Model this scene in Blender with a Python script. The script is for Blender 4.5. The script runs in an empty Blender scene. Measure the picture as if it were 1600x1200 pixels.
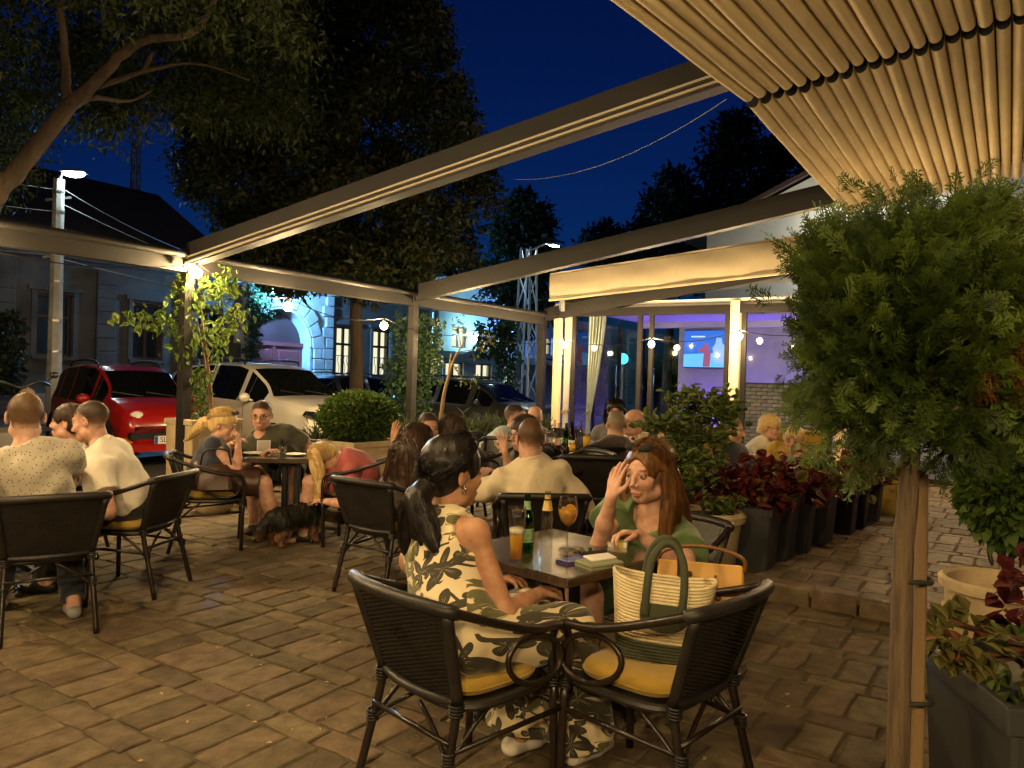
import bpy, bmesh, math, random
import numpy as np
from mathutils import Vector, Matrix
random.seed(7); RNG = np.random.default_rng(7)
R = math.radians
sc = bpy.context.scene
COL = sc.collection

# ------------------------------------------------------------------ camera
F, CH, ROLL, YH = 1201.0, 1.5, R(1.7), 592.0
PITCH = math.atan((YH - 600) / F)
_c, _s, _cp, _sp = math.cos(ROLL), math.sin(ROLL), math.cos(PITCH), math.sin(PITCH)
cam = bpy.data.cameras.new('camera'); camo = bpy.data.objects.new('camera', cam); COL.objects.link(camo)
cam.sensor_width = 36; cam.lens = 36 * F / 1600; cam.clip_end = 2000; cam.clip_start = 0.05
M = Matrix(((_c, -_s, 0, 0), (-_s * _sp, -_c * _sp, -_cp, 0), (_s * _cp, _c * _cp, -_sp, CH), (0, 0, 0, 1)))
camo.matrix_world = M
sc.camera = camo

# ------------------------------------------------------------------ sky and exposure
world = bpy.data.worlds.new('World'); sc.world = world; world.use_nodes = True
nt = world.node_tree; bg = nt.nodes['Background']
sky = nt.nodes.new('ShaderNodeTexSky'); sky.sky_type = 'NISHITA'; sky.sun_disc = False
sky.sun_elevation = R(-4.0); sky.sun_rotation = R(0); sky.ozone_density = 4
mixn = nt.nodes.new('ShaderNodeMix'); mixn.data_type = 'RGBA'; mixn.blend_type = 'MULTIPLY'; mixn.inputs[0].default_value = 1
nt.links.new(sky.outputs[0], mixn.inputs[6]); mixn.inputs[7].default_value = (0.12, 0.62, 1.0, 1)
nt.links.new(mixn.outputs[2], bg.inputs[0]); bg.inputs[1].default_value = 0.85
vs = sc.view_settings; vs.view_transform = 'Standard'; vs.look = 'None'; vs.exposure = 0.0; vs.gamma = 1; vs.use_curve_mapping = False
cy = sc.cycles; cy.use_denoising = True; cy.use_adaptive_sampling = True; cy.adaptive_threshold = 0.02
cy.max_bounces = 7; cy.diffuse_bounces = 3; cy.glossy_bounces = 3; cy.transmission_bounces = 6; cy.transparent_max_bounces = 12
cy.sample_clamp_indirect = 4; cy.sample_clamp_direct = 30; cy.caustics_reflective = False; cy.caustics_refractive = False
BULB = 4.9          # overall strength of the warm festoon bulbs

# ------------------------------------------------------------------ image <-> world
def ray(px, py):
    x, y = (px - 800) / F, -(py - 600) / F
    x, y = _c * x - _s * y, _s * x + _c * y
    return Vector((x, _cp - y * _sp, _sp + y * _cp))
def at(px, py, Y):
    r = ray(px, py); return Vector((0, 0, CH)) + r * (Y / r.y)
def onz(px, py, z=0.0):
    r = ray(px, py); return Vector((0, 0, CH)) + r * ((z - CH) / r.z)
UA = R(33)
U = Vector((math.sin(UA), math.cos(UA), 0)); Vv = Vector((-math.cos(UA), math.sin(UA), 0))
def ab(a, b, z=0.0):           # terrace axes: a along the front beam, b towards the street
    return U * a + Vv * b + Vector((0, 0, z))
UROT = math.atan2(U.y, U.x)    # rotation of local x onto U (local y onto Vv)
FLOOR2 = 0.12                  # upper terrace level
def floor_at(p): return FLOOR2 if p.x * U.x + p.y * U.y > 5.55 else 0.0

# ------------------------------------------------------------------ object helpers
MAT_OF = {}
def thing(name, label, cat, loc=(0, 0, 0), rz=0.0, group=None):
    o = bpy.data.objects.new(name, None); COL.objects.link(o)
    o.empty_display_size = 0.1; o.location = loc; o.rotation_euler = (0, 0, rz)
    o['label'] = label; o['category'] = cat
    if group: o['group'] = group
    MAT_OF[o.name] = Matrix.Translation(Vector(loc)) @ Matrix.Rotation(rz, 4, 'Z')
    return o
def tag(o, label, cat, group=None):
    o['label'] = label; o['category'] = cat
    if group: o['group'] = group
    return o
def kind(o, k): o['kind'] = k; return o
def link_mesh(name, me, mat=None, parent=None, loc=None):
    o = bpy.data.objects.new(name, me); COL.objects.link(o)
    if mat is not None and not me.materials: me.materials.append(mat)
    if parent is not None: o.parent = parent
    if loc is not None: o.location = loc
    return o
def dup(root, loc, rz=None, label=None, group=None):
    def rec(o, par):
        c = o.copy(); COL.objects.link(c)
        if par is not None: c.parent = par
        for ch in o.children: rec(ch, c)
        return c
    r = rec(root, None); r.location = loc
    if rz is not None: r.rotation_euler = (0, 0, rz)
    if label: r['label'] = label
    if group: r['group'] = group
    MAT_OF[r.name] = Matrix.Translation(Vector(loc)) @ Matrix.Rotation(r.rotation_euler.z, 4, 'Z')
    return r
def spline(pts, n=6, closed=False):
    P = [Vector(p) for p in pts]; out = []; m = len(P)
    segs = m if closed else m - 1
    for i in range(segs):
        p1, p2 = P[i], P[(i + 1) % m]
        p0 = P[(i - 1) % m] if (closed or i > 0) else p1 * 2 - p2
        p3 = P[(i + 2) % m] if (closed or i + 2 < m) else p2 * 2 - p1
        for k in range(n):
            t = k / n
            out.append(0.5 * ((2 * p1) + (p2 - p0) * t + (2 * p0 - 5 * p1 + 4 * p2 - p3) * t * t + (3 * p1 - p0 - 3 * p2 + p3) * t ** 3))
    if not closed: out.append(P[-1])
    return out
class MB:
    def __init__(s, M=None): s.v = []; s.f = []; s.M = M
    def add(s, vs, fs):
        o = len(s.v); s.v += [tuple(v) for v in vs]; s.f += [tuple(i + o for i in f) for f in fs]; return s
    def box(s, c, d, M=None, taper=(1, 1), bev=0.0):
        x, y, z = d[0] / 2, d[1] / 2, d[2] / 2; tx, ty = taper
        if bev <= 0:
            vs = [(-x, -y, -z), (x, -y, -z), (x, y, -z), (-x, y, -z), (-x * tx, -y * ty, z), (x * tx, -y * ty, z), (x * tx, y * ty, z), (-x * tx, y * ty, z)]
            fs = [(3, 2, 1, 0), (4, 5, 6, 7), (0, 1, 5, 4), (1, 2, 6, 5), (2, 3, 7, 6), (3, 0, 4, 7)]
        else:
            b = bev; vs = []; fs = []
            def rect(hx, hy, zz):
                o = len(vs)
                for (sx, sy) in ((-1, -1), (1, -1), (1, 1), (-1, 1)):
                    cxs = [(sx * hx, sy * (hy - b)), (sx * (hx - b), sy * hy)]
                    if sx * sy > 0: pass
                    else: cxs = cxs[::-1]
                    if (sx, sy) == (-1, -1): cxs = [(-hx, -hy + b), (-hx + b, -hy)]
                    if (sx, sy) == (1, -1): cxs = [(hx - b, -hy), (hx, -hy + b)]
                    if (sx, sy) == (1, 1): cxs = [(hx, hy - b), (hx - b, hy)]
                    if (sx, sy) == (-1, 1): cxs = [(-hx + b, hy), (-hx, hy - b)]
                    for q in cxs: vs.append((q[0], q[1], zz))
                return o
            r0 = rect(x, y, -z); r1 = rect(x * tx, y * ty, z - b)
            o = len(vs)
            for i in range(8):
                q = vs[r1 + i]; vs.append((q[0] - math.copysign(min(b, abs(q[0])), q[0]), q[1] - math.copysign(min(b, abs(q[1])), q[1]), z))
            for (p, q) in ((r0, r1), (r1, o)):
                for i in range(8): fs.append((p + i, p + (i + 1) % 8, q + (i + 1) % 8, q + i))
            fs.append(tuple(range(o, o + 8))); fs.append(tuple(range(r0 + 7, r0 - 1, -1)))
        c = Vector(c); T = M.to_4x4() if M is not None else Matrix()
        return s.add([T @ Vector(v) + c for v in vs], fs)
    def bar(s, a, b, w, h, up=(0, 0, 1)):
        a, b = Vector(a), Vector(b); d = (b - a); L = d.length; d.normalize(); u = Vector(up)
        sd = d.cross(u).normalized(); u = sd.cross(d).normalized()
        T = Matrix((sd, d, u)).transposed()
        return s.box((a + b) / 2, (w, L, h), T)
    def tube(s, pts, r, seg=8, cap=True, closed=False, flat=1.0):
        P = [Vector(p) for p in pts]; n = len(P); rs = r if hasattr(r, '__len__') else [r] * n
        o = len(s.v); prev = None
        for i, p in enumerate(P):
            if closed: t = P[(i + 1) % n] - P[(i - 1) % n]
            else: t = P[min(i + 1, n - 1)] - P[max(i - 1, 0)]
            if t.length < 1e-9: t = Vector((0, 0, 1))
            t.normalize()
            if prev is None:
                a = Vector((0, 0, 1)) if abs(t.z) < 0.9 else Vector((1, 0, 0)); x = t.cross(a).normalized()
            else:
                x = prev - t * prev.dot(t)
                if x.length < 1e-6: x = t.cross(Vector((0.3, 0.5, 0.8)))
                x.normalize()
            prev = x; y = t.cross(x)
            for k in range(seg):
                an = 2 * math.pi * k / seg
                s.v.append(tuple(p + (x * math.cos(an) + y * math.sin(an) * flat) * rs[i]))
        m = n if closed else n - 1
        for i in range(m):
            j = (i + 1) % n
            for k in range(seg):
                k2 = (k + 1) % seg
                s.f.append((o + i * seg + k, o + i * seg + k2, o + j * seg + k2, o + j * seg + k))
        if cap and not closed:
            s.f.append(tuple(o + k for k in range(seg - 1, -1, -1))); s.f.append(tuple(o + (n - 1) * seg + k for k in range(seg)))
        return s
    def lathe(s, prof, seg=24, c=(0, 0, 0), M=None, cap=True):
        o = len(s.v); c = Vector(c); T = M.to_4x4() if M is not None else Matrix()
        for (r, z) in prof:
            for k in range(seg):
                a = 2 * math.pi * k / seg
                s.v.append(tuple(T @ Vector((r * math.cos(a), r * math.sin(a), z)) + c))
        for i in range(len(prof) - 1):
            for k in range(seg):
                k2 = (k + 1) % seg
                s.f.append((o + i * seg + k, o + i * seg + k2, o + (i + 1) * seg + k2, o + (i + 1) * seg + k))
        if cap:
            if prof[0][0] > 1e-6: s.f.append(tuple(o + k for k in range(seg - 1, -1, -1)))
            if prof[-1][0] > 1e-6: s.f.append(tuple(o + (len(prof) - 1) * seg + k for k in range(seg)))
        return s
    def ball(s, c, r, seg=12, rings=8, M=None):
        rr = r if hasattr(r, '__len__') else (r, r, r)
        pr = [(max(math.sin(math.pi * i / rings), 1e-4), -math.cos(math.pi * i / rings)) for i in range(rings + 1)]
        D = Matrix.Diagonal(Vector((rr[0], rr[1], rr[2], 1)))
        return s.lathe(pr, seg, c, (M.to_4x4() @ D) if M is not None else D, cap=False)
    def prism(s, poly, y0, y1, plane='xz', M=None, c=(0, 0, 0)):
        n = len(poly); vs = []
        for yy in (y0, y1):
            for (p, q) in poly: vs.append((p, yy, q) if plane == 'xz' else ((p, q, yy) if plane == 'xy' else (yy, p, q)))
        fs = [tuple(range(n)), tuple(range(2 * n - 1, n - 1, -1))] + [(i, i + n, (i + 1) % n + n, (i + 1) % n) for i in range(n)]
        T = M.to_4x4() if M is not None else Matrix(); c = Vector(c)
        return s.add([T @ Vector(v) + c for v in vs], fs)
    def build(s, name, mat, parent=None, smooth=False, world=False, local=None):
        me = bpy.data.meshes.new(name)
        vs = s.v
        if world and parent is not None:
            I = MAT_OF[parent.name].inverted(); vs = [tuple(I @ Vector(v)) for v in vs]
        me.from_pydata(vs, [], s.f)
        bm = bmesh.new(); bm.from_mesh(me); bmesh.ops.recalc_face_normals(bm, faces=bm.faces)
        if smooth is True:
            for f in bm.faces: f.smooth = True
        elif smooth:
            for f in bm.faces: f.smooth = True
            for e in bm.edges:
                if len(e.link_faces) == 2 and e.calc_face_angle(0) > smooth: e.smooth = False
        bm.to_mesh(me); bm.free(); me.update()
        return link_mesh(name, me, mat, parent)
AUTO = R(40)
def np_mesh(name, V, Fq, mat=None, parent=None, smooth=True, tint=None):
    me = bpy.data.meshes.new(name); V = np.asarray(V, np.float32); Fq = np.asarray(Fq, np.int32); k = Fq.shape[1]; n = len(Fq)
    me.vertices.add(len(V)); me.vertices.foreach_set('co', V.ravel())
    me.loops.add(n * k); me.loops.foreach_set('vertex_index', Fq.ravel())
    me.polygons.add(n); me.polygons.foreach_set('loop_start', np.arange(0, n * k, k, dtype=np.int32))
    try: me.polygons.foreach_set('loop_total', np.full(n, k, np.int32))
    except Exception: pass
    if smooth: me.polygons.foreach_set('use_smooth', np.ones(n, bool))
    me.update(calc_edges=True)
    if tint is not None:
        at_ = me.color_attributes.new('tint', 'FLOAT_COLOR', 'POINT'); at_.data.foreach_set('color', np.asarray(tint, np.float32).ravel())
    return link_mesh(name, me, mat, parent)

# ------------------------------------------------------------------ materials
def _new(name):
    m = bpy.data.materials.new(name); m.use_nodes = True
    return m, m.node_tree, m.node_tree.nodes['Principled BSDF']
def col4(c): return (c[0], c[1], c[2], 1.0)
def mat(name, c, rough=0.6, metal=0.0, c2=None, ns=6.0, bump=0.0, bs=40.0, spec=0.5, coat=0.0, sheen=0.0, trans=0.0, ior=1.45,
        emit=None, es=0.0, stretch=None, detail=4.0, contrast=(0.35, 0.65), sss=0.0, tint=False, rand=0.0, bdist=0.01, world=False):
    m, nt, p = _new(name); L = nt.links
    p.inputs['Base Color'].default_value = col4(c); p.inputs['Roughness'].default_value = rough; p.inputs['Metallic'].default_value = metal
    p.inputs['Specular IOR Level'].default_value = spec; p.inputs['IOR'].default_value = ior
    if coat: p.inputs['Coat Weight'].default_value = coat; p.inputs['Coat Roughness'].default_value = 0.08
    if sheen: p.inputs['Sheen Weight'].default_value = sheen
    if trans: p.inputs['Transmission Weight'].default_value = trans
    if sss:
        p.inputs['Subsurface Weight'].default_value = sss; p.inputs['Subsurface Radius'].default_value = (0.6, 0.25, 0.12); p.inputs['Subsurface Scale'].default_value = 0.012
    if emit is not None: p.inputs['Emission Color'].default_value = col4(emit); p.inputs['Emission Strength'].default_value = es
    tc = nt.nodes.new('ShaderNodeTexCoord'); vec = tc.outputs['Object']
    if world: vec = nt.nodes.new('ShaderNodeNewGeometry').outputs['Position']
    if stretch:
        mp = nt.nodes.new('ShaderNodeMapping'); mp.inputs['Scale'].default_value = stretch; L.new(vec, mp.inputs[0]); vec = mp.outputs[0]
    cur = None
    if c2 is not None:
        n = nt.nodes.new('ShaderNodeTexNoise'); n.inputs['Scale'].default_value = ns; n.inputs['Detail'].default_value = detail; L.new(vec, n.inputs['Vector'])
        rp = nt.nodes.new('ShaderNodeValToRGB'); rp.color_ramp.elements[0].position = contrast[0]; rp.color_ramp.elements[1].position = contrast[1]
        rp.color_ramp.elements[0].color = col4(c); rp.color_ramp.elements[1].color = col4(c2); L.new(n.outputs[0], rp.inputs[0]); cur = rp.outputs[0]
    if rand:
        oi = nt.nodes.new('ShaderNodeObjectInfo'); mr = nt.nodes.new('ShaderNodeMapRange')
        mr.inputs[3].default_value = 1 - rand; mr.inputs[4].default_value = 1 + rand; L.new(oi.outputs['Random'], mr.inputs[0])
        hs = nt.nodes.new('ShaderNodeHueSaturation'); L.new(mr.outputs[0], hs.inputs['Value'])
        if rand > .25:
            hj = nt.nodes.new('ShaderNodeMath'); hj.operation = 'MULTIPLY'; hj.inputs[1].default_value = 7.3; L.new(oi.outputs['Random'], hj.inputs[0]); hf = nt.nodes.new('ShaderNodeMath'); hf.operation = 'FRACT'; L.new(hj.outputs[0], hf.inputs[0]); hm = nt.nodes.new('ShaderNodeMapRange'); hm.inputs[3].default_value = .482; hm.inputs[4].default_value = .508; L.new(hf.outputs[0], hm.inputs[0]); L.new(hm.outputs[0], hs.inputs['Hue'])
        if cur is None: hs.inputs['Color'].default_value = col4(c)
        else: L.new(cur, hs.inputs['Color'])
        cur = hs.outputs[0]
    if tint:
        a = nt.nodes.new('ShaderNodeAttribute'); a.attribute_name = 'tint'
        mx = nt.nodes.new('ShaderNodeMix'); mx.data_type = 'RGBA'; L.new(a.outputs['Alpha'], mx.inputs[0]); L.new(a.outputs['Color'], mx.inputs[7])
        if cur is None: mx.inputs[6].default_value = col4(c)
        else: L.new(cur, mx.inputs[6])
        cur = mx.outputs[2]
    if cur is not None: L.new(cur, p.inputs['Base Color'])
    if bump:
        n2 = nt.nodes.new('ShaderNodeTexNoise'); n2.inputs['Scale'].default_value = bs; n2.inputs['Detail'].default_value = 5; L.new(vec, n2.inputs['Vector'])
        b = nt.nodes.new('ShaderNodeBump'); b.inputs['Strength'].default_value = bump; b.inputs['Distance'].default_value = bdist
        L.new(n2.outputs[0], b.inputs['Height']); L.new(b.outputs[0], p.inputs['Normal'])
    return m
def emis(name, c, s):
    m, nt, p = _new(name); nt.nodes.remove(p); e = nt.nodes.new('ShaderNodeEmission'); e.inputs[0].default_value = col4(c); e.inputs[1].default_value = s
    nt.links.new(e.outputs[0], nt.nodes['Material Output'].inputs[0]); return m
def thin_glass(name, tintc=(0.85, 0.9, 0.9), refl=0.05, rough=0.02):
    m, nt, p = _new(name); nt.nodes.remove(p); L = nt.links
    t = nt.nodes.new('ShaderNodeBsdfTransparent'); t.inputs[0].default_value = col4(tintc)
    g = nt.nodes.new('ShaderNodeBsdfGlossy'); g.inputs['Roughness'].default_value = rough
    lw = nt.nodes.new('ShaderNodeLayerWeight'); pw = nt.nodes.new('ShaderNodeMath'); pw.operation = 'POWER'; pw.inputs[1].default_value = 4.0; L.new(lw.outputs['Facing'], pw.inputs[0])
    ad = nt.nodes.new('ShaderNodeMath'); ad.operation = 'MULTIPLY_ADD'; ad.use_clamp = True; ad.inputs[1].default_value = 0.75; ad.inputs[2].default_value = refl; L.new(pw.outputs[0], ad.inputs[0])
    mx = nt.nodes.new('ShaderNodeMixShader'); L.new(ad.outputs[0], mx.inputs[0]); L.new(t.outputs[0], mx.inputs[1]); L.new(g.outputs[0], mx.inputs[2])
    L.new(mx.outputs[0], nt.nodes['Material Output'].inputs[0]); return m
def leaf_mat(name, c, c2, c3=None, rough=0.58, tr=0.35):
    m, nt, p = _new(name); L = nt.links
    g = nt.nodes.new('ShaderNodeNewGeometry'); rp = nt.nodes.new('ShaderNodeValToRGB'); L.new(g.outputs['Random Per Island'], rp.inputs[0])
    rp.color_ramp.elements[0].color = col4(c); rp.color_ramp.elements[1].color = col4(c2)
    if c3: e = rp.color_ramp.elements.new(0.8); e.color = col4(c2); rp.color_ramp.elements[2].color = col4(c3)
    L.new(rp.outputs[0], p.inputs['Base Color']); p.inputs['Roughness'].default_value = rough; p.inputs['Specular IOR Level'].default_value = 0.22
    t = nt.nodes.new('ShaderNodeBsdfTranslucent'); L.new(rp.outputs[0], t.inputs[0])
    mx = nt.nodes.new('ShaderNodeMixShader'); mx.inputs[0].default_value = tr
    L.new(p.outputs[0], mx.inputs[1]); L.new(t.outputs[0], mx.inputs[2]); L.new(mx.outputs[0], nt.nodes['Material Output'].inputs[0]); return m

m_iron = mat('painted_dark_steel', (0.0095, 0.0080, 0.0076), 0.55, c2=(0.0135, 0.0112, 0.0102), ns=3, spec=0.5, bump=0.05, bs=200)
m_wick = mat('dark_rattan', (0.013, 0.011, 0.0098), 0.45, c2=(0.021, 0.0175, 0.0150), ns=14, rand=0.15, spec=0.45)
m_tube = mat('brown_lacquered_tube', (0.011, 0.007, 0.0055), 0.30, c2=(0.018, 0.011, 0.008), ns=8, spec=0.6, bump=0.08, bs=120)
m_must = mat('mustard_cloth', (0.36, 0.225, 0.028), 0.85, c2=(0.27, 0.165, 0.020), ns=9, bump=0.25, bs=500, sheen=0.2)
m_tabl = mat('dark_glossy_table_top', (0.030, 0.019, 0.012), 0.20, c2=(0.060, 0.038, 0.024), ns=3, spec=0.9, stretch=(1, 14, 1), bump=0.03, bs=30, coat=.6)
m_black = mat('black_plastic', (0.012, 0.012, 0.013), 0.4)
m_rubber = mat('black_rubber', (0.015, 0.015, 0.015), 0.8, bump=0.1, bs=60)
m_chrome = mat('chrome', (0.7, 0.7, 0.7), 0.12, metal=1)
m_alu = mat('brushed_aluminium', (0.55, 0.53, 0.5), 0.3, metal=0.8)
m_conc = mat('pale_concrete', (0.58, 0.58, 0.54), 0.85, c2=(0.44, 0.44, 0.41), ns=5, bump=0.3, bs=60)
m_glassw = thin_glass('window_glass')
m_carglass = mat('tinted_car_glass', (0.004, 0.005, 0.006), 0.04, spec=0.8)
m_brick = mat('worn_brick_paving', (0.072, 0.053, 0.029), 0.74, c2=(0.158, 0.118, 0.068), ns=11, bump=.65, bs=42, rand=0.30, detail=10, spec=0.28, bdist=0.010, world=True, contrast=(.30, .74))
m_brick2 = mat('dusty_brick_paving', (0.085, 0.062, 0.040), 0.58, c2=(0.20, 0.152, 0.102), ns=11, bump=1.0, bs=42, rand=0.30, detail=10, spec=0.3, bdist=0.014, world=True, contrast=(.30, .74))
m_joint = mat('sandy_joint', (0.056, 0.042, 0.023), 0.95, c2=(0.090, 0.067, 0.038), ns=14, bump=0.6, bs=90)
m_bark = mat('tree_bark', (0.038, 0.026, 0.018), 0.9, c2=(0.068, 0.046, 0.031), ns=6, bump=0.8, bs=22, stretch=(1, 1, 0.25), bdist=0.03)
m_wood = mat('pale_stake_wood', (0.22, 0.14, 0.065), 0.75, c2=(0.12, 0.075, 0.038), ns=5, stretch=(1, 1, 0.15), bump=0.5, bs=40)
m_fabric = mat('sand_awning_fabric', (0.70, 0.57, 0.35), 0.8, c2=(0.62, 0.50, 0.30), ns=3, bump=0.1, bs=900)
m_cream = mat('cream_canvas', (0.66, 0.56, 0.40), 0.8, c2=(0.60, 0.50, 0.35), ns=2.5, bump=0.06, bs=300)
m_soil = mat('potting_soil', (0.03, 0.02, 0.013), 0.95, bump=0.8, bs=40)
m_potdark = mat('charcoal_planter', (0.028, 0.029, 0.030), 0.55, c2=(0.038, 0.038, 0.038), ns=4, bump=0.08, bs=150)
m_potcream = mat('sandstone_planter', (0.46, 0.36, 0.22), 0.85, c2=(0.36, 0.27, 0.16), ns=7, bump=0.4, bs=50)
m_porc = mat('white_porcelain', (0.75, 0.72, 0.66), 0.3)
# ------------------------------------------------------------------ ground, street, terraces
def frame(parent_loc, rz): return Matrix.Translation(Vector(parent_loc)) @ Matrix.Rotation(rz, 4, 'Z')
def sheet(name, pts, z, m, knd='structure'):
    b = MB(); b.add([(p[0], p[1], z) for p in pts], [tuple(range(len(pts)))]); o = b.build(name, m); kind(o, knd); return o
m_asph = mat('worn_asphalt', (0.045, 0.044, 0.042), 0.75, c2=(0.06, 0.058, 0.054), ns=2, bump=0.4, bs=120)
sheet('ground', [(-400, -200), (400, -200), (400, 600), (-400, 600)], -0.03, m_asph)
m_pav = mat('street_pavement', (0.16, 0.145, 0.125), 0.8, c2=(0.12, 0.11, 0.095), ns=3, bump=0.3, bs=50)
b = MB(); b.box(ab(10, 20.6, 0.035), (70, 2.8, 0.13), Matrix.Rotation(UROT, 4, 'Z')); kind(b.build('pavement', m_pav), 'structure')
lower = sheet('terrace_ground', [ab(-7, -4).to_2d(), ab(5.56, -4).to_2d(), ab(5.56, 7.7).to_2d(), ab(-7, 7.7).to_2d()], -0.0105, m_joint)
upm = MB(); upm.box(ab(9.58, 1.6, 0.046), (8.0, 11.9, 0.128), Matrix.Rotation(UROT, 4, 'Z'))
upper = kind(upm.build('upper_terrace_ground', m_joint), 'structure')
def brick_mesh(L, W, seed):
    r = random.Random(seed); P = []
    for (x, y) in ((-.5, -.5), (0, -.5), (.5, -.5), (.5, 0), (.5, .5), (0, .5), (-.5, .5), (-.5, 0)):
        j = 0.016; P.append((x * L + r.uniform(-j, j) * 0.6, y * W + r.uniform(-j, j) * 0.6))
    vs = [(x, y, -0.055) for x, y in P] + [(x, y, -0.0065 + r.uniform(-.002, .001)) for x, y in P]
    vs += [(x * (1 - .015 / L), y * (1 - .015 / W), r.uniform(-.0035, .001)) for x, y in P] + [(r.uniform(-.03, .03), r.uniform(-.02, .02), r.uniform(-.004, .003))]
    fs = []
    for q in (0, 8):
        for i in range(8): fs.append((q + i, q + (i + 1) % 8, q + 8 + (i + 1) % 8, q + 8 + i))
    for i in range(8): fs.append((16 + i, 16 + (i + 1) % 8, 24))
    return vs, fs
BV = {'s': [brick_mesh(.330, .170, i) for i in range(9)], 't': [brick_mesh(.132, .295, 50 + i) for i in range(9)]}
def mk_mesh(name, vs, fs, m):
    me = bpy.data.meshes.new(name); me.from_pydata(vs, [], fs)
    for p in me.polygons: p.use_smooth = False
    me.materials.append(m); return me
m_brick_s = mat('worn_brick_paving_far', (0.072, 0.053, 0.029), 0.74, c2=(0.158, 0.118, 0.068), ns=7, bump=.65, bs=42, detail=8, bdist=0.010, world=True, contrast=(.30, .74))
def island_rand(m, amt):
    nt = m.node_tree; L = nt.links; p = nt.nodes['Principled BSDF']; src = p.inputs['Base Color'].links[0].from_socket
    g = nt.nodes.new('ShaderNodeNewGeometry'); mr = nt.nodes.new('ShaderNodeMapRange'); mr.inputs[3].default_value = 1 - amt; mr.inputs[4].default_value = 1 + amt
    L.new(g.outputs['Random Per Island'], mr.inputs[0]); hs = nt.nodes.new('ShaderNodeHueSaturation'); L.new(mr.outputs[0], hs.inputs['Value']); L.new(src, hs.inputs['Color']); L.new(hs.outputs[0], p.inputs['Base Color'])
    return m
island_rand(m_brick_s, 0.28)
def in_view(p, mrg=60):
    d = p - Vector((0, 0, CH)); 
    if d.y < 0.6: return False
    x, y = d.x / d.y, d.z / d.y; x, y = _c * x + _s * y, -_s * x + _c * y
    return -mrg < 800 + F * x < 1600 + mrg and 600 - F * y < 1200 + mrg
def lay(ground, z, a0, a1, b0, b1, keep, m):
    items = []; r = random.Random(5); a = a0
    while a < a1:
        off = r.uniform(0, .17); bb = b0 + off
        while bb < b1:
            items.append(('s', a + .1675, bb)); bb += .177
        a += .343; off = r.uniform(0, .29); bb = b0 + off
        while bb < b1:
            items.append(('t', a + .064, bb)); bb += .303
        a += .142
    meshes = {k: [mk_mesh('brick', v, f, m) for v, f in BV[k]] for k in BV}
    vis = []; rest = []
    for it in items:
        p = ab(it[1], it[2], z); (vis if in_view(p) else rest).append((p.length, it, p))
    vis.sort(key=lambda q: q[0]); rest = [q for q in rest if q[0] < 9] + vis[keep:]
    for _, it, p in vis[:keep]:
        me = r.choice(meshes[it[0]]); o = bpy.data.objects.new('brick', me); COL.objects.link(o); o.parent = ground
        o.location = p + Vector((0, 0, r.uniform(-.0025, .0025))); o.rotation_euler = (r.uniform(-.007, .007), r.uniform(-.007, .007), UROT + r.uniform(-.03, .03) + (math.pi if r.random() < .5 else 0))
        o.scale = (r.uniform(.95, 1.01), r.uniform(.93, 1.01), 1)
    VV = []; FF = []; FT = []
    cs, sn = math.cos(UROT), math.sin(UROT); n0 = 0
    for _, it, p in rest:
        v, f = r.choice(BV[it[0]]); A = np.array(v); sx = r.uniform(.95, 1.01); x = A[:, 0] * sx; y = A[:, 1] * r.uniform(.93, 1.01)
        VV.append(np.stack([x * cs - y * sn + p.x, x * sn + y * cs + p.y, A[:, 2] + p.z + r.uniform(-.003, .004)], 1))
        for q in f: FF.append([i + n0 for i in q] if len(q) == 4 else [q[0] + n0, q[1] + n0, q[2] + n0, q[2] + n0])
        n0 += len(v)
    V = np.concatenate(VV); me = bpy.data.meshes.new('far_bricks')
    me.from_pydata(V.tolist(), [], [tuple(q) if q[2] != q[3] else tuple(q[:3]) for q in FF]); me.materials.append(m_brick_s)
    o = link_mesh('bricks', me, None, ground); o['kind'] = 'stuff'
lay(lower, 0.0, -3.0, 5.38, -3.6, 7.5, 300, m_brick)
lay(upper, FLOOR2, 5.72, 12.6, -3.6, 7.3, 260, m_brick2)
# kerb stones along the step
r = random.Random(3); bb = -3.6
km = [mk_mesh('kerb_stone', *brick_mesh(.16, .30, 90 + i), m_brick2) for i in range(5)]
rm = [MB().box((0, 0, 0), (.055, .29, .115), bev=.008) for i in range(1)]
rme = mk_mesh('riser_stone', rm[0].v, rm[0].f, m_brick)
while bb < 7.2:
    o = bpy.data.objects.new('kerb_stone', r.choice(km)); COL.objects.link(o); o.parent = upper; o.location = ab(5.62, bb, FLOOR2 + .003); o.rotation_euler = (0, 0, UROT + r.uniform(-.01, .01))
    if bb < 3.2:
        o = bpy.data.objects.new('riser_stone', rme); COL.objects.link(o); o.parent = upper; o.location = ab(5.56 + r.uniform(-.004, .004), bb, .048); o.rotation_euler = (0, 0, UROT + r.uniform(-.01, .01))
    bb += .304

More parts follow.
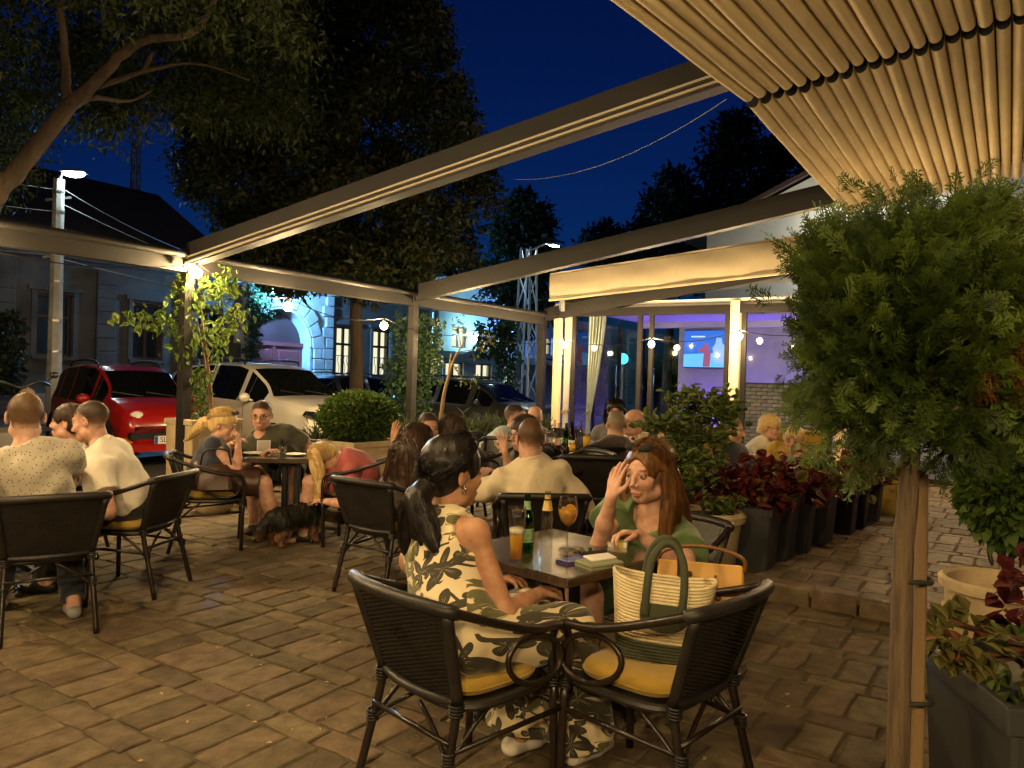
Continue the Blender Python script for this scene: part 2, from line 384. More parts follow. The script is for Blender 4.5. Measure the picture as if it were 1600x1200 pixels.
# ------------------------------------------------------------------ pergola
B0 = 7.63; BAYS = (1.31, 5.13, 8.95, 12.77)
SL = 0.150
def zr(b_): return 2.62 + SL * (B0 - b_)        # underside of the rafters
pg = thing('pergola', 'brown steel pergola frame over the terrace with sloping rafters', 'pergola', ab(5.13, B0, 0), UROT)
MB().bar(ab(-2.5, B0, 2.66), ab(12.85, B0, 2.66), .13, .20).build('front_beam', m_iron, pg, world=True)
MB().tube([ab(-2.5, B0 - .10, 2.745), ab(12.85, B0 - .10, 2.745)], .042, 12).build('gutter_pipe', m_iron, pg, AUTO, world=True)
m_rail = mat('pale_guide_rail', (0.46, 0.41, 0.33), 0.4, metal=0.2)
for i, a in enumerate(BAYS):
    f = floor_at(ab(a, B0))
    if a < 12: MB().box(ab(a, B0, (2.56) / 2), (.11, .11, 2.56), Matrix.Rotation(UROT, 4, 'Z')).build('post', m_iron, pg, world=True)
    else: MB().box(ab(a, B0, (2.56) / 2), (.13, .13, 2.56), Matrix.Rotation(UROT, 4, 'Z')).build('post', m_iron, pg, world=True)
    MB().box(ab(a, B0, .012), (.22, .22, .024), Matrix.Rotation(UROT, 4, 'Z')).build('base_plate', m_iron, pg, world=True)
    b1 = -2.6 if a < 12 else -1.6
    p, q = ab(a, B0 - .08, zr(B0 - .08) + .12), ab(a, b1, zr(b1) + .12)
    raf = MB().bar(p, q, .13, .24).build('rafter', m_iron, pg, world=True)
    if a < 8:
        for (da, dz) in ((-.078, -.045), (-.078, -.095), (.078, -.045), (.078, -.095)):
            g = MB().bar(p + U * da + Vector((0, 0, dz)), q + U * da + Vector((0, 0, dz)), .026, .018)
            I = MAT_OF[pg.name].inverted(); g.v = [tuple(I @ Vector(v)) for v in g.v]; g.build('guide_rail', m_rail, raf)
# bolted bracket plates at the beam joints
for a in BAYS[:3]:
    MB().box(ab(a, B0 - .075, 2.70), (.19, .02, .20), Matrix.Rotation(UROT, 4, 'Z')).build('bracket', m_iron, pg, world=True)
# retracted folding canopies: sheets of pleats hanging under the rafters
def pleats(a0, a1, bs, be, label, skew=0, pitch=.083, hang=.19):
    o = thing('folding_canopy', label, 'awning', ab((a0 + a1) / 2, (bs + be) / 2, zr((bs + be) / 2)), UROT, 'retracted sand canopies under the rafters')
    n = int((bs - be) / pitch); prof = []
    for k in range(n):
        bc = bs - pitch * (k + .5); zt = zr(bc) + .02; r_ = pitch * .44; h = hang * (1 + .03 * math.sin(k * 2.1) + .02 * math.sin(k * 5.3))
        prof.append((bc + r_, zt)); prof.append((bc + r_ * 1.0, zt - h * .45))
        for j in range(9):
            an = math.pi * j / 8; prof.append((bc + r_ * math.cos(an), zt - h + r_ - r_ * math.sin(an) * 1.05))
        prof.append((bc - r_ * 1.0, zt - h * .45)); prof.append((bc - r_, zt))
        if k < n - 1: prof.append((bc - pitch * .5, zt + .01))
    NA = 14; V = []; I = MAT_OF[o.name].inverted()
    for i in range(NA + 1):
        t = i / NA; a = a0 + (a1 - a0) * t; sag = .008 * math.sin(math.pi * t)
        for j, (pb, pz) in enumerate(prof):
            V.append(I @ (ab(a, pb + skew * (a1 - a) * max(0, min(1, (pb - be) / (bs - be))), pz - sag + .0025 * math.sin(a * 5 + j * .35)) ))
    m_ = len(prof); Fq = [(i * m_ + j, i * m_ + j + 1, (i + 1) * m_ + j + 1, (i + 1) * m_ + j) for i in range(NA) for j in range(m_ - 1)]
    np_mesh('canopy_fabric', V, Fq, m_fabric, o)
    for k in (0,):     # leading bar
        MB().bar(ab(a0 - .02, bs + .01 + skew * (a1 - a0), zr(bs) - .02), ab(a1 + .02, bs + .01, zr(bs) - .02), .035, .07).build('leading_bar', m_cream, o, world=True)
    mb = MB()
    for k in range(n):
        bc = bs - pitch * (k + .0)
        mb.tube([ab(a0 - .03, bc, zr(bc) + .03), ab(a1 + .03, bc, zr(bc) + .03)], .013, 6)
    mb.build('carrier_rods', m_alu, o, world=True)
    for k in range(n):
        seg = prof[k * 14:k * 14 + 13]
        for aa, sg in ((a0, 1), (a1, -1)):
            cp = MB(); q = [ab(aa + .012 * sg, pb + skew * (a1 - aa) * max(0, min(1, (pb - be) / (bs - be))), pz + .004) for pb, pz in seg]; cp.add([*q, *[v + U * .006 * sg for v in q]], [tuple(range(13)), tuple(range(25, 12, -1))] + [(i, i + 13, i + 14, i + 1) for i in range(12)]); cp.build('end_cap', m_black, o, world=True)
    return o
pleats(1.36, 5.07, 1.55, -1.0, 'retracted sand canopy with deep folds, reaching the top edge of the view', .10)
pleats(5.19, 8.90, 1.55, -1.0, 'retracted sand canopy with deep folds behind the round thuja')
# taut cream side panel of the third bay
def cream_panel():
    o = thing('canvas_fascia', 'cream canvas fascia stretched along the top of the glass pavilion', 'awning', ab(12.77, 7.3, 3.0), UROT)
    V = []; n = 24; a = 12.55
    I = MAT_OF[o.name].inverted()
    for i in range(n + 1):
        b_ = 7.36 - i * (8.6 / n)
        zt = 3.48 + .085 * (7.3 - b_); zb = 3.02 + .07 * (7.3 - b_)
        for j in range(7):
            t = j / 6; V.append(I @ ab(a + .012 * math.sin(i * 1.7 + j) - .02 * math.sin(math.pi * t), b_, zb + (zt - zb) * t))
    np_mesh('canvas', V, [(i * 7 + j, i * 7 + j + 1, (i + 1) * 7 + j + 1, (i + 1) * 7 + j) for i in range(n) for j in range(6)], m_cream, o)
    MB().bar(ab(a, 7.37, 3.0), ab(a, -1.2, 3.0 + .07 * 8.57), .05, .03).build('hem_bar', m_cream, o, world=True)
    MB().bar(ab(a + .03, 7.37, 3.5), ab(a + .03, -1.2, 3.5 + .085 * 8.57), .05, .03).build('top_bar', m_cream, o, world=True)
    # return of the canvas round the corner and roof sheet behind it
    rb = MB(); rb.add([ab(a, 7.37, 3.02), ab(17, 7.37, 3.02), ab(17, 7.37, 3.48), ab(a, 7.37, 3.48)], [(0, 1, 2, 3)])
    rb.add([ab(a + .06, 7.34, 3.47), ab(17, 7.34, 3.47), ab(17, -1.2, 4.2), ab(a + .06, -1.2, 4.2)], [(0, 1, 2, 3)])
    rb.build('canvas_return', m_cream, o, world=True)
    MB().tube([ab(12.62, 7.12, 3.02), ab(12.62, 7.12, 2.80)], .055, 12).build('motor_cap', m_alu, o, AUTO, world=True)
cream_panel()

# ------------------------------------------------------------------ glass pavilion
def wall_holes(W, H, holes, t=.3, x0=0, z0=0):
    """wall in the local xz plane, front at y=0, thickness towards +y; holes = (x0,x1,z0,z1)"""
    xs = sorted({x0, x0 + W, *[h[0] for h in holes], *[h[1] for h in holes]}); zs = sorted({z0, z0 + H, *[h[2] for h in holes], *[h[3] for h in holes]})
    m = MB()
    for i in range(len(xs) - 1):
        for j in range(len(zs) - 1):
            cx, cz = (xs[i] + xs[i + 1]) / 2, (zs[j] + zs[j + 1]) / 2
            if any(h[0] < cx < h[1] and h[2] < cz < h[3] for h in holes): continue
            for y in (0, t): m.add([(xs[i], y, zs[j]), (xs[i + 1], y, zs[j]), (xs[i + 1], y, zs[j + 1]), (xs[i], y, zs[j + 1])], [(0, 1, 2, 3)])
    for (a, b_, c, d) in holes + [(x0, x0 + W, z0, z0 + H)]:
        m.add([(a, 0, c), (b_, 0, c), (b_, 0, d), (a, 0, d), (a, t, c), (b_, t, c), (b_, t, d), (a, t, d)], [(0, 1, 5, 4), (1, 2, 6, 5), (2, 3, 7, 6), (3, 0, 4, 7)])
    return m
# local frame of the pavilion: x = a-12.77, y = b
pv = thing('glass_pavilion', 'glass walled pavilion with cream columns and violet lit room', 'pavilion', ab(12.77, 0, 0), UROT)
m_frame = mat('dark_bronze_frame', (0.012, 0.010, 0.010), 0.5, spec=.25)
m_ceil = mat('pale_ceiling', (0.72, 0.68, 0.70), 0.8)
m_room = mat('violet_room_wall', (0.42, 0.40, 0.46), 0.8, c2=(0.36, 0.34, 0.4), ns=3)
m_dark = mat('dark_room_wall', (0.05, 0.045, 0.045), 0.8)
m_col = mat('cream_column', (0.62, 0.50, 0.33), 0.6, bump=0.05, bs=80)
MB().box((2.2, 3.0, FLOOR2 + .012), (4.6, 8.8, .02)).build('floor_finish', mat('pavilion_floor', (0.16, 0.12, 0.10), 0.3, c2=(0.1, 0.08, 0.07), ns=4), pv)
MB().box((2.25, 3.05, 2.93), (4.5, 8.6, .06)).build('ceiling', m_ceil, pv)
MB().box((.28, 3.05, 2.84), (.35, 8.6, .12)).build('ceiling_cornice', m_ceil, pv)
MB().box((4.02, 3.05, 2.84), (.25, 8.6, .12)).build('ceiling_cornice', m_ceil, pv)
for (y, w, mm, nm) in ((7.28, .13, m_col, 'column'), (3.88, .15, m_col, 'column'), (2.2, .16, m_col, 'column'), (0.2, .16, m_col, 'column')):
    MB().box((0, y, 1.46), (w, w, 2.92), bev=.008).build(nm, mm, pv)
for y in (6.93, 5.60, 5.38, 4.02, 3.74, 2.36, 2.04): MB().box((.02, y, 1.42), (.07, .075, 2.6)).build('mullion', m_frame, pv)
for y0, y1 in ((6.93, 5.60), (5.38, 4.02), (3.74, 2.36), (2.04, .3)):
    MB().box((.02, (y0 + y1) / 2, 1.46), (.012, y0 - y1 - .08, 2.5)).build('glass_pane', m_glassw, pv)
    MB().box((.02, (y0 + y1) / 2, .17), (.06, y0 - y1 - .08, .09)).build('sill', m_frame, pv)
MB().box((.01, 3.7, 2.78), (.14, 7.3, .14)).build('lintel', m_frame, pv)
for x in (.55, 1.7, 2.9, 4.1): MB().box((x, 7.34, 1.42), (.07, .07, 2.6)).build('mullion', m_frame, pv)
for x0, x1 in ((.12, .55), (.55, 1.7), (1.7, 2.9), (2.9, 4.1)): MB().box(((x0 + x1) / 2, 7.34, 1.46), (x1 - x0 - .08, .012, 2.5)).build('glass_pane', m_glassw, pv)
MB().box((4.25, 2.5, 1.46), (.15, 7.9, 2.86)).build('back_wall', m_room, pv)
m_bw = mat('pale_wall_brick', (0.26, 0.22, 0.21), 0.85, c2=(0.17, 0.14, 0.135), ns=9, bump=0.4, bs=40, rand=0.2)
bw = kind(MB().box((3.05, 3.92, .86), (.10, 1.9, 1.42)).build('brick_wall', mat('wall_mortar', (0.05, 0.045, 0.045), 0.9), pv), 'structure')
bme = mk_mesh('brick', *(lambda q: (q.v, q.f))(MB().box((0, 0, 0), (.03, .205, .062), bev=.006)), m_bw)
for row in range(18):
    for k in range(9):
        o = bpy.data.objects.new('brick', bme); COL.objects.link(o); o.parent = bw; o.location = (2.99 + random.uniform(-.006, .004), 3.08 + k * .218 + (row % 2) * .1 - .05, .2 + row * .077)
# curtains
def curtain(name, label, P, Q, top, bot, w0, w1):
    n = 40; V = []; hz = 24
    o = thing(name, label, 'curtain', P, UROT)
    d = (Q - P); L = d.length; d.normalize(); nrm = Vector((-d.y, d.x, 0)); I = MAT_OF[o.name].inverted()
    for j in range(hz + 1):
        t = j / hz; z = top + (bot - top) * t; ww = w0 + (w1 - w0) * min(1, t * 1.3) ** 1.4
        for i in range(n + 1):
            s = i / n; V.append(I @ (P + d * (L * s * ww) + nrm * (.045 * math.sin(s * 34 + .6 * t) * (1 - .4 * t)) + Vector((0, 0, z))))
    np_mesh('curtain_fabric', V, [(j * (n + 1) + i, j * (n + 1) + i + 1, (j + 1) * (n + 1) + i + 1, (j + 1) * (n + 1) + i) for j in range(hz) for i in range(n)], m_cur, o)
    MB().tube([P + Vector((0, 0, top + .02)), Q + Vector((0, 0, top + .02))], .015, 8).build('rail', m_frame, o, world=True)
    zt = bot + (top - bot) * .26; c0 = P + d * (L * .05) + Vector((0, 0, zt)); c1 = P + d * (L * .95 * w1) + Vector((0, 0, zt + .05))
    MB().tube([c0 + nrm * .06, c1 + nrm * .06, c1 - nrm * .06, c0 - nrm * .06], .018, 6, closed=True).build('tie_back', m_must, o, world=True)
m_cur = mat('cream_curtain', (0.50, 0.47, 0.44), 0.85, bump=0.05, bs=200)
curtain('curtain', 'cream curtain tied back beside the pavilion corner column', ab(12.95, 6.72, 0), ab(12.95, 6.36, 0), 2.82, .2, 1.0, .22)
curtain('curtain', 'narrow cream curtain hanging against the pavilion corner column', ab(12.9, 7.2, 0), ab(12.9, 7.06, 0), 2.82, .2, 1.0, .8)
# television
tv = thing('television', 'wall mounted television showing a sports match on blue', 'television', ab(16.6, 5.74, 2.30), UROT)
MB().box((.22, 0, 0), (.05, 1.06, .86)).build('casing', m_black, tv)
MB().add([(.19, -.53, -.41), (.19, .53, -.41), (.19, .53, .41), (.19, -.53, .41)], [(3, 2, 1, 0)]).build('screen', emis('screen_blue', (0.05, 0.22, 0.95), 1.15), tv)
MB().add([(.186, -.53, -.41), (.186, .53, -.41), (.186, .53, -.12), (.186, -.53, -.08)], [(3, 2, 1, 0)]).build('pitch_band', emis('screen_pale', (0.16, 0.50, 0.95), 1.7), tv)
def blob(pts, x): return MB().add([(x, p[0], p[1]) for p in pts], [tuple(range(len(pts)))])
blob([(.08, -.40), (-.08, -.40), (-.10, -.10), (-.03, .06), (-.01, .13), (.05, .13), (.07, .05), (.20, -.02), (.19, -.07), (.06, -.08)], .182).build('red_player', emis('screen_red', (0.55, 0.14, 0.28), 1.1), tv)
blob([(-.18, -.33), (-.50, -.33), (-.48, .02), (-.36, .12), (-.34, .24), (-.22, .25), (-.20, .12), (-.14, .02)], .178).build('blue_player', emis('screen_sky', (0.35, 0.55, 1.0), 1.5), tv)
blob([(.36, .26), (.04, .26), (.04, .29), (.36, .29)], .178).build('score_strip', emis('screen_white', (0.7, 0.8, 1.0), 1.5), tv)
MB().box((.30, 0, .36), (.12, .3, .05)).build('bracket', m_black, tv)
# violet room lamps: strips on the back wall and a ceiling downlight
def area(name, loc, size, col, power, rot):
    l = bpy.data.lights.new(name, 'AREA'); l.shape = 'RECTANGLE'; l.size, l.size_y = size; l.color = col; l.energy = power
    o = bpy.data.objects.new(name, l); COL.objects.link(o); o.location = loc; o.rotation_euler = rot; return o
for k, (a, b_, z) in enumerate(((16.7, 5.9, .35), (16.6, 4.3, .35))):
    t = thing('uplighter', ('violet strip lamp on the pavilion floor under the television' if k == 0 else 'violet strip lamp on the pavilion floor behind the brick partition'), 'lamp', ab(a, b_, FLOOR2), UROT, 'violet strip lamps')
    MB().box((0, 0, .05), (.08, 1.0, .06)).build('housing', m_black, t)
    MB().box((0, 0, .085), (.05, .94, .012)).build('tube', emis('violet_tube', (0.20, 0.08, 1.0), 430.0), t)
t = thing('downlight', 'small bright downlight in the pavilion ceiling', 'lamp', ab(13.6, 4.6, 2.9), 0)
MB().lathe([(.05, -.005), (.05, -.02), (.0001, -.02)], 16).build('lens', emis('downlight_glow', (1.0, 0.82, 0.72), 420), t)
MB().lathe([(.051, 0), (.075, 0), (.075, -.012), (.051, -.012)], 16).build('trim_ring', m_chrome, t)
t = thing('ceiling_vent', 'small rectangular vent in the pavilion ceiling', 'vent', ab(14.6, 4.1, 2.9), UROT)
MB().box((0, 0, -.012), (.3, .3, .02)).build('frame', m_frame, t)
for k in range(5): MB().box((0, -.11 + k * .055, -.026), (.28, .012, .012)).build('slat', m_alu, t)
# ------------------------------------------------------------------ gabled house behind
m_gable = mat('pale_grey_render', (0.40, 0.41, 0.38), 0.9, c2=(0.35, 0.36, 0.33), ns=2, bump=0.15, bs=60)
m_tile = mat('dark_roof_tile', (0.030, 0.020, 0.016), 0.8, c2=(0.045, 0.028, 0.022), ns=3, bump=0.5, bs=12)
gh = thing('gabled_house', 'pale rendered house with a steep gable behind the pavilion', 'house', ab(18.2, 0, 0), UROT)
pol = [(6.3, 0), (-6.3, 0), (-6.3, 5.2), (0, 8.0), (6.3, 5.2)]
MB().prism(pol, 0, 9, plane='yx', ).build('wall', m_gable, gh)
rfm = MB()
for sg in (1, -1):
    T = [(-.10, sg * 6.9, 5.02), (9.3, sg * 6.9, 5.02), (9.3, 0, 8.08), (-.10, 0, 8.08)]
    rfm.add([*T, *[(x, y, z + .11) for x, y, z in T]], [(0, 1, 2, 3), (4, 5, 6, 7), (0, 1, 5, 4), (1, 2, 6, 5), (2, 3, 7, 6), (3, 0, 4, 7)])
rfm.build('roof', m_tile, gh)
MB().tube([(-.04, 1.6 + .9 * math.cos(R(k * 15)), 5.75 + .8 * math.sin(R(k * 15))) for k in range(13)], .035, 8).build('arch_moulding', m_gable, gh, True)
MB().tube([(-.04, 1.6 + .65 * math.cos(R(k * 15)), 5.75 + .55 * math.sin(R(k * 15))) for k in range(13)], .03, 8).build('arch_moulding', m_gable, gh, True)
# ------------------------------------------------------------------ houses across the street (front plane b = 22, looking towards -b)
HB = 22.0
def house_root(name, label, a0, cat='house'):
    # local x runs along U from a0, local y runs away from the street
    return thing(name, label, cat, ab(a0, HB, 0), UROT)
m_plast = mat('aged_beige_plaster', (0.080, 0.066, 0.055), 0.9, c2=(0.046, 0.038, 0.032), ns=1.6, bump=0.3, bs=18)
m_plinth = mat('grey_plinth', (0.2, 0.19, 0.17), 0.9, bump=0.3, bs=18, c2=(0.15, 0.14, 0.13), ns=3)
m_wood_d = mat('dark_brown_window_wood', (0.045, 0.022, 0.016), 0.5)
m_blueish = mat('grey_stone_block', (0.46, 0.46, 0.46), 0.85, c2=(0.36, 0.36, 0.36), ns=4, bump=0.3, bs=25, rand=0.1)
m_gate = mat('oxblood_gate_paint', (0.16, 0.035, 0.040), 0.5, bump=0.1, bs=30)
m_panes = mat('dark_window_pane', (0.012, 0.014, 0.018), 0.05, spec=0.8)
m_lit = emis('lit_room_glow', (1.0, 0.86, 0.58), 1.5)
def window(root, x0, x1, z0, z1, pane, frame_m=None, sill=True, trans=.36, surround=None, depth=.16, cur=None):
    w = MB(); fm = frame_m or m_wood_d; cx = (x0 + x1) / 2; fw = .07
    for (c, d) in (((x0 + fw / 2, depth, (z0 + z1) / 2), (fw, .08, z1 - z0)), ((x1 - fw / 2, depth, (z0 + z1) / 2), (fw, .08, z1 - z0)), ((cx, depth - .004, (z0 + z1) / 2), (fw * 1.2, .09, z1 - z0 - .004)),
                   ((cx, depth - .002, z0 + fw / 2), (x1 - x0 - .004, .08, fw)), ((cx, depth - .002, z1 - fw / 2), (x1 - x0 - .004, .08, fw)), ((cx, depth - .008, z1 - (z1 - z0) * trans), (x1 - x0 - .006, .09, fw * 1.3))): w.box(c, d)
    o = w.build('window', fm, root)
    zt = z1 - (z1 - z0) * trans
    for (xa, xb) in ((x0 + fw, cx - fw * .6), (cx + fw * .6, x1 - fw)):
        for (za, zb) in ((z0 + fw, zt - fw * .65), (zt + fw * .65, z1 - fw)):
            MB().box(((xa + xb) / 2, depth + .02, (za + zb) / 2), (xb - xa - .002, .012, zb - za - .002)).build('pane', pane, o)
    if sill: MB().box((cx, -.06, z0 - .05), (x1 - x0 + .3, .14, .09)).build('sill', surround or m_plinth, o)
    if surround:
        s = MB()
        for sx in (x0 - .09, x1 + .09): s.box((sx, -.02, (z0 + z1) / 2 + .06), (.14, .05, z1 - z0 + .12))
        s.box((cx, -.03, z1 + .14), (x1 - x0 + .5, .08, .12)); s.build('surround', surround, o)
    return o
# 1: long low beige house
A0 = -14.0; h1 = house_root('plaster_house', 'long low beige plaster house with tall dark windows behind the red car', A0)
wins = [(a - A0, a - A0 + .92, 1.75, 3.45) for a in (2.25, 4.95, 7.65, 10.35, 13.05, 15.2)]
W1 = 16.85 - A0
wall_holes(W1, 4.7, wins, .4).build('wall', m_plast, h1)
for k, wn in enumerate(wins): window(h1, *wn, m_panes, surround=m_plast)
MB().box((W1 / 2, -.05, .35), (W1, .1, .76)).build('plinth', m_plinth, h1)
for a in (3.7, 6.4, 9.1, 11.8, 14.5):
    pl = MB().box((a - A0 + .4, -.035, 2.5), (.55, .07, 3.5)).build('pilaster', m_plast, h1)
    for k in range(9): MB().box((a - A0 + .4, -.08, 1.0 + k * .38), (.56, .03, .34), bev=.012).build('stone', m_plast, pl)
MB().box((W1 / 2, -.16, 4.62), (W1, .32, .10)).build('cornice', m_plast, h1); MB().box((W1 / 2, -.10, 4.50), (W1, .20, .12)).build('cornice', m_plast, h1)
MB().add([(0, -.5, 4.68), (W1, -.5, 4.68), (W1, 5, 8.0), (0, 5, 8.0), (W1, 10.5, 4.68), (0, 10.5, 4.68)], [(0, 1, 2, 3), (3, 2, 4, 5), (0, 3, 5), (1, 4, 2), (0, 5, 4, 1)]).build('roof', m_tile, h1)
MB().box((22, 3.4, 7.9), (.7, .7, 1.5)).build('chimney', m_plinth, h1)
# 2: arched gateway of dressed stone
g0 = 16.9; gw = house_root('gateway', 'stone gateway with a round arch and oxblood double gate, lit blue', g0, 'gateway')
cx, rad, sp, top, wid = 1.68, 1.35, 2.40, 5.0, 4.05
wl = MB(); arc = [(cx + rad * math.cos(math.pi * k / 20), sp + rad * math.sin(math.pi * k / 20)) for k in range(21)]
outer = []
for (x, z) in arc:
    dx, dz = x - cx, z - sp
    sc_ = min(((wid - cx) / dx if dx > 1e-4 else (-cx / dx if dx < -1e-4 else 1e9)), ((top - sp) / dz if dz > 1e-4 else 1e9)); outer.append((cx + dx * sc_, sp + dz * sc_))
for y, in ((0,), (.6,)):
    for k in range(20): wl.add([(arc[k][0], y, arc[k][1]), (arc[k + 1][0], y, arc[k + 1][1]), (outer[k + 1][0], y, outer[k + 1][1]), (outer[k][0], y, outer[k][1])], [(0, 1, 2, 3)])
    for (xa, xb) in ((0, cx - rad), (cx + rad, wid)): wl.add([(xa, y, 0), (xb, y, 0), (xb, y, sp), (xa, y, sp)], [(0, 1, 2, 3)])
    wl.add([(outer[k][0], y, outer[k][1]) for k in range(21) if outer[k][1] > top - .01] + [(0, y, top), ], [tuple(range(len([1 for k in range(21) if outer[k][1] > top - .01])))]) if False else None
for (c0, c1) in (((wid, top), None), ((0, top), None)):
    ks = [k for k in range(21)]
    for y in (0, .6):
        side = [outer[k] for k in ks if abs(outer[k][0] - c0[0]) < 1e-3]; tp = [outer[k] for k in ks if abs(outer[k][1] - top) < 1e-3]
        if side and tp:
            s_ = max(side, key=lambda q: q[1]); t_ = min(tp, key=lambda q: abs(q[0] - c0[0])); wl.add([(s_[0], y, s_[1]), (c0[0], y, c0[1]), (t_[0], y, t_[1])], [(0, 1, 2)])
rev = arc[::-1] + []
pts = [(cx - rad, 0)] + arc[::-1] + [(cx + rad, 0)]
for k in range(len(pts) - 1): wl.add([(pts[k][0], 0, pts[k][1]), (pts[k + 1][0], 0, pts[k + 1][1]), (pts[k + 1][0], .6, pts[k + 1][1]), (pts[k][0], .6, pts[k][1])], [(0, 1, 2, 3)])
wl.build('wall', m_blueish, gw)
# voussoirs and quoins, each stone proud of the wall
for k in range(11):
    a0_, a1_ = math.pi * (k + .06) / 11, math.pi * (k + .94) / 11; r0, r1 = rad + .12, rad + (.56 if k % 2 else .66)
    P = [(cx + q * math.cos(t), sp + q * math.sin(t)) for q, t in ((r0, a0_), (r1, a0_), (r1, a1_), (r0, a1_))]
    MB().prism(P, -.11, -.003, plane='xz').build('stone', m_blueish, gw)
MB().tube([(cx + (rad + .05) * math.cos(math.pi * k / 24), -.02, sp + (rad + .05) * math.sin(math.pi * k / 24)) for k in range(25)], .05, 8).build('arch_moulding', m_blueish, gw, True)
for sx in (1, -1):
    MB().box((cx + sx * (rad + .05), -.02, sp / 2), (.10, .06, sp)).build('jamb', m_blueish, gw)
    for row in range(11):
        z = .22 + row * .405
        spl = (.42, .58) if row % 2 else (.58, .42); x = rad + .13; n = 0
        for w_ in spl:
            if sx > 0 or x + w_ < 1.68:
                if not (row > 5 and n == 0): MB().box((cx + sx * (x + w_ / 2), -.055, z), (w_ - .045, .105, .365), bev=.02).build('stone', m_blueish, gw)
            x += w_; n += 1
for (z, d, h) in ((4.62, .12, .12), (4.76, .24, .14), (4.93, .36, .16), (5.06, .46, .09)): MB().box((wid / 2, -d / 2 + .01, z), (wid + .1, d, h)).build('cornice', m_blueish, gw)
dr = MB().box((cx - .68, .42, 1.25), (1.33, .08, 2.5)).build('gate_leaf', m_gate, gw); dr2 = MB().box((cx + .68, .42, 1.25), (1.33, .08, 2.5)).build('gate_leaf', m_gate, gw)
for sx, par in ((-1, dr), (1, dr2)):
    for (z, h) in ((.55, .8), (1.75, 1.1)): MB().box((cx + sx * .68, .365, z), (.95, .05, h), bev=.03).build('panel', m_gate, par)
    MB().tube([(cx + sx * .68 + .36 * math.cos(R(k * 18)), .34, 1.62 + .36 * math.sin(R(k * 18))) for k in range(11)], .025, 6).build('moulding', m_gate, par)
    MB().tube([(cx + sx * .12, .36, 1.1), (cx + sx * .12, .30, 1.12), (cx + sx * .2, .30, 1.12)], .018, 6).build('handle', m_alu, par)
MB().prism([(cx + 1.3 * math.cos(math.pi * k / 16), 2.5 + 1.18 * math.sin(math.pi * k / 16)) for k in range(17)], .44, .50).build('fanlight_panel', mat('dark_fanlight', (0.05, 0.022, 0.025), 0.4), gw)
MB().box((cx, .38, 2.52), (2.66, .14, .14)).build('transom', m_gate, gw)
MB().box((cx, .36, 1.26), (.12, .06, 2.5)).build('astragal', m_gate, gw)
# 3: house with lit tall windows
a3 = 20.97; h3 = house_root('town_house', 'dark fronted house with two tall lit windows beside the gateway', a3)
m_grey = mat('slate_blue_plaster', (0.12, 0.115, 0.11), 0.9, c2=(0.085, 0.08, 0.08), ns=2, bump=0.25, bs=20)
wins = [(.30, 1.30, 1.45, 3.35), (2.35, 3.40, 1.45, 3.35), (4.6, 5.6, 1.45, 3.35)]
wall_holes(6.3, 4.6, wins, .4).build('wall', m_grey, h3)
for k, wn in enumerate(wins):
    w = window(h3, *wn, m_glassw, surround=m_grey)
    MB().box(((wn[0] + wn[1]) / 2, .36, (wn[2] + wn[3]) / 2), (wn[1] - wn[0] + .1, .01, wn[3] - wn[2] + .1)).build('room_glow', m_lit, w)
    ng = MB()
    for q in range(6):
        x = wn[0] + .1 + q * (wn[1] - wn[0] - .2) / 5; ng.tube(spline([(x, -.03, wn[2] + .02), (x + .04, -.05, wn[2] + .3), (x - .04, -.05, wn[2] + .55), (x, -.03, wn[2] + .75)], 5), .012, 5)
    ng.tube([(wn[0], -.03, wn[2] + .76), (wn[1], -.03, wn[2] + .76)], .014, 5); ng.build('window_grille', m_black, w)
MB().box((3.15, -.12, 4.55), (6.3, .3, .14)).build('cornice', m_grey, h3)
MB().box((3.15, -.06, .4), (6.3, .12, .86)).build('plinth', m_plinth, h3)
MB().tube([(6.1, -.08, .1), (6.1, -.08, 4.4)], .05, 8).build('drainpipe', m_alu, h3, AUTO)
MB().add([(0, -.5, 4.62), (6.3, -.5, 4.62), (6.3, 5, 7.4), (0, 5, 7.4), (6.3, 10.5, 4.62), (0, 10.5, 4.62)], [(0, 1, 2, 3), (3, 2, 4, 5), (0, 3, 5), (1, 4, 2), (0, 5, 4, 1)]).build('roof', m_tile, h3)
# 4: cafe further along with lit upper windows and white market canopies in front
a4 = 27.6; h4 = house_root('corner_cafe', 'far pale cafe building with lit windows and a blue flood lamp', a4, 'building')
m_pale = mat('pale_render', (0.55, 0.57, 0.56), 0.9, c2=(0.46, 0.48, 0.47), ns=2)
wins = [(1.0, 2.3, 2.9, 3.9), (3.2, 4.9, 2.9, 3.9), (5.6, 6.6, 2.9, 3.9), (.6, 2.0, .2, 2.2), (3.0, 4.4, .2, 2.2), (5.4, 6.8, .2, 2.2), (9, 10.4, 2.9, 3.9), (11.4, 12.8, 2.9, 3.9)]
wall_holes(14, 6.0, wins, .4).build('wall', m_pale, h4)
for wn in wins:
    w = window(h4, *wn, m_glassw, sill=False); MB().box(((wn[0] + wn[1]) / 2, .36, (wn[2] + wn[3]) / 2), (wn[1] - wn[0] + .1, .01, wn[3] - wn[2] + .1)).build('room_glow', m_lit, w)
MB().box((7, -.15, 2.52), (14.2, .3, .36)).build('shop_fascia', m_dark, h4)
MB().box((7, -.2, 5.95), (14.4, .6, .16)).build('eaves', m_pale, h4)
MB().add([(0, -.5, 6.04), (14, -.5, 6.04), (14, 5, 8.6), (0, 5, 8.6), (14, 10.5, 6.04), (0, 10.5, 6.04)], [(0, 1, 2, 3), (3, 2, 4, 5), (0, 3, 5), (1, 4, 2), (0, 5, 4, 1)]).build('roof', m_tile, h4)
m_tent = mat('white_tent_canvas', (0.55, 0.60, 0.66), 0.8)
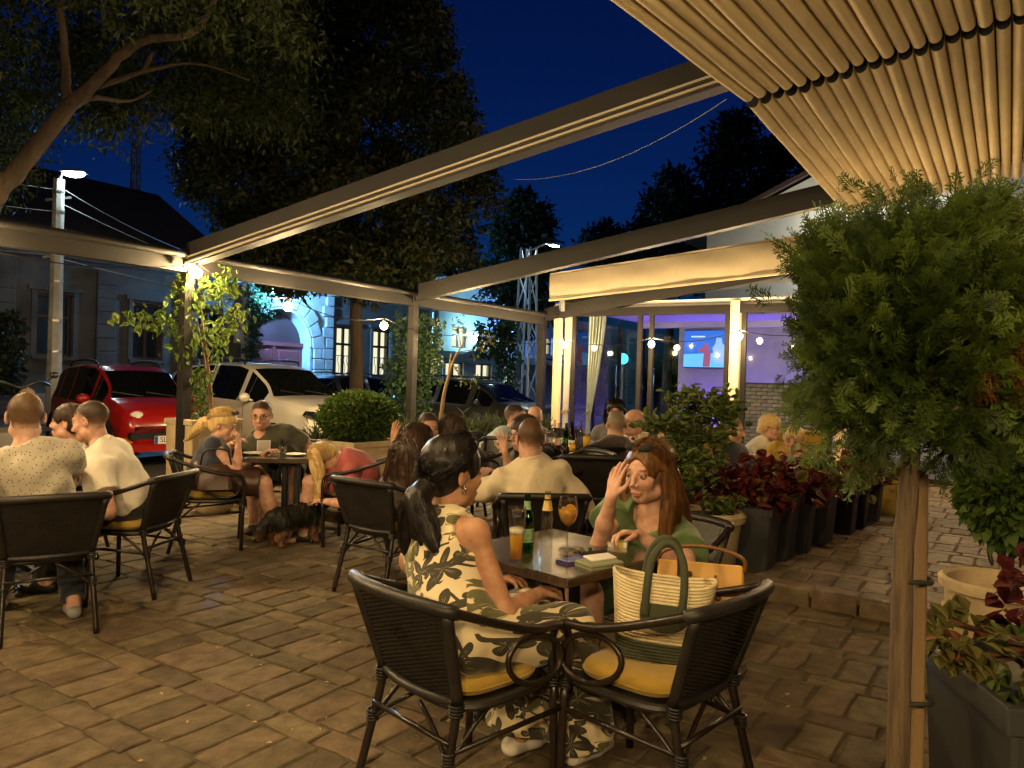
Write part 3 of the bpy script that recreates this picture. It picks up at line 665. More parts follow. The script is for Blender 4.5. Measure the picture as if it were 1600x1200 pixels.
for k, (a, b_, w_) in enumerate(((26.5, 17.6, 4.6), (32.0, 15.6, 4.2))):
    t = thing('market_canopy', ('white market canopy with a scalloped edge under the lit cafe windows' if k == 0 else 'white market canopy behind the steel lattice mast'), 'canopy', ab(a, b_, 0), UROT, 'white market canopies across the street')
    V = []; n = 20
    for j in range(7):
        for i in range(n + 1):
            tt = j / 6; x = (i / n - .5) * w_; V.append((x, -1.5 + tt * 3.0, 2.55 - .75 * abs(tt - .5) - .10 * abs(math.sin(i / n * math.pi * 3)) * (1 if j in (0, 6) else .3)))
    np_mesh('canvas', V, [(j * (n + 1) + i, j * (n + 1) + i + 1, (j + 1) * (n + 1) + i + 1, (j + 1) * (n + 1) + i) for j in range(6) for i in range(n)], m_tent, t)
    for sx in (-1, 1):
        for sy in (-1, 1): MB().tube([(sx * w_ * .49, sy * 1.45, 0), (sx * w_ * .49, sy * 1.45, 2.2)], .03, 6).build('pole', m_alu, t)

# ------------------------------------------------------------------ street lamps and wires
m_led = emis('cold_street_led', (0.70, 0.95, 1.0), 480)
pole_p = at(85, 560, 17.6); pole_p.z = 0
lp = thing('street_lamp', 'pale concrete lamp pole with a lit white lantern and overhead wires', 'street lamp', pole_p, UROT)
MB().lathe([(.17, 0), (.165, 1.2), (.12, 5.75)], 8).build('pole', m_conc, lp)
for z in (5.45, 5.0, 4.25, 3.4, 2.5, 1.8, 4.4): MB().lathe([(.165 - z * .007, z), (.175 - z * .007, z), (.175 - z * .007, z + .04), (.165 - z * .007, z + .04)], 8, cap=False).build('band', m_alu, lp)
MB().tube(spline([(0, 0, 5.6), (.02, -.02, 5.80), (.05, -.06, 5.90), (.10, -.12, 5.93)], 6), .035, 8).build('bracket_arm', m_alu, lp, True)
MB().box((.20, -.26, 5.95), (.30, .52, .07), Matrix.Rotation(R(35), 4, 'Z'), taper=(.8, .8)).build('lantern', m_alu, lp)
MB().ball((.20, -.26, 5.90), (.15, .24, .085), 14, 8, Matrix.Rotation(R(35), 3, 'Z')).build('lamp_bowl', emis('cold_lamp_bowl', (0.72, 0.95, 1.0), 190), lp, True)
for (z, y) in ((5.25, .22), (4.15, .26), (3.95, .3), (4.0, -.3)): MB().bar((-.22, y * .6, z), (.22, -y * .6, z + .12), .05, .05).build('insulator_arm', m_alu, lp)
PW = lambda x, y, z: MAT_OF[lp.name] @ Vector((x, y, z))
def wire(p, q, sag, label, r=.009):
    n = 14; P = [p.lerp(q, i / n) - Vector((0, 0, sag * 4 * (i / n) * (1 - i / n))) for i in range(n + 1)]
    tag(MB().tube(P, r, 5).build('overhead_wire', m_wire, None), label, 'cable', 'overhead wires')
m_wire = mat('grey_cable', (0.28, 0.28, 0.27), 0.5)
wire(PW(.1, 0, 5.55), ab(17.5, 21.8, 5.0), .35, 'overhead wire from the pole top to the gateway cornice')
wire(PW(.1, 0, 5.2), ab(22, 21.8, 4.5), .5, 'overhead wire from the pole to the dark house cornice', .012)
wire(PW(.1, 0, 3.95), ab(19, 21.2, 4.0), .2, 'lowest overhead wire from the pole crossing above the red car')
wire(PW(-.1, 0, 5.5), ab(-8, 22, 6.2), .3, 'overhead wire from the pole top towards the leaning trunk')
wire(PW(-.1, 0, 5.0), ab(-8, 21.5, 5.2), .3, 'upper overhead wire on the trunk side of the pole')
wire(PW(-.1, 0, 4.0), ab(-8, 21.5, 4.6), .3, 'lower overhead wire on the trunk side of the pole')
wire(at(800, 280, 14), at(1135, 155, 10), .30, 'thin pale cable crossing the open sky between tree and canopy', .005)
def lattice(name, label, base, H, w, top=None):
    t = thing(name, label, 'mast', base, UROT); tp = .55
    for sx, sy in ((1, 1), (1, -1), (-1, 1), (-1, -1)): MB().bar((sx * w / 2, sy * w / 2, 0), (sx * w / 2 * tp, sy * w / 2 * tp, H), .06, .06).build('corner_leg', m_galv, t)
    n = int(H / .8); br = MB()
    for k in range(n):
        z0, z1 = H * k / n, H * (k + 1) / n; w0, w1 = w / 2 * (1 - (1 - tp) * k / n), w / 2 * (1 - (1 - tp) * (k + 1) / n)
        for q in range(4):
            c = [(1, 1), (1, -1), (-1, -1), (-1, 1)]; p0, p1 = c[q], c[(q + 1) % 4]
            if k % 2: p0, p1 = p1, p0
            br.bar((p0[0] * w0, p0[1] * w0, z0), (p1[0] * w1, p1[1] * w1, z1), .03, .03)
    br.build('bracing', m_galv, t); return t
m_galv = mat('galvanised_steel', (0.45, 0.46, 0.46), 0.45, metal=0.5)
p = at(820, 600, 24); p.z = 0
lm = lattice('lattice_mast', 'grey steel lattice mast with a lit lamp above the roof beam', p, 5.6, .62)
MB().tube([(0, 0, 5.5), (.3, -.4, 5.75), (.55, -.5, 5.78)], .03, 6).build('lamp_arm', m_galv, lm)
MB().box((.62, -.55, 5.76), (.42, .22, .06)).build('lantern', m_alu, lm); MB().box((.62, -.55, 5.72), (.36, .17, .02)).build('led_panel', m_led, lm)
p = at(211, 300, 34); p.z = 0
lattice('lattice_mast', 'dark distant lattice mast rising behind the low tiled roof', p, 11.6, .42)
def wall_lamp(label, loc, colr, strength, rz, r=.09):
    t = thing('wall_lamp', label, 'lamp', loc, rz); MB().ball((0, 0, 0), r, 12, 8).build('globe', emis('lamp_glow', colr, strength), t, True)
    MB().tube([(0, 0, r * .8), (0, .12, r + .12), (0, .35, r + .10)], .02, 6).build('bracket', m_black, t); return t
wall_lamp('cold white floodlamp over the ivy at the gateway corner', ab(17.5, 21.2, 4.25), (0.16, 0.50, 1.0), 11500, UROT)
wall_lamp('blue flood lamp on the far cafe front', ab(33.2, 21.5, 4.0), (0.10, 0.25, 1.0), 900, UROT, .16)
wall_lamp('added white lamp lighting the gable, unseen behind the thuja', ab(17.6, 2.6, 4.7), (1.0, 0.95, 0.82), 1100, UROT, .10)  # added source, out of sight, that brightens the gable wall
wall_lamp('cold white lamp beside the lit cafe windows', ab(29.8, 21.5, 3.5), (0.35, 0.85, 1.0), 700, UROT, .13)
t = thing('globe_lamp', 'cyan globe lamp on a thin post seen through the pavilion glass', 'street lamp', (lambda q: (q.x, q.y, 0))(at(972, 600, 21)))
MB().tube([(0, 0, 0), (0, 0, 2.0)], .035, 8).build('post', m_alu, t); MB().ball((0, 0, 2.14), .15, 14, 10).build('globe', emis('cyan_globe', (0.06, 0.62, 0.75), 7), t, True)
# ------------------------------------------------------------------ festoon lights
def on_b(px, py, b_):
    r = ray(px, py); return Vector((0, 0, CH)) + r * (b_ / (r.x * Vv.x + r.y * Vv.y))
def on_a(px, py, a_):
    r = ray(px, py); return Vector((0, 0, CH)) + r * (a_ / (r.x * U.x + r.y * U.y))
m_bulb = emis('warm_bulb', (1.0, 0.70, 0.33), 300 * BULB)
seen = [on_b(308, 425, 7.42), on_b(450, 478, 7.42), on_b(600, 508, 7.42), on_b(740, 530, 7.42), on_a(882, 538, 12.2), on_a(1018, 537, 12.2), on_a(1155, 525, 12.2)]
hid = [ab(12.45, 2.3, 2.35), ab(12.45, 0.6, 2.45)]
lft = [ab(2.9, 7.42, 2.40), ab(.9, 7.42, 2.45), ab(-.6, 7.42, 2.45), ab(1.31, 5.6, zr(5.6) - .2), ab(1.31, 3.6, zr(3.6) - .2), ab(1.31, 1.3, zr(1.3) - .2)]  # last three: unseen bulbs added along the rafter to brighten the foreground
proto = None
desc = ['lit warm bulb glowing in the top leaves of the climbing tree', 'lit warm bulb in front of the blue gateway arch', 'lit warm bulb near the tall lit windows', 'lit warm bulb in front of the far cafe', 'lit warm bulb beside the cream corner column', 'lit warm bulb between the dark pavilion mullions', 'lit warm bulb touching the cream column by the television',
        'lit warm bulb hidden by the thuja near the pavilion', 'lit warm bulb beyond the thuja at the pavilion end', 'lit warm bulb on the beam above the men in pale shirts', 'lit warm bulb at the outer corner of the left bay', 'lit warm bulb past the outer left post', 'added unseen warm bulb under the nearest rafter, street end', 'added unseen warm bulb midway along the nearest rafter', 'added unseen warm bulb under the nearest rafter, house end']
for i, p in enumerate(seen + hid + lft):
    if proto is None:
        t = proto = thing('string_bulb', desc[i], 'light bulb', p, 0, 'warm festoon bulbs')
        MB().lathe([(.0001, -.066), (.026, -.061), (.047, -.038), (.055, -.006), (.049, .020), (.028, .040), (.014, .048)], 14, cap=False).build('globe', m_bulb, t, True)
        MB().lathe([(.016, .045), (.018, .05), (.018, .095), (.010, .105)], 10).build('socket', m_black, t, AUTO)
    else: dup(proto, p, 0, desc[i])
def festoon(ps, label):
    P = []
    for i in range(len(ps) - 1):
        a, b_ = ps[i] + Vector((0, 0, .10)), ps[i + 1] + Vector((0, 0, .10))
        for k in range(8): t = k / 8; P.append(a.lerp(b_, t) - Vector((0, 0, .12 * 4 * t * (1 - t))))
    P.append(ps[-1] + Vector((0, 0, .10)))
    tag(MB().tube(P, .006, 5).build('festoon_cable', m_black), label, 'cable')
festoon(lft[::-1] + seen[:5], 'black festoon cable strung under the front beam'); festoon(seen[4:] + hid, 'black festoon cable strung along the pavilion front')
# globe lanterns added out of view behind the viewpoint, to light the foreground
m_globe = emis('opal_fill_globe', (1.0, 0.70, 0.32), 170 * BULB)
m_globe2 = emis('dim_opal_fill_globe', (1.0, 0.70, 0.32), 85 * BULB)
for (p, l) in ((Vector((1.75, -.75, 2.25)), 'added opal fill lantern behind the viewpoint, nearest the pots'), (Vector((-2.9, -1.0, 2.45)), 'added opal fill lantern behind the viewpoint, towards the outer edge'), (Vector((-.35, -1.3, 2.35)), 'added opal fill lantern behind the viewpoint, midway')):
    t = thing('fill_lantern', l, 'lamp', p, 0, 'added opal fill lanterns'); MB().ball((0, 0, 0), .10, 16, 10).build('globe', m_globe2 if p.x > 1 else m_globe, t, True)
    MB().lathe([(.05, .095), (.055, .12), (.02, .14)], 12).build('cap', m_black, t); MB().tube([(0, 0, .13), (0, 0, .22), (0, -.1, .26), (0, -.3, .24)], .012, 6).build('bracket', m_black, t)

t = thing('path_fill_lamp', 'added opal fill lamp over the entrance path, unseen behind the thuja', 'lamp', ab(7.6, .45, 2.25)); MB().ball((0, 0, 0), .11, 16, 10).build('globe', emis('path_fill_glow', (1.0, 0.66, 0.27), 125), t, True)  # globe added out of sight to light the upper terrace and planters
MB().tube([(0, 0, .10), (0, 0, 1.2)], .006, 6).build('cord', m_black, t); MB().lathe([(.05, .09), (.06, .12), (.015, .16)], 12).build('cap', m_black, t)
# ------------------------------------------------------------------ rattan armchair
def weave():
    V = []; Fq = []; NS, NT = 44, 22
    def surf(u, v):  # u -1..1 across, v 0..1 up
        w = .215 + .055 * v; y = -.205 - .105 * v - .035 * (1 - u * u) * (.5 + v * .6)
        return np.array([u * w, y, .462 + .335 * v])
    for i in range(NS):
        v0, v1 = (i - .12) / NS, (i + 1.12) / NS; nn = 2 * NT
        for j in range(nn + 1):
            u = -1 + 2 * j / nn; ph = math.cos(math.pi * j * .5 + math.pi * (i % 2) + .0); amp = .0045 * (1 if j % 2 == 0 else 0)
            sgn = 1 if ((j // 2 + i) % 2 == 0) else -1
            d = abs((j - nn / 2) / 4.0) + abs((i - NS * .56) / 4.5)
            if d < 1.35 and (i // 2 + j // 3) % 2 == 0: amp *= 2.6
            for vv in (v0, (v0 + v1) / 2, v1):
                p = surf(u, vv); off = amp * sgn + (.0016 if vv not in (v0, v1) else 0) * 1
                V.append(p + np.array([0, -off, -off * .3]))
        b = len(V) - 3 * (nn + 1)
        for j in range(nn):
            for k in range(2): Fq.append((b + 3 * j + k, b + 3 * j + k + 1, b + 3 * (j + 1) + k + 1, b + 3 * (j + 1) + k))
    n0 = len(V)
    for j in range(NT + 1):   # stakes
        u = -1 + 2 * j / NT
        for i in range(13):
            for du in (-.046, .046):
                V.append(surf(u + du, i / 12) + np.array([0, .001, 0]))
        b = n0 + j * 26
        for i in range(12): Fq.append((b + 2 * i, b + 2 * i + 1, b + 2 * i + 3, b + 2 * i + 2))
    return V, Fq
def make_chair(label, cushion=True):
    t = thing('rattan_armchair', label, 'chair', (0, 0, 0), 0, 'dark rattan armchairs around the terrace tables')
    V, Fq = weave(); np_mesh('backrest', V, Fq, m_wick, t, smooth=False)
    band = MB()
    for s in (1, -1):
        pts = [(s * (.215 + .055 * v), -.205 - .105 * v, .455 + .34 * v) for v in np.linspace(0, 1, 9)]
        band.tube(pts, .021, 8)
    band.tube(spline([(-.215, -.205, .46), (-.1, -.232, .458), (0, -.240, .458), (.1, -.232, .458), (.215, -.205, .46)], 4), .017, 8)
    band.build('back_frame', m_wick, t, True)
    MB().tube(spline([(-.285, -.285, .795), (-.27, -.318, .806), (-.15, -.352, .812), (0, -.364, .814), (.15, -.352, .812), (.27, -.318, .806), (.285, -.285, .795)], 5), .024, 10).build('top_rail', m_wick, t, True)
    for s in (1, -1):
        arm = [(s * .280, -.300, .800), (s * .300, -.17, .752), (s * .305, -.02, .702), (s * .300, .10, .672), (s * .292, .18, .664), (s * .283, .245, .645), (s * .276, .275, .59), (s * .272, .278, .50), (s * .268, .272, .43)]
        MB().tube(spline(arm, 5), .0165, 9).build('arm', m_tube, t, True)
        MB().tube([(s * .276, .10 + .135 * math.cos(R(k * 15)), .555 + .088 * math.sin(R(k * 15)) - .02 * math.cos(R(k * 15))) for k in range(24)], .0115, 8, closed=True).build('arm_loop', m_tube, t, True)
        MB().tube(spline([(s * .268, .272, .43), (s * .262, .268, .2), (s * .258, .264, 0)], 3), .0165, 9).build('leg', m_tube, t, True)
        MB().tube(spline([(s * .215, -.205, .46), (s * .218, -.225, .36), (s * .228, -.275, .16), (s * .236, -.315, 0)], 4), .0165, 9).build('leg', m_tube, t, True)
    br = MB()
    for s in (1, -1):
        br.tube([(s * .222, -.245, .30), (s * .262, .268, .335)], .010, 7)
        br.tube(spline([(s * .222, -.25, .27), (s * .13, -.235, .35), (s * .03, -.225, .415)], 3), .009, 7)
        br.tube(spline([(s * .222, -.25, .27), (s * .222, -.16, .35), (s * .222, -.07, .415)], 3), .009, 7)
    br.tube([(-.222, -.245, .335), (.222, -.245, .335)], .010, 7); br.tube([(-.262, .266, .345), (.262, .266, .345)], .010, 7)
    br.build('stretcher', m_tube, t, True)
    for s in (1, -1):
        for (x, y, z, r_) in ((.222, -.248, .29, .021), (.217, -.215, .44, .023), (.268, .272, .43, .021)):
            bd = MB()
            for k in range(4): bd.tube([(s * x + .0 + r_ * math.cos(R(q * 45)), y + r_ * math.sin(R(q * 45)), z + .011 * (k - 1.5)) for q in range(8)], .0055, 5, closed=True)
            bd.build('cane_binding', m_wick, t, True)
    pr = []; st = MB(); n = 32
    def sq(th, hx, hy, e=4): c, s_ = math.cos(th), math.sin(th); return (hx * math.copysign(abs(c) ** (2 / e), c), .035 + hy * math.copysign(abs(s_) ** (2 / e), s_))
    rg = [sq(2 * math.pi * k / n, .235, .235) for k in range(n)]
    st.tube([(x, y, .43) for x, y in rg], .017, 8, closed=True)
    o = len(st.v); st.add([(x, y, .438) for x, y in rg] + [(x, y, .422) for x, y in rg], [tuple(range(n)), tuple(range(2 * n - 1, n - 1, -1))])
    st.build('seat', m_wick, t, AUTO)
    if cushion:
        cv = MB(); lv = [(.90, .443), (.985, .452), (1.0, .468), (.985, .486), (.90, .499), (.6, .505), (.25, .503)]
        for (k_, z) in lv: cv.v += [((x * .86 * k_), .035 + (y - .035) * .86 * k_, z + (.004 * math.sin(x * 30) * math.cos(y * 26) if z > .49 else 0)) for x, y in rg]
        for i in range(len(lv) - 1): cv.f += [(i * n + k, i * n + (k + 1) % n, (i + 1) * n + (k + 1) % n, (i + 1) * n + k) for k in range(n)]
        cv.f += [tuple(range(n - 1, -1, -1)), tuple((len(lv) - 1) * n + k for k in range(n))]
        cu = cv.build('seat_cushion', m_must, t, True)
        MB().tube([(x * .865, .035 + (y - .035) * .865, .468) for x, y in rg], .0045, 5, closed=True).build('piping', m_must, cu, True)
    return t
CH_LIST = []
_chair = None
def chair(x, y, f, label):
    """f: facing direction (2-vector)"""
    global _chair
    rz = math.atan2(f[1], f[0]) - math.pi / 2; z = floor_at(Vector((x, y, 0)))
    if _chair is None:
        _chair = make_chair(label); _chair.scale = (.965, .965, .965); _chair.location = (x, y, z); _chair.rotation_euler = (0, 0, rz); MAT_OF[_chair.name] = Matrix.Translation((x, y, z)) @ Matrix.Rotation(rz, 4, 'Z'); return _chair
    return dup(_chair, (x, y, z), rz, label)
C1 = chair(-.145, 2.77, (.72, .69), 'rattan armchair of the woman in the leaf print, woven back towards the viewer')
C2 = chair(.55, 2.80, (-.74, .67), 'rattan armchair holding the straw tote bag on its mustard cushion')
C3 = chair(.74, 3.92, (-.70, -.71), 'rattan armchair behind the woman in the green top')
C4 = chair(.20, 5.05, (-.10, 1.0), 'rattan armchair of the man in the cream shirt')
C5 = chair(-.83, 5.42, (.55, .83), 'rattan armchair of the woman with long brown hair')
C6 = chair(-2.66, 4.42, (-.60, .80), 'rattan armchair of the man in the speckled grey shirt')
C7 = chair(-2.56, 5.24, (-.99, .10), 'rattan armchair of the leaning man in the white shirt')
C8 = chair(-2.55, 6.55, (.93, .36), 'rattan armchair of the blonde woman in the navy top')
C9 = chair(-1.32, 6.85, (-.96, .05), 'rattan armchair of the woman bending down in pink')
C10 = chair(.72, 6.35, (.10, .99), 'empty rattan armchair just past the head of the woman in green')
C11 = chair(.78, 7.35, (-.5, .86), 'rattan armchair of the man in the dark brown shirt')
C12 = chair(.62, 8.9, (.1, -.99), 'rattan armchair on the far side of the bottle table')
C13 = chair(-.75, 7.05, (.30, -.95), 'rattan armchair of the young man facing the long haired woman')
C14 = chair(-.20, 7.9, (.8, -.5), 'rattan armchair of the man in the pale blue polo')
C15 = chair(-2.25, 7.75, (.10, -.99), 'rattan armchair of the man in olive by the white car')
C16 = chair(1.42, 6.6, (.2, 1.0), 'rattan armchair of the man in the grey shirt behind the leafy shrub')
C17 = chair(-.30, 7.3, (-.75, -.66), 'rattan armchair of the curly haired woman with bare shoulders')
C18 = chair(-3.55, 6.1, (-.9, -.3), 'rattan armchair of the smiling woman in the white top')
C19 = chair(.47, 6.35, (-.8, -.3), 'rattan armchair of the woman raising her hand')

# ------------------------------------------------------------------ tables
def make_table(label, size=.70, H=.75):
    t = thing('pedestal_table', label, 'table', (0, 0, 0), 0, 'dark pedestal cafe tables')
    MB().box((0, 0, H - .018), (size, size, .036), bev=.006).build('table_top', m_tabl, t)
    MB().box((0, 0, H - .048), (size * .55, size * .55, .022)).build('top_plate', m_black, t)
    for sx, sy in ((.045, .045), (-.045, .045), (.045, -.045), (-.045, -.045)): MB().box((sx * 1.15, sy * 1.15, (H - .06 + .16) / 2), (.036, .036, H - .06 - .16)).build('column', m_black, t)
    MB().box((0, 0, .155), (.16, .16, .07), bev=.01).build('hub', m_black, t)
    for k in range(4):
        an = R(45 + 90 * k); c, s = math.cos(an), math.sin(an)
        MB().tube(spline([(c * .06, s * .06, .165), (c * .16, s * .16, .15), (c * .27, s * .27, .075), (c * .335, s * .335, .035)], 4), [.022] * 9 + [.018] * 4, 8).build('leg', m_black, t, True)
        MB().lathe([(.026, 0), (.026, .02), (.014, .04)], 10, (c * .335, s * .335, 0)).build('foot', m_black, t)
    return t
TT = (.23, 3.39)
T1 = make_table('dark glossy cafe table nearest the viewer, laid with drinks and phones'); T1.location = (*TT, 0); T1.rotation_euler = (0, 0, R(45)); MAT_OF[T1.name] = Matrix.Translation((*TT, 0)) @ Matrix.Rotation(R(45), 4, 'Z')
def table(x, y, rz, label):
    return dup(T1, (x, y, floor_at(Vector((x, y, 0)))), R(rz), label)
table(-1.98, 6.98, 5, 'dark cafe table with plates between the blonde woman and the man in olive')
table(-.50, 6.20, 30, 'dark cafe table between the long haired woman and the young man')
table(.55, 8.1, 20, 'dark cafe table crowded with bottles by the corner column')
table(-3.45, 5.1, 20, 'dark cafe table between the men in pale shirts at the outer edge')
table(.12, 5.95, 0, 'dark cafe table in front of the man in the cream shirt')
# ------------------------------------------------------------------ things on the near table
ZT = .75
def on_table(px, py): return onz(px, py, ZT)
def murky(name, c, tc, k):
    m, nt, p = _new(name); p.inputs['Base Color'].default_value = col4(c); p.inputs['Roughness'].default_value = .1; L = nt.links
    t = nt.nodes.new('ShaderNodeBsdfTransparent'); t.inputs[0].default_value = col4(tc); mx = nt.nodes.new('ShaderNodeMixShader'); mx.inputs[0].default_value = k
    L.new(p.outputs[0], mx.inputs[1]); L.new(t.outputs[0], mx.inputs[2]); L.new(mx.outputs[0], nt.nodes['Material Output'].inputs[0]); return m
m_gclear = thin_glass('clear_bottle_glass', (0.92, 0.92, 0.90), 0.11, 0.03)
m_ggreen = thin_glass('green_bottle_glass', (0.16, 0.62, 0.14), 0.07, 0.03)
m_beer = murky('lager', (0.80, 0.42, 0.04), (0.95, 0.62, 0.14), .5)
m_foam = mat('beer_foam', (0.85, 0.76, 0.56), 0.8, bump=.3, bs=300)
m_label = mat('gold_label', (0.62, 0.42, 0.08), 0.4, c2=(0.7, 0.55, 0.25), ns=60, metal=.3)
m_wine = murky('amber_spritz', (0.85, 0.48, 0.08), (1.0, 0.75, 0.3), .45)
m_orange = mat('orange_slice', (0.85, 0.34, 0.03), 0.5, c2=(0.9, 0.5, 0.1), ns=80)
m_ice = thin_glass('ice', (0.9, 0.93, 0.95), 0.15, 0.1)
def prof_thick(outer, th): return outer + [(max(r_ - th, .0005), z + (th if i == 0 else 0)) for i, (r_, z) in enumerate(outer)][::-1]
p = on_table(806, 878)
t = thing('beer_glass', 'tall pilsner glass half full of lager on the near table', 'glass', p)
MB().lathe(prof_thick([(.031, 0), (.028, .012), (.027, .03), (.030, .10), (.034, .17), (.037, .225)], .003), 24, cap=False).build('glass', m_gclear, t, True)
MB().lathe([(.0005, .012), (.023, .014), (.0255, .06), (.0285, .115), (.0005, .115)], 20, cap=False).build('beer', m_beer, t, True)
MB().lathe([(.0005, .116), (.0287, .116), (.030, .138), (.0005, .142)], 20, cap=False).build('foam', m_foam, t, True)
p = on_table(822, 862)
t = thing('beer_bottle', 'green beer bottle beside the pilsner glass', 'bottle', p)
MB().lathe(prof_thick([(.026, 0), (.031, .006), (.031, .125), (.028, .155), (.016, .185), (.0135, .20), (.0132, .24), (.0145, .243), (.0145, .252)], .0025), 24, cap=False).build('glass', m_ggreen, t, True)
MB().lathe([(.0316, .045), (.0316, .105)], 24, cap=False).build('body_label', mat('green_label', (0.05, 0.2, 0.05), .5, c2=(.3, .4, .2), ns=50), t, True)
MB().lathe([(.0170, .186), (.0142, .20), (.0138, .222)], 20, cap=False).build('neck_label', mat('pale_green_foil', (0.25, 0.4, 0.2), .4), t, True)
p = on_table(854, 848)
t = thing('soda_bottle', 'clear soda bottle with a gold neck label', 'bottle', p)
MB().lathe(prof_thick([(.024, 0), (.028, .006), (.028, .06), (.0255, .08), (.028, .11), (.0275, .13), (.021, .165), (.0145, .20), (.0128, .225), (.0145, .228), (.0145, .238)], .0025), 24, cap=False).build('glass', m_gclear, t, True)
MB().lathe([(.0242, .150), (.0205, .17), (.0165, .195)], 20, cap=False).build('shoulder_label', m_label, t, True)
MB().lathe([(.0146, .203), (.0138, .222)], 20, cap=False).build('neck_foil', m_label, t, True)
p = on_table(886, 858)
t = thing('wine_glass', 'balloon wine glass of amber spritz with orange slices', 'glass', p)
MB().lathe(prof_thick([(.036, 0), (.034, .003), (.006, .008), (.004, .02), (.0038, .095), (.010, .105), (.032, .125), (.043, .155), (.045, .18), (.041, .21), (.035, .235)], .0016), 28, cap=False).build('glass', m_gclear, t, True)
MB().lathe([(.0005, .107), (.012, .108), (.031, .127), (.0412, .156), (.0428, .176), (.0005, .176)], 24, cap=False).build('drink', m_wine, t, True)
for k, (dx, dy, dz, rx, rz_) in enumerate(((.012, -.01, .178, 60, 20), (-.014, .004, .165, 75, 110))):
    MB().lathe([(.0005, -.004), (.024, -.004), (.026, 0), (.024, .004), (.0005, .004)], 18, (dx, dy, dz), Matrix.Rotation(R(rz_), 3, 'Z') @ Matrix.Rotation(R(rx), 3, 'X'), cap=False).build('orange_slice', m_orange, t, AUTO)
for (dx, dy, dz) in ((-.016, -.012, .182), (.006, .02, .186)): MB().box((dx, dy, dz), (.02, .02, .02), Matrix.Rotation(.5 + dx * 40, 3, 'X') @ Matrix.Rotation(.4, 3, 'Z'), bev=.003).build('ice_cube', m_ice, t)
p = on_table(886, 862)
p = on_table(893, 868)
t = thing('glass_ashtray', 'cut glass ashtray beside the stem of the wine glass', 'ashtray', p)
q = MB().lathe([(.0005, .004), (.035, .004), (.040, .012), (.044, .030), (.048, .034), (.054, .028), (.056, .012), (.050, 0), (.0005, 0)], 20, cap=False)
q.v = [(x * (1 + .06 * math.cos(10 * math.atan2(y, x))), y * (1 + .06 * math.cos(10 * math.atan2(y, x))), z) for x, y, z in q.v]; q.build('bowl', m_gclear, t, False)
def slab(name, label, cat, px, py, dims, rz, m, bev=.004, z0=0.0, tilt=0):
    p = on_table(px, py); t = thing(name, label, cat, (p.x, p.y, ZT + z0), R(rz)); MB().box((0, 0, dims[2] / 2), dims, Matrix.Rotation(tilt, 3, 'X'), bev=bev).build('body', m, t); return t
t = slab('smartphone', 'dark blue smartphone lying near the table edge', 'phone', 897, 877, (.075, .15, .010), -50, mat('navy_phone_case', (0.035, 0.03, 0.12), .25))
MB().box((0, 0, .0106), (.066, .138, .001)).build('screen', mat('phone_screen', (0.03, 0.03, 0.10), .05, emit=(.12, .1, .4), es=.15), t)
t = slab('smartphone', 'second dark phone lying behind the blue phone', 'phone', 922, 862, (.07, .14, .010), -62, mat('dark_phone', (0.05, 0.045, 0.05), .15))
MB().box((0, 0, .0106), (.062, .130, .001)).build('screen', m_panes, t)
t = slab('wallet', 'sage green folding wallet at the table corner', 'wallet', 936, 884, (.11, .17, .022), -58, mat('sage_leather', (0.24, 0.25, 0.16), .55, bump=.2, bs=200))
MB().box((-.02, .02, .030), (.06, .13, .006), Matrix.Rotation(.12, 3, 'Y'), bev=.002).build('card', m_porc, t)
MB().box((0, 0, .0115), (.113, .172, .003)).build('edge_piping', mat('dark_sage', (0.10, 0.11, 0.06), .6), t)
t = slab('cigarette_packet', 'white cigarette packet with its lid open', 'packet', 966, 853, (.056, .088, .022), 75, m_porc, .002)
MB().box((0, .055, .024), (.056, .03, .018), Matrix.Rotation(.7, 3, 'X')).build('lid', m_porc, t); MB().box((0, -.012, .0115), (.0575, .03, .024)).build('band', m_label, t)
t = slab('smartphone', 'black phone lying flat behind the cigarette packet', 'phone', 962, 842, (.075, .15, .010), 80, m_black)
MB().box((0, 0, .0106), (.066, .138, .001)).build('screen', m_panes, t)
p = on_table(1030, 846)
t = thing('menu_holder', 'dark wooden block menu holder standing at the table edge', 'menu holder', p, R(20))
m_blk = mat('dark_stained_wood', (0.055, 0.035, 0.025), .6, c2=(.10, .065, .045), ns=8, bump=.3, bs=60)
MB().box((0, 0, .055), (.115, .05, .11), bev=.004).build('base', m_blk, t); MB().box((-.022, 0, .16), (.055, .045, .10), bev=.004).build('upright', m_blk, t)
MB().box((.03, -.027, .05), (.045, .006, .06)).build('recess', m_black, t); MB().box((.03, .0, .135), (.04, .04, .05), bev=.004).build('peg', m_blk, t); MB().box((-.055, -.03, .03), (.03, .012, .055)).build('tag', m_must, t)

# generic small tableware elsewhere
def bottle_at(P, label, m, h=.24, r_=.03, lab=None):
    t = thing('bottle', label, 'bottle', P, 0, 'bottles on the far table'); k = h / .24
    MB().lathe(prof_thick([(r_ * .85, 0), (r_, .006), (r_, .12 * k), (r_ * .8, .155 * k), (.014, .185 * k), (.012, .235 * k), (.0135, h)], .002), 14, cap=False).build('glass', m, t, True)
    if lab: MB().lathe([(r_ + .0006, .04), (r_ + .0006, .10)], 14, cap=False).build('label', lab, t, True)
    return t
def tumbler(P, label, h=.12, r_=.032, fill=None, cat='glass'):
    t = thing('tumbler', label, cat, P, 0, 'drinking glasses on the far tables')
    MB().lathe(prof_thick([(r_ * .85, 0), (r_, h)], .002), 16, cap=False).build('glass', m_gclear, t, True)
    if fill: MB().lathe([(.0005, .006), (r_ * .80, .007), (r_ * .94, h * .82), (.0005, h * .82)], 14, cap=False).build('drink', fill, t, True)
    return t
m_juice = mat('orange_juice', (0.95, 0.50, 0.02), .4); m_brown = thin_glass('brown_glass', (0.35, 0.14, 0.05), 0.07)
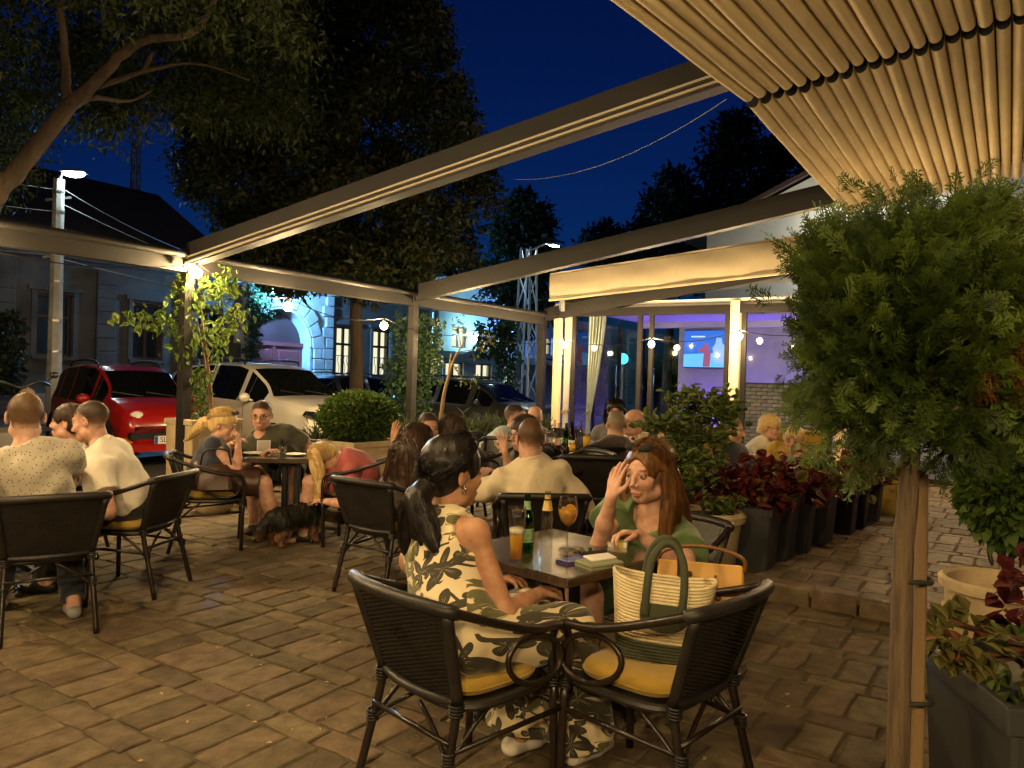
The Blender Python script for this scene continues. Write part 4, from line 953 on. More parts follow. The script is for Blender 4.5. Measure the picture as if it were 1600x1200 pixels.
ZB = FLOOR2 + .75
def ft(px, py): return onz(px, py, ZB)
for (px, l, m, h, lab) in ((858, 'clear bottle nearest the raised hand on the far table', m_gclear, .23, None), (872, 'clear bottle with a pinkish label on the far table', m_gclear, .24, mat('pink_label', (.6, .35, .3), .6)), (866, 'tall clear bottle behind the pinkish label bottle', m_gclear, .27, None),
                        (884, 'green bottle between clear ones on the far table', m_ggreen, .24, None), (893, 'dark bottle with a white cap on the far table', m_brown, .26, m_porc), (907, 'clear bottle beside the orange juice', m_gclear, .25, None), (899, 'small clear bottle behind the juice glass', m_gclear, .22, None)):
    bottle_at(ft(px, 700 + (px * 7) % 6), l, m, h, .03, lab)
tumbler(ft(916, 703), 'tall glass of bright orange juice', .15, .034, m_juice); tumbler(ft(894, 706), 'short glass with a little orange juice', .08, .032, m_juice)
tumbler(ft(880, 706), 'empty tumbler among the bottles'); tumbler(ft(903, 706), 'second empty tumbler among the bottles', .11)
tumbler(onz(442, 712, .75), 'water glass on the table of the man in olive', .15, .034, m_ice)
def plate(P, label, r_=.11):
    t = thing('plate', label, 'plate', P, 0, 'plates on the terrace tables'); MB().lathe([(.0005, .004), (r_ * .6, .004), (r_, .016), (r_ * 1.01, .019), (r_ * .6, 0), (.0005, 0)], 24, cap=False).build('dish', m_porc, t, True); return t
plate(onz(400, 710, .75), 'white plate in front of the man in olive'); plate(onz(462, 712, .75), 'white plate at the bending woman side of the table', .09)
t = plate(onz(690, 745, .75), 'small plate of food on the table of the young couple', .09); MB().ball((0, 0, .025), (.05, .04, .02), 10, 6).build('food', m_orange, t, True)
t = thing('napkin_holder', 'small metal napkin holder on the table of the man in olive', 'napkin holder', onz(412, 706, .75), .4); MB().box((0, 0, .05), (.10, .004, .10)).build('side_plate', m_alu, t); MB().box((0, .03, .05), (.10, .004, .10)).build('side_plate', m_alu, t); MB().box((0, .015, .055), (.12, .02, .10)).build('napkins', m_porc, t)
tumbler(onz(735, 752, .75), 'wine tumbler on the table of the young couple', .12)
t = plate(onz(700, 728, .75), 'small white saucer at the edge of the young couple table', .06)

# ------------------------------------------------------------------ bags on the empty chair
m_straw = mat('cream_straw_rope', (0.66, 0.56, 0.36), .85, c2=(0.58, 0.47, 0.28), ns=30, bump=.35, bs=260, stretch=(1, 1, 1))
m_olive = mat('olive_felt', (0.045, 0.050, 0.026), .85, bump=.2, bs=300)
tb = thing('tote_bag', 'cream straw tote bag with olive base and loop handles on the empty chair', 'bag', (.565, 2.84, .49), R(0)); tb.rotation_euler = (0, R(4), R(-8)); MAT_OF[tb.name] = Matrix.Translation((.565, 2.84, .49)) @ Matrix.Rotation(R(-8), 4, 'Z')
def bag_rows(z0, z1, step, wb, wt, db, dt_, m, name, H=.285):
    mb = MB(); z = z0; n = 36
    while z < z1 - 1e-6:
        k = (z + step / 2) / H; hx, hy = (wb + (wt - wb) * k) / 2, (db + (dt_ - db) * k) / 2
        ring = []
        for q in range(n):
            th = 2 * math.pi * q / n; c, s = math.cos(th), math.sin(th)
            ring.append((hx * math.copysign(abs(c) ** .55, c), hy * math.copysign(abs(s) ** .75, s), z + step / 2 + .012 * k * math.cos(2 * th)))
        mb.tube(ring, step * .56, 6, closed=True); z += step
    return mb.build(name, m, tb, True)
bag_rows(0.0, .072, .012,   .29, .37, .13, .16, m_olive, 'base'); bag_rows(.072, .285, .0125, .29, .37, .13, .16, m_straw, 'body')
MB().box((0, 0, .006), (.26, .10, .01)).build('bottom', m_olive, tb)
for sy in (-1, 1):
    hnd = [(-.062, sy * .088, .17), (-.066, sy * .092, .26), (-.058, sy * .07, .36), (-.03, sy * .05, .415), (0, sy * .045, .43), (.03, sy * .05, .415), (.058, sy * .07, .36), (.066, sy * .092, .26), (.062, sy * .088, .17)]
    MB().tube(spline(hnd, 5), .0145, 9).build('handle', m_olive, tb, True)
    MB().prism([(.082 * math.cos(math.pi + math.pi * k / 14), .17 + .055 * math.sin(math.pi + math.pi * k / 14)) for k in range(15)] + [(.082, .215), (-.082, .215)], sy * .0815, sy * .089, plane='xz').build('patch', m_olive, tb)
t = thing('handbag', 'tan leather handbag behind the straw tote bag', 'bag', (.77, 3.05, .525), R(-15))
m_tan = mat('tan_leather', (0.52, 0.29, 0.07), .45, c2=(.42, .22, .05), ns=6, bump=.12, bs=250)
MB().box((0, 0, .13), (.36, .13, .26), taper=(.92, .55), bev=.02).build('body', m_tan, t, AUTO)
MB().box((0, -.055, .235), (.32, .012, .09), Matrix.Rotation(-.15, 3, 'X'), bev=.004).build('flap', m_tan, t)
MB().tube(spline([(-.16, 0, .24), (-.15, -.02, .30), (-.06, -.03, .335), (.06, -.03, .335), (.16, -.02, .30), (.17, 0, .24)], 5), .008, 7).build('handle', mat('dark_tan_leather', (0.16, 0.07, 0.02), .4), t, True)
MB().tube(spline([(.06, -.075, .24), (.05, -.09, .20), (.07, -.085, .15), (.09, -.085, .19)], 5), .005, 6).build('tassel_cord', mat('brown_cord', (0.13, 0.05, 0.02), .6), t, True)
MB().lathe([(.0005, .003), (.012, .002), (.012, 0)], 12, (-.04, -.068, .235), Matrix.Rotation(R(90), 3, 'X')).build('button', m_chrome, t)
# brown leather bag on the blonde woman's chair
t = thing('handbag', 'dark brown leather bag hanging on the navy top woman\'s chair', 'bag', (-2.42, 6.33, .50), R(20))
MB().box((0, 0, .12), (.27, .12, .20), taper=(.85, .6), bev=.03).build('body', mat('dark_brown_leather', (0.05, 0.024, 0.013), .35, bump=.2, bs=60), t, AUTO)
MB().tube(spline([(-.12, 0, .22), (-.08, -.03, .34), (.08, -.03, .34), (.12, 0, .22)], 5), .008, 7).build('handle', m_black, t, True)
# ------------------------------------------------------------------ implicit surfaces for people, dog, hair and clothes
V3 = lambda *a: np.array(a, float)
def nrm(v): v = np.asarray(v, float); return v / max(np.linalg.norm(v), 1e-9)
class Field:
    def __init__(s, lo, hi, h):
        s.lo = np.asarray(lo, float); s.h = h; n = np.maximum(np.ceil((np.asarray(hi) - s.lo) / h).astype(int) + 1, 4); s.n = n
        s.ax = [(s.lo[i] + h * np.arange(n[i])).astype(np.float32) for i in range(3)]; s.F = np.full(tuple(n), 9.0, np.float32)
    def like(s):
        o = object.__new__(Field); o.lo, o.h, o.n, o.ax = s.lo, s.h, s.n, s.ax; o.F = np.full(tuple(s.n), 9.0, np.float32); return o
    def sub(s, mn, mx):
        sl = []
        for i in range(3):
            a = int(max(0, math.floor((mn[i] - s.lo[i]) / s.h))); b_ = int(min(s.n[i], math.ceil((mx[i] - s.lo[i]) / s.h) + 1))
            if b_ <= a: return None, None
            sl.append(slice(a, b_))
        X = s.ax[0][sl[0]][:, None, None]; Y = s.ax[1][sl[1]][None, :, None]; Z = s.ax[2][sl[2]][None, None, :]
        return tuple(sl), (X, Y, Z)
    def prim(s, p, grow=0.0):
        op = p[0]; neg = op[0] == '-'; ty = op[-1]
        if ty == 'p':
            pt, n = p[1], nrm(p[2]); d = ((s.ax[0] - pt[0]) * n[0])[:, None, None] + ((s.ax[1] - pt[1]) * n[1])[None, :, None] + ((s.ax[2] - pt[2]) * n[2])[None, None, :]
            s.F = np.maximum(s.F, d.astype(np.float32)); return
        k = p[-1]
        if ty == 'c':
            a, b_, ra, rb = np.asarray(p[1], float), np.asarray(p[2], float), p[3] + grow, p[4] + grow; m = max(ra, rb) + k + 2.5 * s.h
            sl, G = s.sub(np.minimum(a, b_) - m, np.maximum(a, b_) + m)
            if sl is None: return
            ba = b_ - a; q = max(float(ba @ ba), 1e-9); X, Y, Z = G[0] - a[0], G[1] - a[1], G[2] - a[2]
            t = np.clip((X * ba[0] + Y * ba[1] + Z * ba[2]) / q, 0, 1)
            d = np.sqrt((X - t * ba[0]) ** 2 + (Y - t * ba[1]) ** 2 + (Z - t * ba[2]) ** 2) - (ra + (rb - ra) * t)
        else:
            c, r_, A = np.asarray(p[1], float), np.asarray(p[2], float) + grow, p[3]; m = float(max(r_)) + k + 2.5 * s.h
            sl, G = s.sub(c - m, c + m)
            if sl is None: return
            X, Y, Z = G[0] - c[0], G[1] - c[1], G[2] - c[2]
            if A is None: q = (X, Y, Z)
            else: q = [X * A[0][i] + Y * A[1][i] + Z * A[2][i] for i in range(3)]
            k0 = np.sqrt((q[0] / r_[0]) ** 2 + (q[1] / r_[1]) ** 2 + (q[2] / r_[2]) ** 2); k1 = np.sqrt((q[0] / r_[0] ** 2) ** 2 + (q[1] / r_[1] ** 2) ** 2 + (q[2] / r_[2] ** 2) ** 2)
            d = k0 * (k0 - 1) / np.maximum(k1, 1e-6)
        f = s.F[sl]; d = d.astype(np.float32)
        if neg: d = -d; hh = np.maximum(k - np.abs(f - d), 0) / max(k, 1e-6); s.F[sl] = np.maximum(f, d) + hh * hh * k * .25
        else: hh = np.maximum(k - np.abs(f - d), 0) / max(k, 1e-6); s.F[sl] = np.minimum(f, d) - hh * hh * k * .25
    def prims(s, P, grow=0.0):
        for p in P: s.prim(p, grow)
        return s
    def union(s, o, k=0.01):
        hh = np.maximum(k - np.abs(s.F - o.F), 0) / k; s.F = np.minimum(s.F, o.F) - hh * hh * k * .25; return s
    def wrinkle(s, amp, f, seed):
        r_ = np.random.default_rng(seed); X, Y, Z = s.ax[0][:, None, None], s.ax[1][None, :, None], s.ax[2][None, None, :]
        w = np.zeros_like(s.F)
        for i in range(5):
            d = r_.normal(size=3); d /= np.linalg.norm(d); ff = f * r_.uniform(.6, 1.9); ph = r_.uniform(0, 6.3); d2 = r_.normal(size=3)
            w += np.sin(ff * (d[0] * X + d[1] * Y + d[2] * Z) + ph + 1.3 * np.sin(ff * .35 * (d2[0] * X + d2[1] * Y + d2[2] * Z)))
        s.F = s.F + (amp * (.42 * w - .75)).astype(np.float32); return s
    def net(s):
        F_ = s.F; S = F_ < 0; nx, ny, nz = F_.shape; c = np.zeros((nx - 1, ny - 1, nz - 1), np.int8)
        cn = [(i, j, k) for i in (0, 1) for j in (0, 1) for k in (0, 1)]
        for i, j, k in cn: c += S[i:nx - 1 + i, j:ny - 1 + j, k:nz - 1 + k]
        m = (c > 0) & (c < 8); cells = np.argwhere(m); idx = np.full(m.shape, -1, np.int64); idx[m] = np.arange(len(cells))
        if not len(cells): return np.zeros((0, 3)), np.zeros((0, 4), int)
        acc = np.zeros((len(cells), 3)); cnt = np.zeros(len(cells))
        val = {q: F_[cells[:, 0] + q[0], cells[:, 1] + q[1], cells[:, 2] + q[2]] for q in cn}
        for q in cn:
            for ax in range(3):
                if q[ax] == 0:
                    q2 = list(q); q2[ax] = 1; fa, fb = val[q], val[tuple(q2)]; cr = (fa < 0) != (fb < 0)
                    t = np.where(cr, fa / np.where(fa == fb, 1, fa - fb), 0); pt = np.tile(np.array(q, float), (len(cells), 1)); pt[:, ax] += t
                    acc += pt * cr[:, None]; cnt += cr
        V = s.lo + s.h * (cells + acc / cnt[:, None]); Q = []
        for ax in range(3):
            o1, o2 = [(1, 2), (2, 0), (0, 1)][ax]
            a = [slice(None)] * 3; b_ = [slice(None)] * 3; a[ax] = slice(0, -1); b_[ax] = slice(1, None)
            for t in (o1, o2): a[t] = slice(1, -1); b_[t] = slice(1, -1)
            sa, sb = S[tuple(a)], S[tuple(b_)]; e = np.argwhere(sa != sb)
            if not len(e): continue
            e0 = e.copy(); e0[:, o1] += 1; e0[:, o2] += 1; fl = sa[tuple(e.T)]
            def ci(d1, d2): z = e0.copy(); z[:, o1] -= d1; z[:, o2] -= d2; return idx[z[:, 0], z[:, 1], z[:, 2]]
            q = np.stack([ci(1, 1), ci(0, 1), ci(0, 0), ci(1, 0)], 1); q[~fl] = q[~fl][:, ::-1]; Q.append(q)
        return V, np.concatenate(Q)
def bounds(P, pad):
    mn, mx = np.full(3, 1e9), np.full(3, -1e9)
    for p in P:
        if p[0] == 'c':
            for q, r_ in ((p[1], p[3]), (p[2], p[4])): mn = np.minimum(mn, np.asarray(q) - r_); mx = np.maximum(mx, np.asarray(q) + r_)
        elif p[0] == 'e': rr = max(p[2]); mn = np.minimum(mn, np.asarray(p[1]) - rr); mx = np.maximum(mx, np.asarray(p[1]) + rr)
    return mn - pad, mx + pad
def skin_mat(name, c):
    return mat(name, c, .52, c2=(c[0] * .80, c[1] * .70, c[2] * .66), ns=26, bump=.16, bs=160, sss=.12, tint=True, spec=.34, bdist=.006)
SK = {'fair': skin_mat('fair_skin', (.56, .35, .25)), 'tan': skin_mat('tanned_skin', (.44, .24, .145)), 'pink': skin_mat('pink_skin', (.58, .345, .255))}
def hair_mat(name, c, c2, rough=.38):
    m = mat(name, c, rough, c2=c2, ns=70, stretch=(1, 1, .12), bump=.5, bs=160, spec=.30, bdist=.004); m['bc'] = c; return m
HM = {'black': hair_mat('black_hair', (.006, .005, .005), (.014, .011, .010), .36), 'brown': hair_mat('brown_hair', (.022, .011, .006), (.05, .025, .013)), 'blonde': hair_mat('blonde_hair', (.46, .30, .12), (.62, .44, .20)),
      'auburn': hair_mat('auburn_hair', (.050, .021, .008), (.17, .075, .024)), 'grey': hair_mat('grey_hair', (.16, .13, .10), (.26, .22, .17), .6), 'sand': hair_mat('sandy_hair', (.078, .043, .02), (.12, .068, .032), .6), 'dbrown': hair_mat('dark_brown_hair', (.03, .018, .011), (.055, .034, .02), .55)}
def cloth(name, c, c2=None, **k): return mat(name, c, .85, c2=c2 or tuple(x * .82 for x in c), ns=5, bump=.75, bs=13, sheen=.25, bdist=.022, stretch=(1, 1, .55), detail=3, **k)
EYE = mat('eye', (.30, .27, .24), .5, tint=True, spec=.2); SHOE = mat('dark_shoe_leather', (.02, .016, .013), .45)
def strands(paths, rads, n, r_, seed, wav=.004):
    g = np.random.default_rng(seed); VV = []; FF = []; o = 0
    for P, rr in zip(paths, rads):
        P = np.array([tuple(q) for q in spline([tuple(q) for q in P], 4)]); m = len(P); T = np.gradient(P, axis=0); T /= np.linalg.norm(T, axis=1)[:, None] + 1e-9
        A = np.cross(T, V3(.31, .2, .93)); A /= np.linalg.norm(A, axis=1)[:, None] + 1e-9; B = np.cross(T, A)
        R_ = np.interp(np.linspace(0, 1, m), np.linspace(0, 1, len(rr)), rr); tt = np.linspace(0, 1, m)
        for _ in range(n):
            an = g.uniform(0, 6.28); q = math.sqrt(g.uniform(.25, 1.15)); x, y = q * math.cos(an), q * math.sin(an); end = int(m * g.uniform(.8, 1.0)); w = wav * np.sin(tt * g.uniform(6, 13) + g.uniform(0, 6)) * tt
            C_ = P + A * (x * R_ + w)[:, None] + B * (y * R_ + w * .6)[:, None]; C_ = C_[:max(end, 4)]; k = len(C_); rad = r_ * np.clip(1.3 - np.linspace(0, 1, k) * .9, .2, 1)
            for a3 in range(3):
                c3, s3 = math.cos(a3 * 2.094), math.sin(a3 * 2.094); VV.append(C_ + (A[:k] * c3 + B[:k] * s3) * rad[:, None])
            I = np.arange(k - 1)
            for a3 in range(3): b3 = (a3 + 1) % 3; FF.append(np.stack([o + a3 * k + I, o + b3 * k + I, o + b3 * k + I + 1, o + a3 * k + I + 1], 1))
            o += 3 * k
    return np.concatenate(VV), np.concatenate(FF)
def hand_prims(W, d, n, curl, side, S=1.0, spread=.10):
    """W wrist, d hand direction, n palm normal, side +1/-1 for the side the thumb is on (along s = d x n)"""
    d = nrm(d); n = nrm(np.asarray(n) - d * np.dot(n, d)); s = np.cross(d, n) * side; P = []
    kn = []
    for i, o in enumerate((.030, .010, -.011, -.030)):
        K = W + d * (.088 - .006 * abs(i - 1.2)) * S + s * o * S; kn.append(K); P.append(('c', W + s * o * .55 * S + d * .012, K, .0145 * S, .0115 * S, .010))
    for i, (K, L) in enumerate(zip(kn, (.040, .045, .042, .033))):
        c = curl * (1 + .10 * i); dd = nrm(d + s * spread * (1.2 - i)); p = K
        for j, f in enumerate((1.0, .66, .5)):
            ang = c * (.9 if j == 0 else 1.0) * (j + 1); e = nrm(dd * math.cos(ang) + n * math.sin(ang)); q = p + e * L * f * S
            P.append(('c', p, q, (.0098 - .0011 * j) * S, (.0088 - .0012 * j) * S, .003)); p = q
    t0 = W + d * .022 * S + s * .020 * S; t1 = t0 + nrm(d * .7 + s * .75 + n * .35) * .042 * S; t2 = t1 + nrm(d * .9 + s * .25 + n * (.3 + curl * .5)) * .032 * S; t3 = t2 + nrm(d + n * (.3 + curl * .6)) * .024 * S
    P += [('c', t0, t1, .015 * S, .0115 * S, .008), ('c', t1, t2, .0108 * S, .0095 * S, .003), ('c', t2, t3, .0095 * S, .0075 * S, .003)]
    return P
def ik(S_, W, L1, L2, pole):
    d = W - S_; D = np.linalg.norm(d); k = 1.0
    if D > (L1 + L2) * .985: k = D / ((L1 + L2) * .985); L1, L2 = L1 * k, L2 * k
    if D < abs(L1 - L2) * 1.05 + .02: D = abs(L1 - L2) * 1.05 + .02
    u = nrm(d); a = (L1 * L1 - L2 * L2 + D * D) / (2 * D); h2 = math.sqrt(max(L1 * L1 - a * a, 1e-6)); pl = np.asarray(pole, float); pl = nrm(pl - u * np.dot(pl, u)); return S_ + u * a + pl * h2
def person(label, hip, fdir, head, hdir, hpitch=0, hroll=0, sex='m', g=1.0, skin='fair', aL=None, aR=None, top=None, bot=None, hair=None, eyes=False, glasses=None, lod=1.0,
           S=1.06, twist=0, legs=None, hands=True, shoes=SHOE, fl=None, hs=1.10, extra=None, seat=.585, hres=None):
    """aL / aR: dict(w=wrist, pole=, dir=, n=, curl=, side=)"""
    fl = floor_at(Vector((hip[0], hip[1], 0))) if fl is None else fl
    f = nrm(V3(fdir[0], fdir[1], 0)); r = V3(f[1], -f[0], 0); z = V3(0, 0, 1); P0 = V3(hip[0], hip[1], fl + seat); Hc = np.array(tuple(head), float)
    hf = nrm(V3(hdir[0], hdir[1], 0)); hr = V3(hf[1], -hf[0], 0); cp_, sp_ = math.cos(R(hpitch)), math.sin(R(hpitch)); hf, hu = hf * cp_ + z * sp_, z * cp_ - hf * sp_
    cr_, sr_ = math.cos(R(hroll)), math.sin(R(hroll)); hr, hu = hr * cr_ - hu * sr_, hu * cr_ + hr * sr_
    fem = sex == 'f'; N = Hc - hu * .172 * hs - hf * .035; T = N - P0; tu = nrm(T); rt = nrm(r - tu * np.dot(r, tu)); ft = np.cross(tu, rt); A = np.stack([rt, ft, tu], 1)
    ct, st_ = math.cos(R(twist)), math.sin(R(twist)); rs = rt * ct + ft * st_; fs = ft * ct - rt * st_; A2 = np.stack([rs, fs, tu], 1)
    L = np.linalg.norm(T) / .50; L = min(max(L, .75), 1.15)
    shw = (.168 if fem else .192) * S; cx, cyy = ((.140, .100) if fem else (.163, .118)); wx, wy = ((.122, .098) if fem else (.148, .115))
    tor = [('e', P0 + tu * .02, (.168 * g * S, .135 * g * S, .135 * S), A, .05), ('e', P0 + T * .34, (wx * g * S, wy * g * S, .17 * S * L), A, .06), ('e', P0 + T * .66, (cx * S * (1 + (g - 1) * .6), cyy * S * (1 + (g - 1) * .6), .19 * S * L), A2, .06)]
    if g > 1.12: tor.append(('e', P0 + T * .30 + ft * .055 * g, (.13 * g, .12 * g, .15), A, .06))
    if fem:
        for s_ in (1, -1): tor.append(('e', P0 + T * .63 + rs * s_ * .068 * S + fs * .075 * S, (.068 * S, .06 * S, .066 * S), A2, .035))
    sd_ = N - tu * (.092 if fem else .074) * S; SHL, SHR = sd_ - rs * shw, sd_ + rs * shw
    am = (.90 if fem else 1.08) * S * (1 + (g - 1) * .5)
    tor += [('c', SHL, SHR, .058 * am, .058 * am, .05)]
    for Sx in (SHL, SHR): tor.append(('c', N + tu * .015, N * .40 + Sx * .60 + tu * .012, .046 * S, .042 * am, .04))
    hb = Hc - hu * .055 * hs - hf * .022; neck = [('c', N - tu * .03, hb, (.050 if fem else .060) * S, (.046 if fem else .056) * S, .03)]
    body = tor + neck; limbs = {}
    arms = []
    for nm, SH, a, sg in (('L', SHL, aL, -1), ('R', SHR, aR, 1)):
        if a is None: a = dict(w=P0 + f * .30 + r * sg * .17 + z * .06)
        W = np.array(tuple(a['w']), float); E_ = ik(SH, W, .29 * S, .255 * S, a.get('pole', r * sg * .7 - z * .8 - f * .2))
        arms.append((SH, E_, W)); limbs[nm] = (SH, E_, W, a, sg)
        body += [('c', SH, E_, .050 * am, .039 * am, .03), ('c', E_, E_ * .55 + W * .45, .041 * am, .039 * am, .02), ('c', E_ * .55 + W * .45, W, .039 * am, .026 * am, .02)]
    legp = []; lg = legs or {}
    for sg, k in ((-1, 'L'), (1, 'R')):
        H0 = P0 + r * sg * .088 * S - z * .015; q = lg.get(k, {}); K = q.get('k'); K = np.array(tuple(K), float) if K is not None else P0 + f * .43 * S + r * sg * q.get('sp', .12) + z * (fl + .535 - P0[2])
        An = q.get('a'); An = np.array(tuple(An), float) if An is not None else V3(K[0], K[1], fl + .085) + f * q.get('off', .0)
        toe = nrm(q.get('td', f)); toe = V3(toe[0], toe[1], 0); legp.append((H0, K, An, toe, sg)); lf = S * (1.0 + (g - 1) * .6)
        body += [('c', H0, K, .088 * lf, .058 * lf, .05), ('c', K, K * .65 + An * .35, .056 * lf, .058 * lf, .03), ('c', K * .65 + An * .35, An, .058 * lf, .036 * lf, .03), ('c', An - toe * .03 - z * .035, An + toe * .14 - z * .052, .034, .026, .03)]
    root = thing('person', label, 'person', (hip[0], hip[1], fl), 0); off = V3(hip[0], hip[1], fl)
    VV = []; QQ = []; TN = []; o = 0
    def put(fld, tintf=None):
        nonlocal o
        v, q = fld.net()
        if not len(v): return
        t_ = np.zeros((len(v), 4), np.float32)
        if tintf is not None: t_ = tintf(v)
        VV.append(v); QQ.append(q + o); TN.append(t_); o += len(v)
    mn, mx = bounds(body, .03); put(Field(mn, mx, .0125 * lod).prims(body))
    # head
    Hm = np.stack([hr, hf, hu], 1); hp = lambda x, y, zz: Hc + (hr * x + hf * y + hu * zz) * hs
    fe = .93 if fem else 1.0; buzz = bool(hair) and hair.get('t', .01) <= .0075 and not hair.get('locks')
    E3 = lambda x, y, zz, a, b_, c, k=.015: ('e', hp(x, y, zz), (a * hs, b_ * hs, c * hs), Hm, k)
    hd = [E3(0, -.012, .035, .075, .095, .083), E3(0, .028, -.030, .061 * fe, .066, .084, .03), E3(0, .052, -.090, .034 * fe, .036, .028, .03), ('c', hp(-.040, .012, -.075), hp(.040, .012, -.075), .030 * hs, .030 * hs, .03),
          E3(.037, .060, -.028, .026, .024, .026, .02), E3(-.037, .060, -.028, .026, .024, .026, .02), ('c', hp(-.034, .079, .022), hp(.034, .079, .022), (.0095 if fem else .012) * hs, (.0095 if fem else .012) * hs, .015)]
    hd += neck
    hd += [('-e', hp(s_ * .033, .100, .002), (.017 * hs, .014 * hs, .011 * hs), Hm, .012) for s_ in (1, -1)]
    hd += [E3(s_ * .032, .079, .001, .0145, .013, .0125, .004) for s_ in (1, -1)]
    hd += [('c', hp(0, .088, .010), hp(0, .113 * (.98 if fem else 1), -.030), .0075 * fe * hs, (.0098 if fem else .0115) * hs, .010), E3(.0115, .100, -.036, .0085, .010, .008, .006), E3(-.0115, .100, -.036, .0085, .010, .008, .006),
           E3(0, .0900, -.0665, .025, .0095, .0055, .007), E3(0, .0885, -.0770, .021, .0095, .0062, .007), ('-c', hp(-.022, .0985, -.0718), hp(.022, .0985, -.0718), .0016 * hs, .0016 * hs, .003)]
    for s_ in (1, -1): hd += [('e', hp(s_ * .078, -.010, -.006), (.0095 * hs, .021 * hs, .034 * hs), np.stack([nrm(hr + hf * s_ * .35), nrm(hf - hr * s_ * .35 - hu * .15), hu], 1), .006), ('-e', hp(s_ * .088, -.004, -.003), (.007 * hs, .011 * hs, .019 * hs), Hm, .004)]
    def face_tint(v):
        q = (v - Hc) @ Hm / hs; t_ = np.zeros((len(v), 4), np.float32); fr = q[:, 1] > .05
        def reg(cx_, cz, rx, rz, c, a, ymin=.05):
            d = ((np.abs(q[:, 0]) - cx_) / rx) ** 2 + ((q[:, 2] - cz) / rz) ** 2; w = np.clip(1.25 - d, 0, 1) * (q[:, 1] > ymin) * a
            kk = w > t_[:, 3]; t_[kk, :3] = c; t_[kk, 3] = w[kk]
        reg(0, -.072, .025, .0105, (.40, .13, .10) if fem else (.38, .16, .11), .55 if fem else .35)
        reg(.034, .0255 if fem else .024, .019, .0045 if fem else .006, (.05, .028, .016), .85)
        reg(.034, .0045, .018, .0085, (.08, .04, .028), .75)
        if buzz:
            hz_ = np.interp(q[:, 1], [-.10, -.06, -.02, .0, .025, .045, .07, .10], [-.075, -.070, -.045, .0, .022, .045, .062, .066]); hm_ = HM[hair['c']]; bc_ = np.array(hm_['bc']); a_ = np.clip((q[:, 2] - hz_ + .006) / np.where(q[:, 1] > .04, .016, .050), 0, 1) * np.clip(hair.get('ba', .62) + q[:, 2] * 5.5, .34, .97) * (np.abs(q[:, 0]) < .0835); kk = a_ > t_[:, 3]; t_[kk, :3] = bc_ * (.8 + .4 * np.random.default_rng(3).random(len(v)))[kk, None]; t_[kk, 3] = a_[kk]
        if hair and hair.get('stub'): reg(0, -.088, .06, .05, (.20, .12, .085), .35, .0)
        return t_
    hl = hp(0, 0, 0) - .165 * hs; hh_ = hp(0, 0, 0) + .165 * hs; put(Field(hl, hh_, hres or .0058 * max(lod, .75)).prims(hd), face_tint)
    # hands
    if hands:
        for nm in 'LR':
            SH, E_, W, a, sg = limbs[nm]
            d = nrm(a.get('dir', W - E_)); n = a.get('n', -z); P = hand_prims(W, d, n, a.get('curl', .35), a.get('side', 1 if sg < 0 else -1), (.93 if fem else 1.03) * S, a.get('spread', .10)); P.append(('c', W - (W - E_) * .12, W, .028 * am, .026 * am, .015))
            mn, mx = bounds(P, .012); put(Field(mn, mx, .0048 * max(1, lod * .9)).prims(P))
    Vb = np.concatenate(VV) - off; np_mesh('body', Vb, np.concatenate(QQ), SK[skin], root, True, np.concatenate(TN))
    if eyes:
        ev = []; 
        for s_ in (1, -1):
            b_ = MB().ball((0, 0, 0), 1.0, 14, 10); v = np.array(b_.v); c = hp(s_ * .032, .0815, .001); d = v[:, :1] * hr + v[:, 1:2] * hf + v[:, 2:] * hu; tn = np.zeros((len(v), 4), np.float32); al = d @ hf
            gz = nrm(hf - hu * .10); lat = np.sqrt(((v[:, 0]) * .0135) ** 2 + ((v[:, 2] + .15) * .0068) ** 2); fr_m = v[:, 1] > 0; tn[fr_m & (lat < .0078)] = (.05, .03, .02, 1); tn[fr_m & (lat < .0042)] = (.003, .003, .003, 1); np_mesh('eye', (v[:, :1] * hr * .0135 + v[:, 1:2] * hf * .0122 + v[:, 2:] * hu * .0068) * hs + c - off, [q for q in b_.f], EYE, root, True, tn)
    # ---- clothes
    def mk(fld, name, m):
        v, q = fld.net()
        if len(v): return np_mesh(name, v - off, q, m, root, True)
    if top:
        gr = top.get('grow', .013); P = tor
        mn, mx = bounds(body, .05); fld = Field(mn, mx, .0105 * lod).prims(P, gr)
        sl = top.get('sleeve', .6)
        if sl > 0:
            for SH, E_, W in arms:
                e2 = fld.like(); fl_ = top.get('flare', .012)
                if sl <= 1: q = SH + (E_ - SH) * sl; e2.prim(('c', SH, q + (q - SH) * .3, .056 * am + gr, .050 * am + gr + fl_, .0)); e2.prim(('p', q, E_ - SH))
                else:
                    q = E_ + (W - E_) * (sl - 1); e2.prim(('c', SH, E_, .056 * am + gr, .046 * am + gr, .0)); e2.prim(('c', E_, q + (q - E_) * .2, .046 * am + gr, .036 * am + gr, .02)); e2.prim(('p', q, W - E_))
                fld.union(e2, .03)
        if top.get('noshoulder'):
            for SH in (SHL, SHR): fld.prim(('-e', SH + (SH - N) * .10 + tu * .03, (.075, .10, .10), A2, .015))
        fld.wrinkle(top.get('wr', .004), top.get('wf', 26), sum(map(ord, label)) % 997)
        nk = top.get('neck', (.072, .085, .060)); fld.prim(('-e', N + tu * (.055 + top.get('nz', 0)) + fs * top.get('ny', .025), nk, A2, .01))
        fld.prim(('p', P0 - tu * top.get('hem', .06), -tu))
        sh = mk(fld, top.get('name', 'shirt'), top['m'])
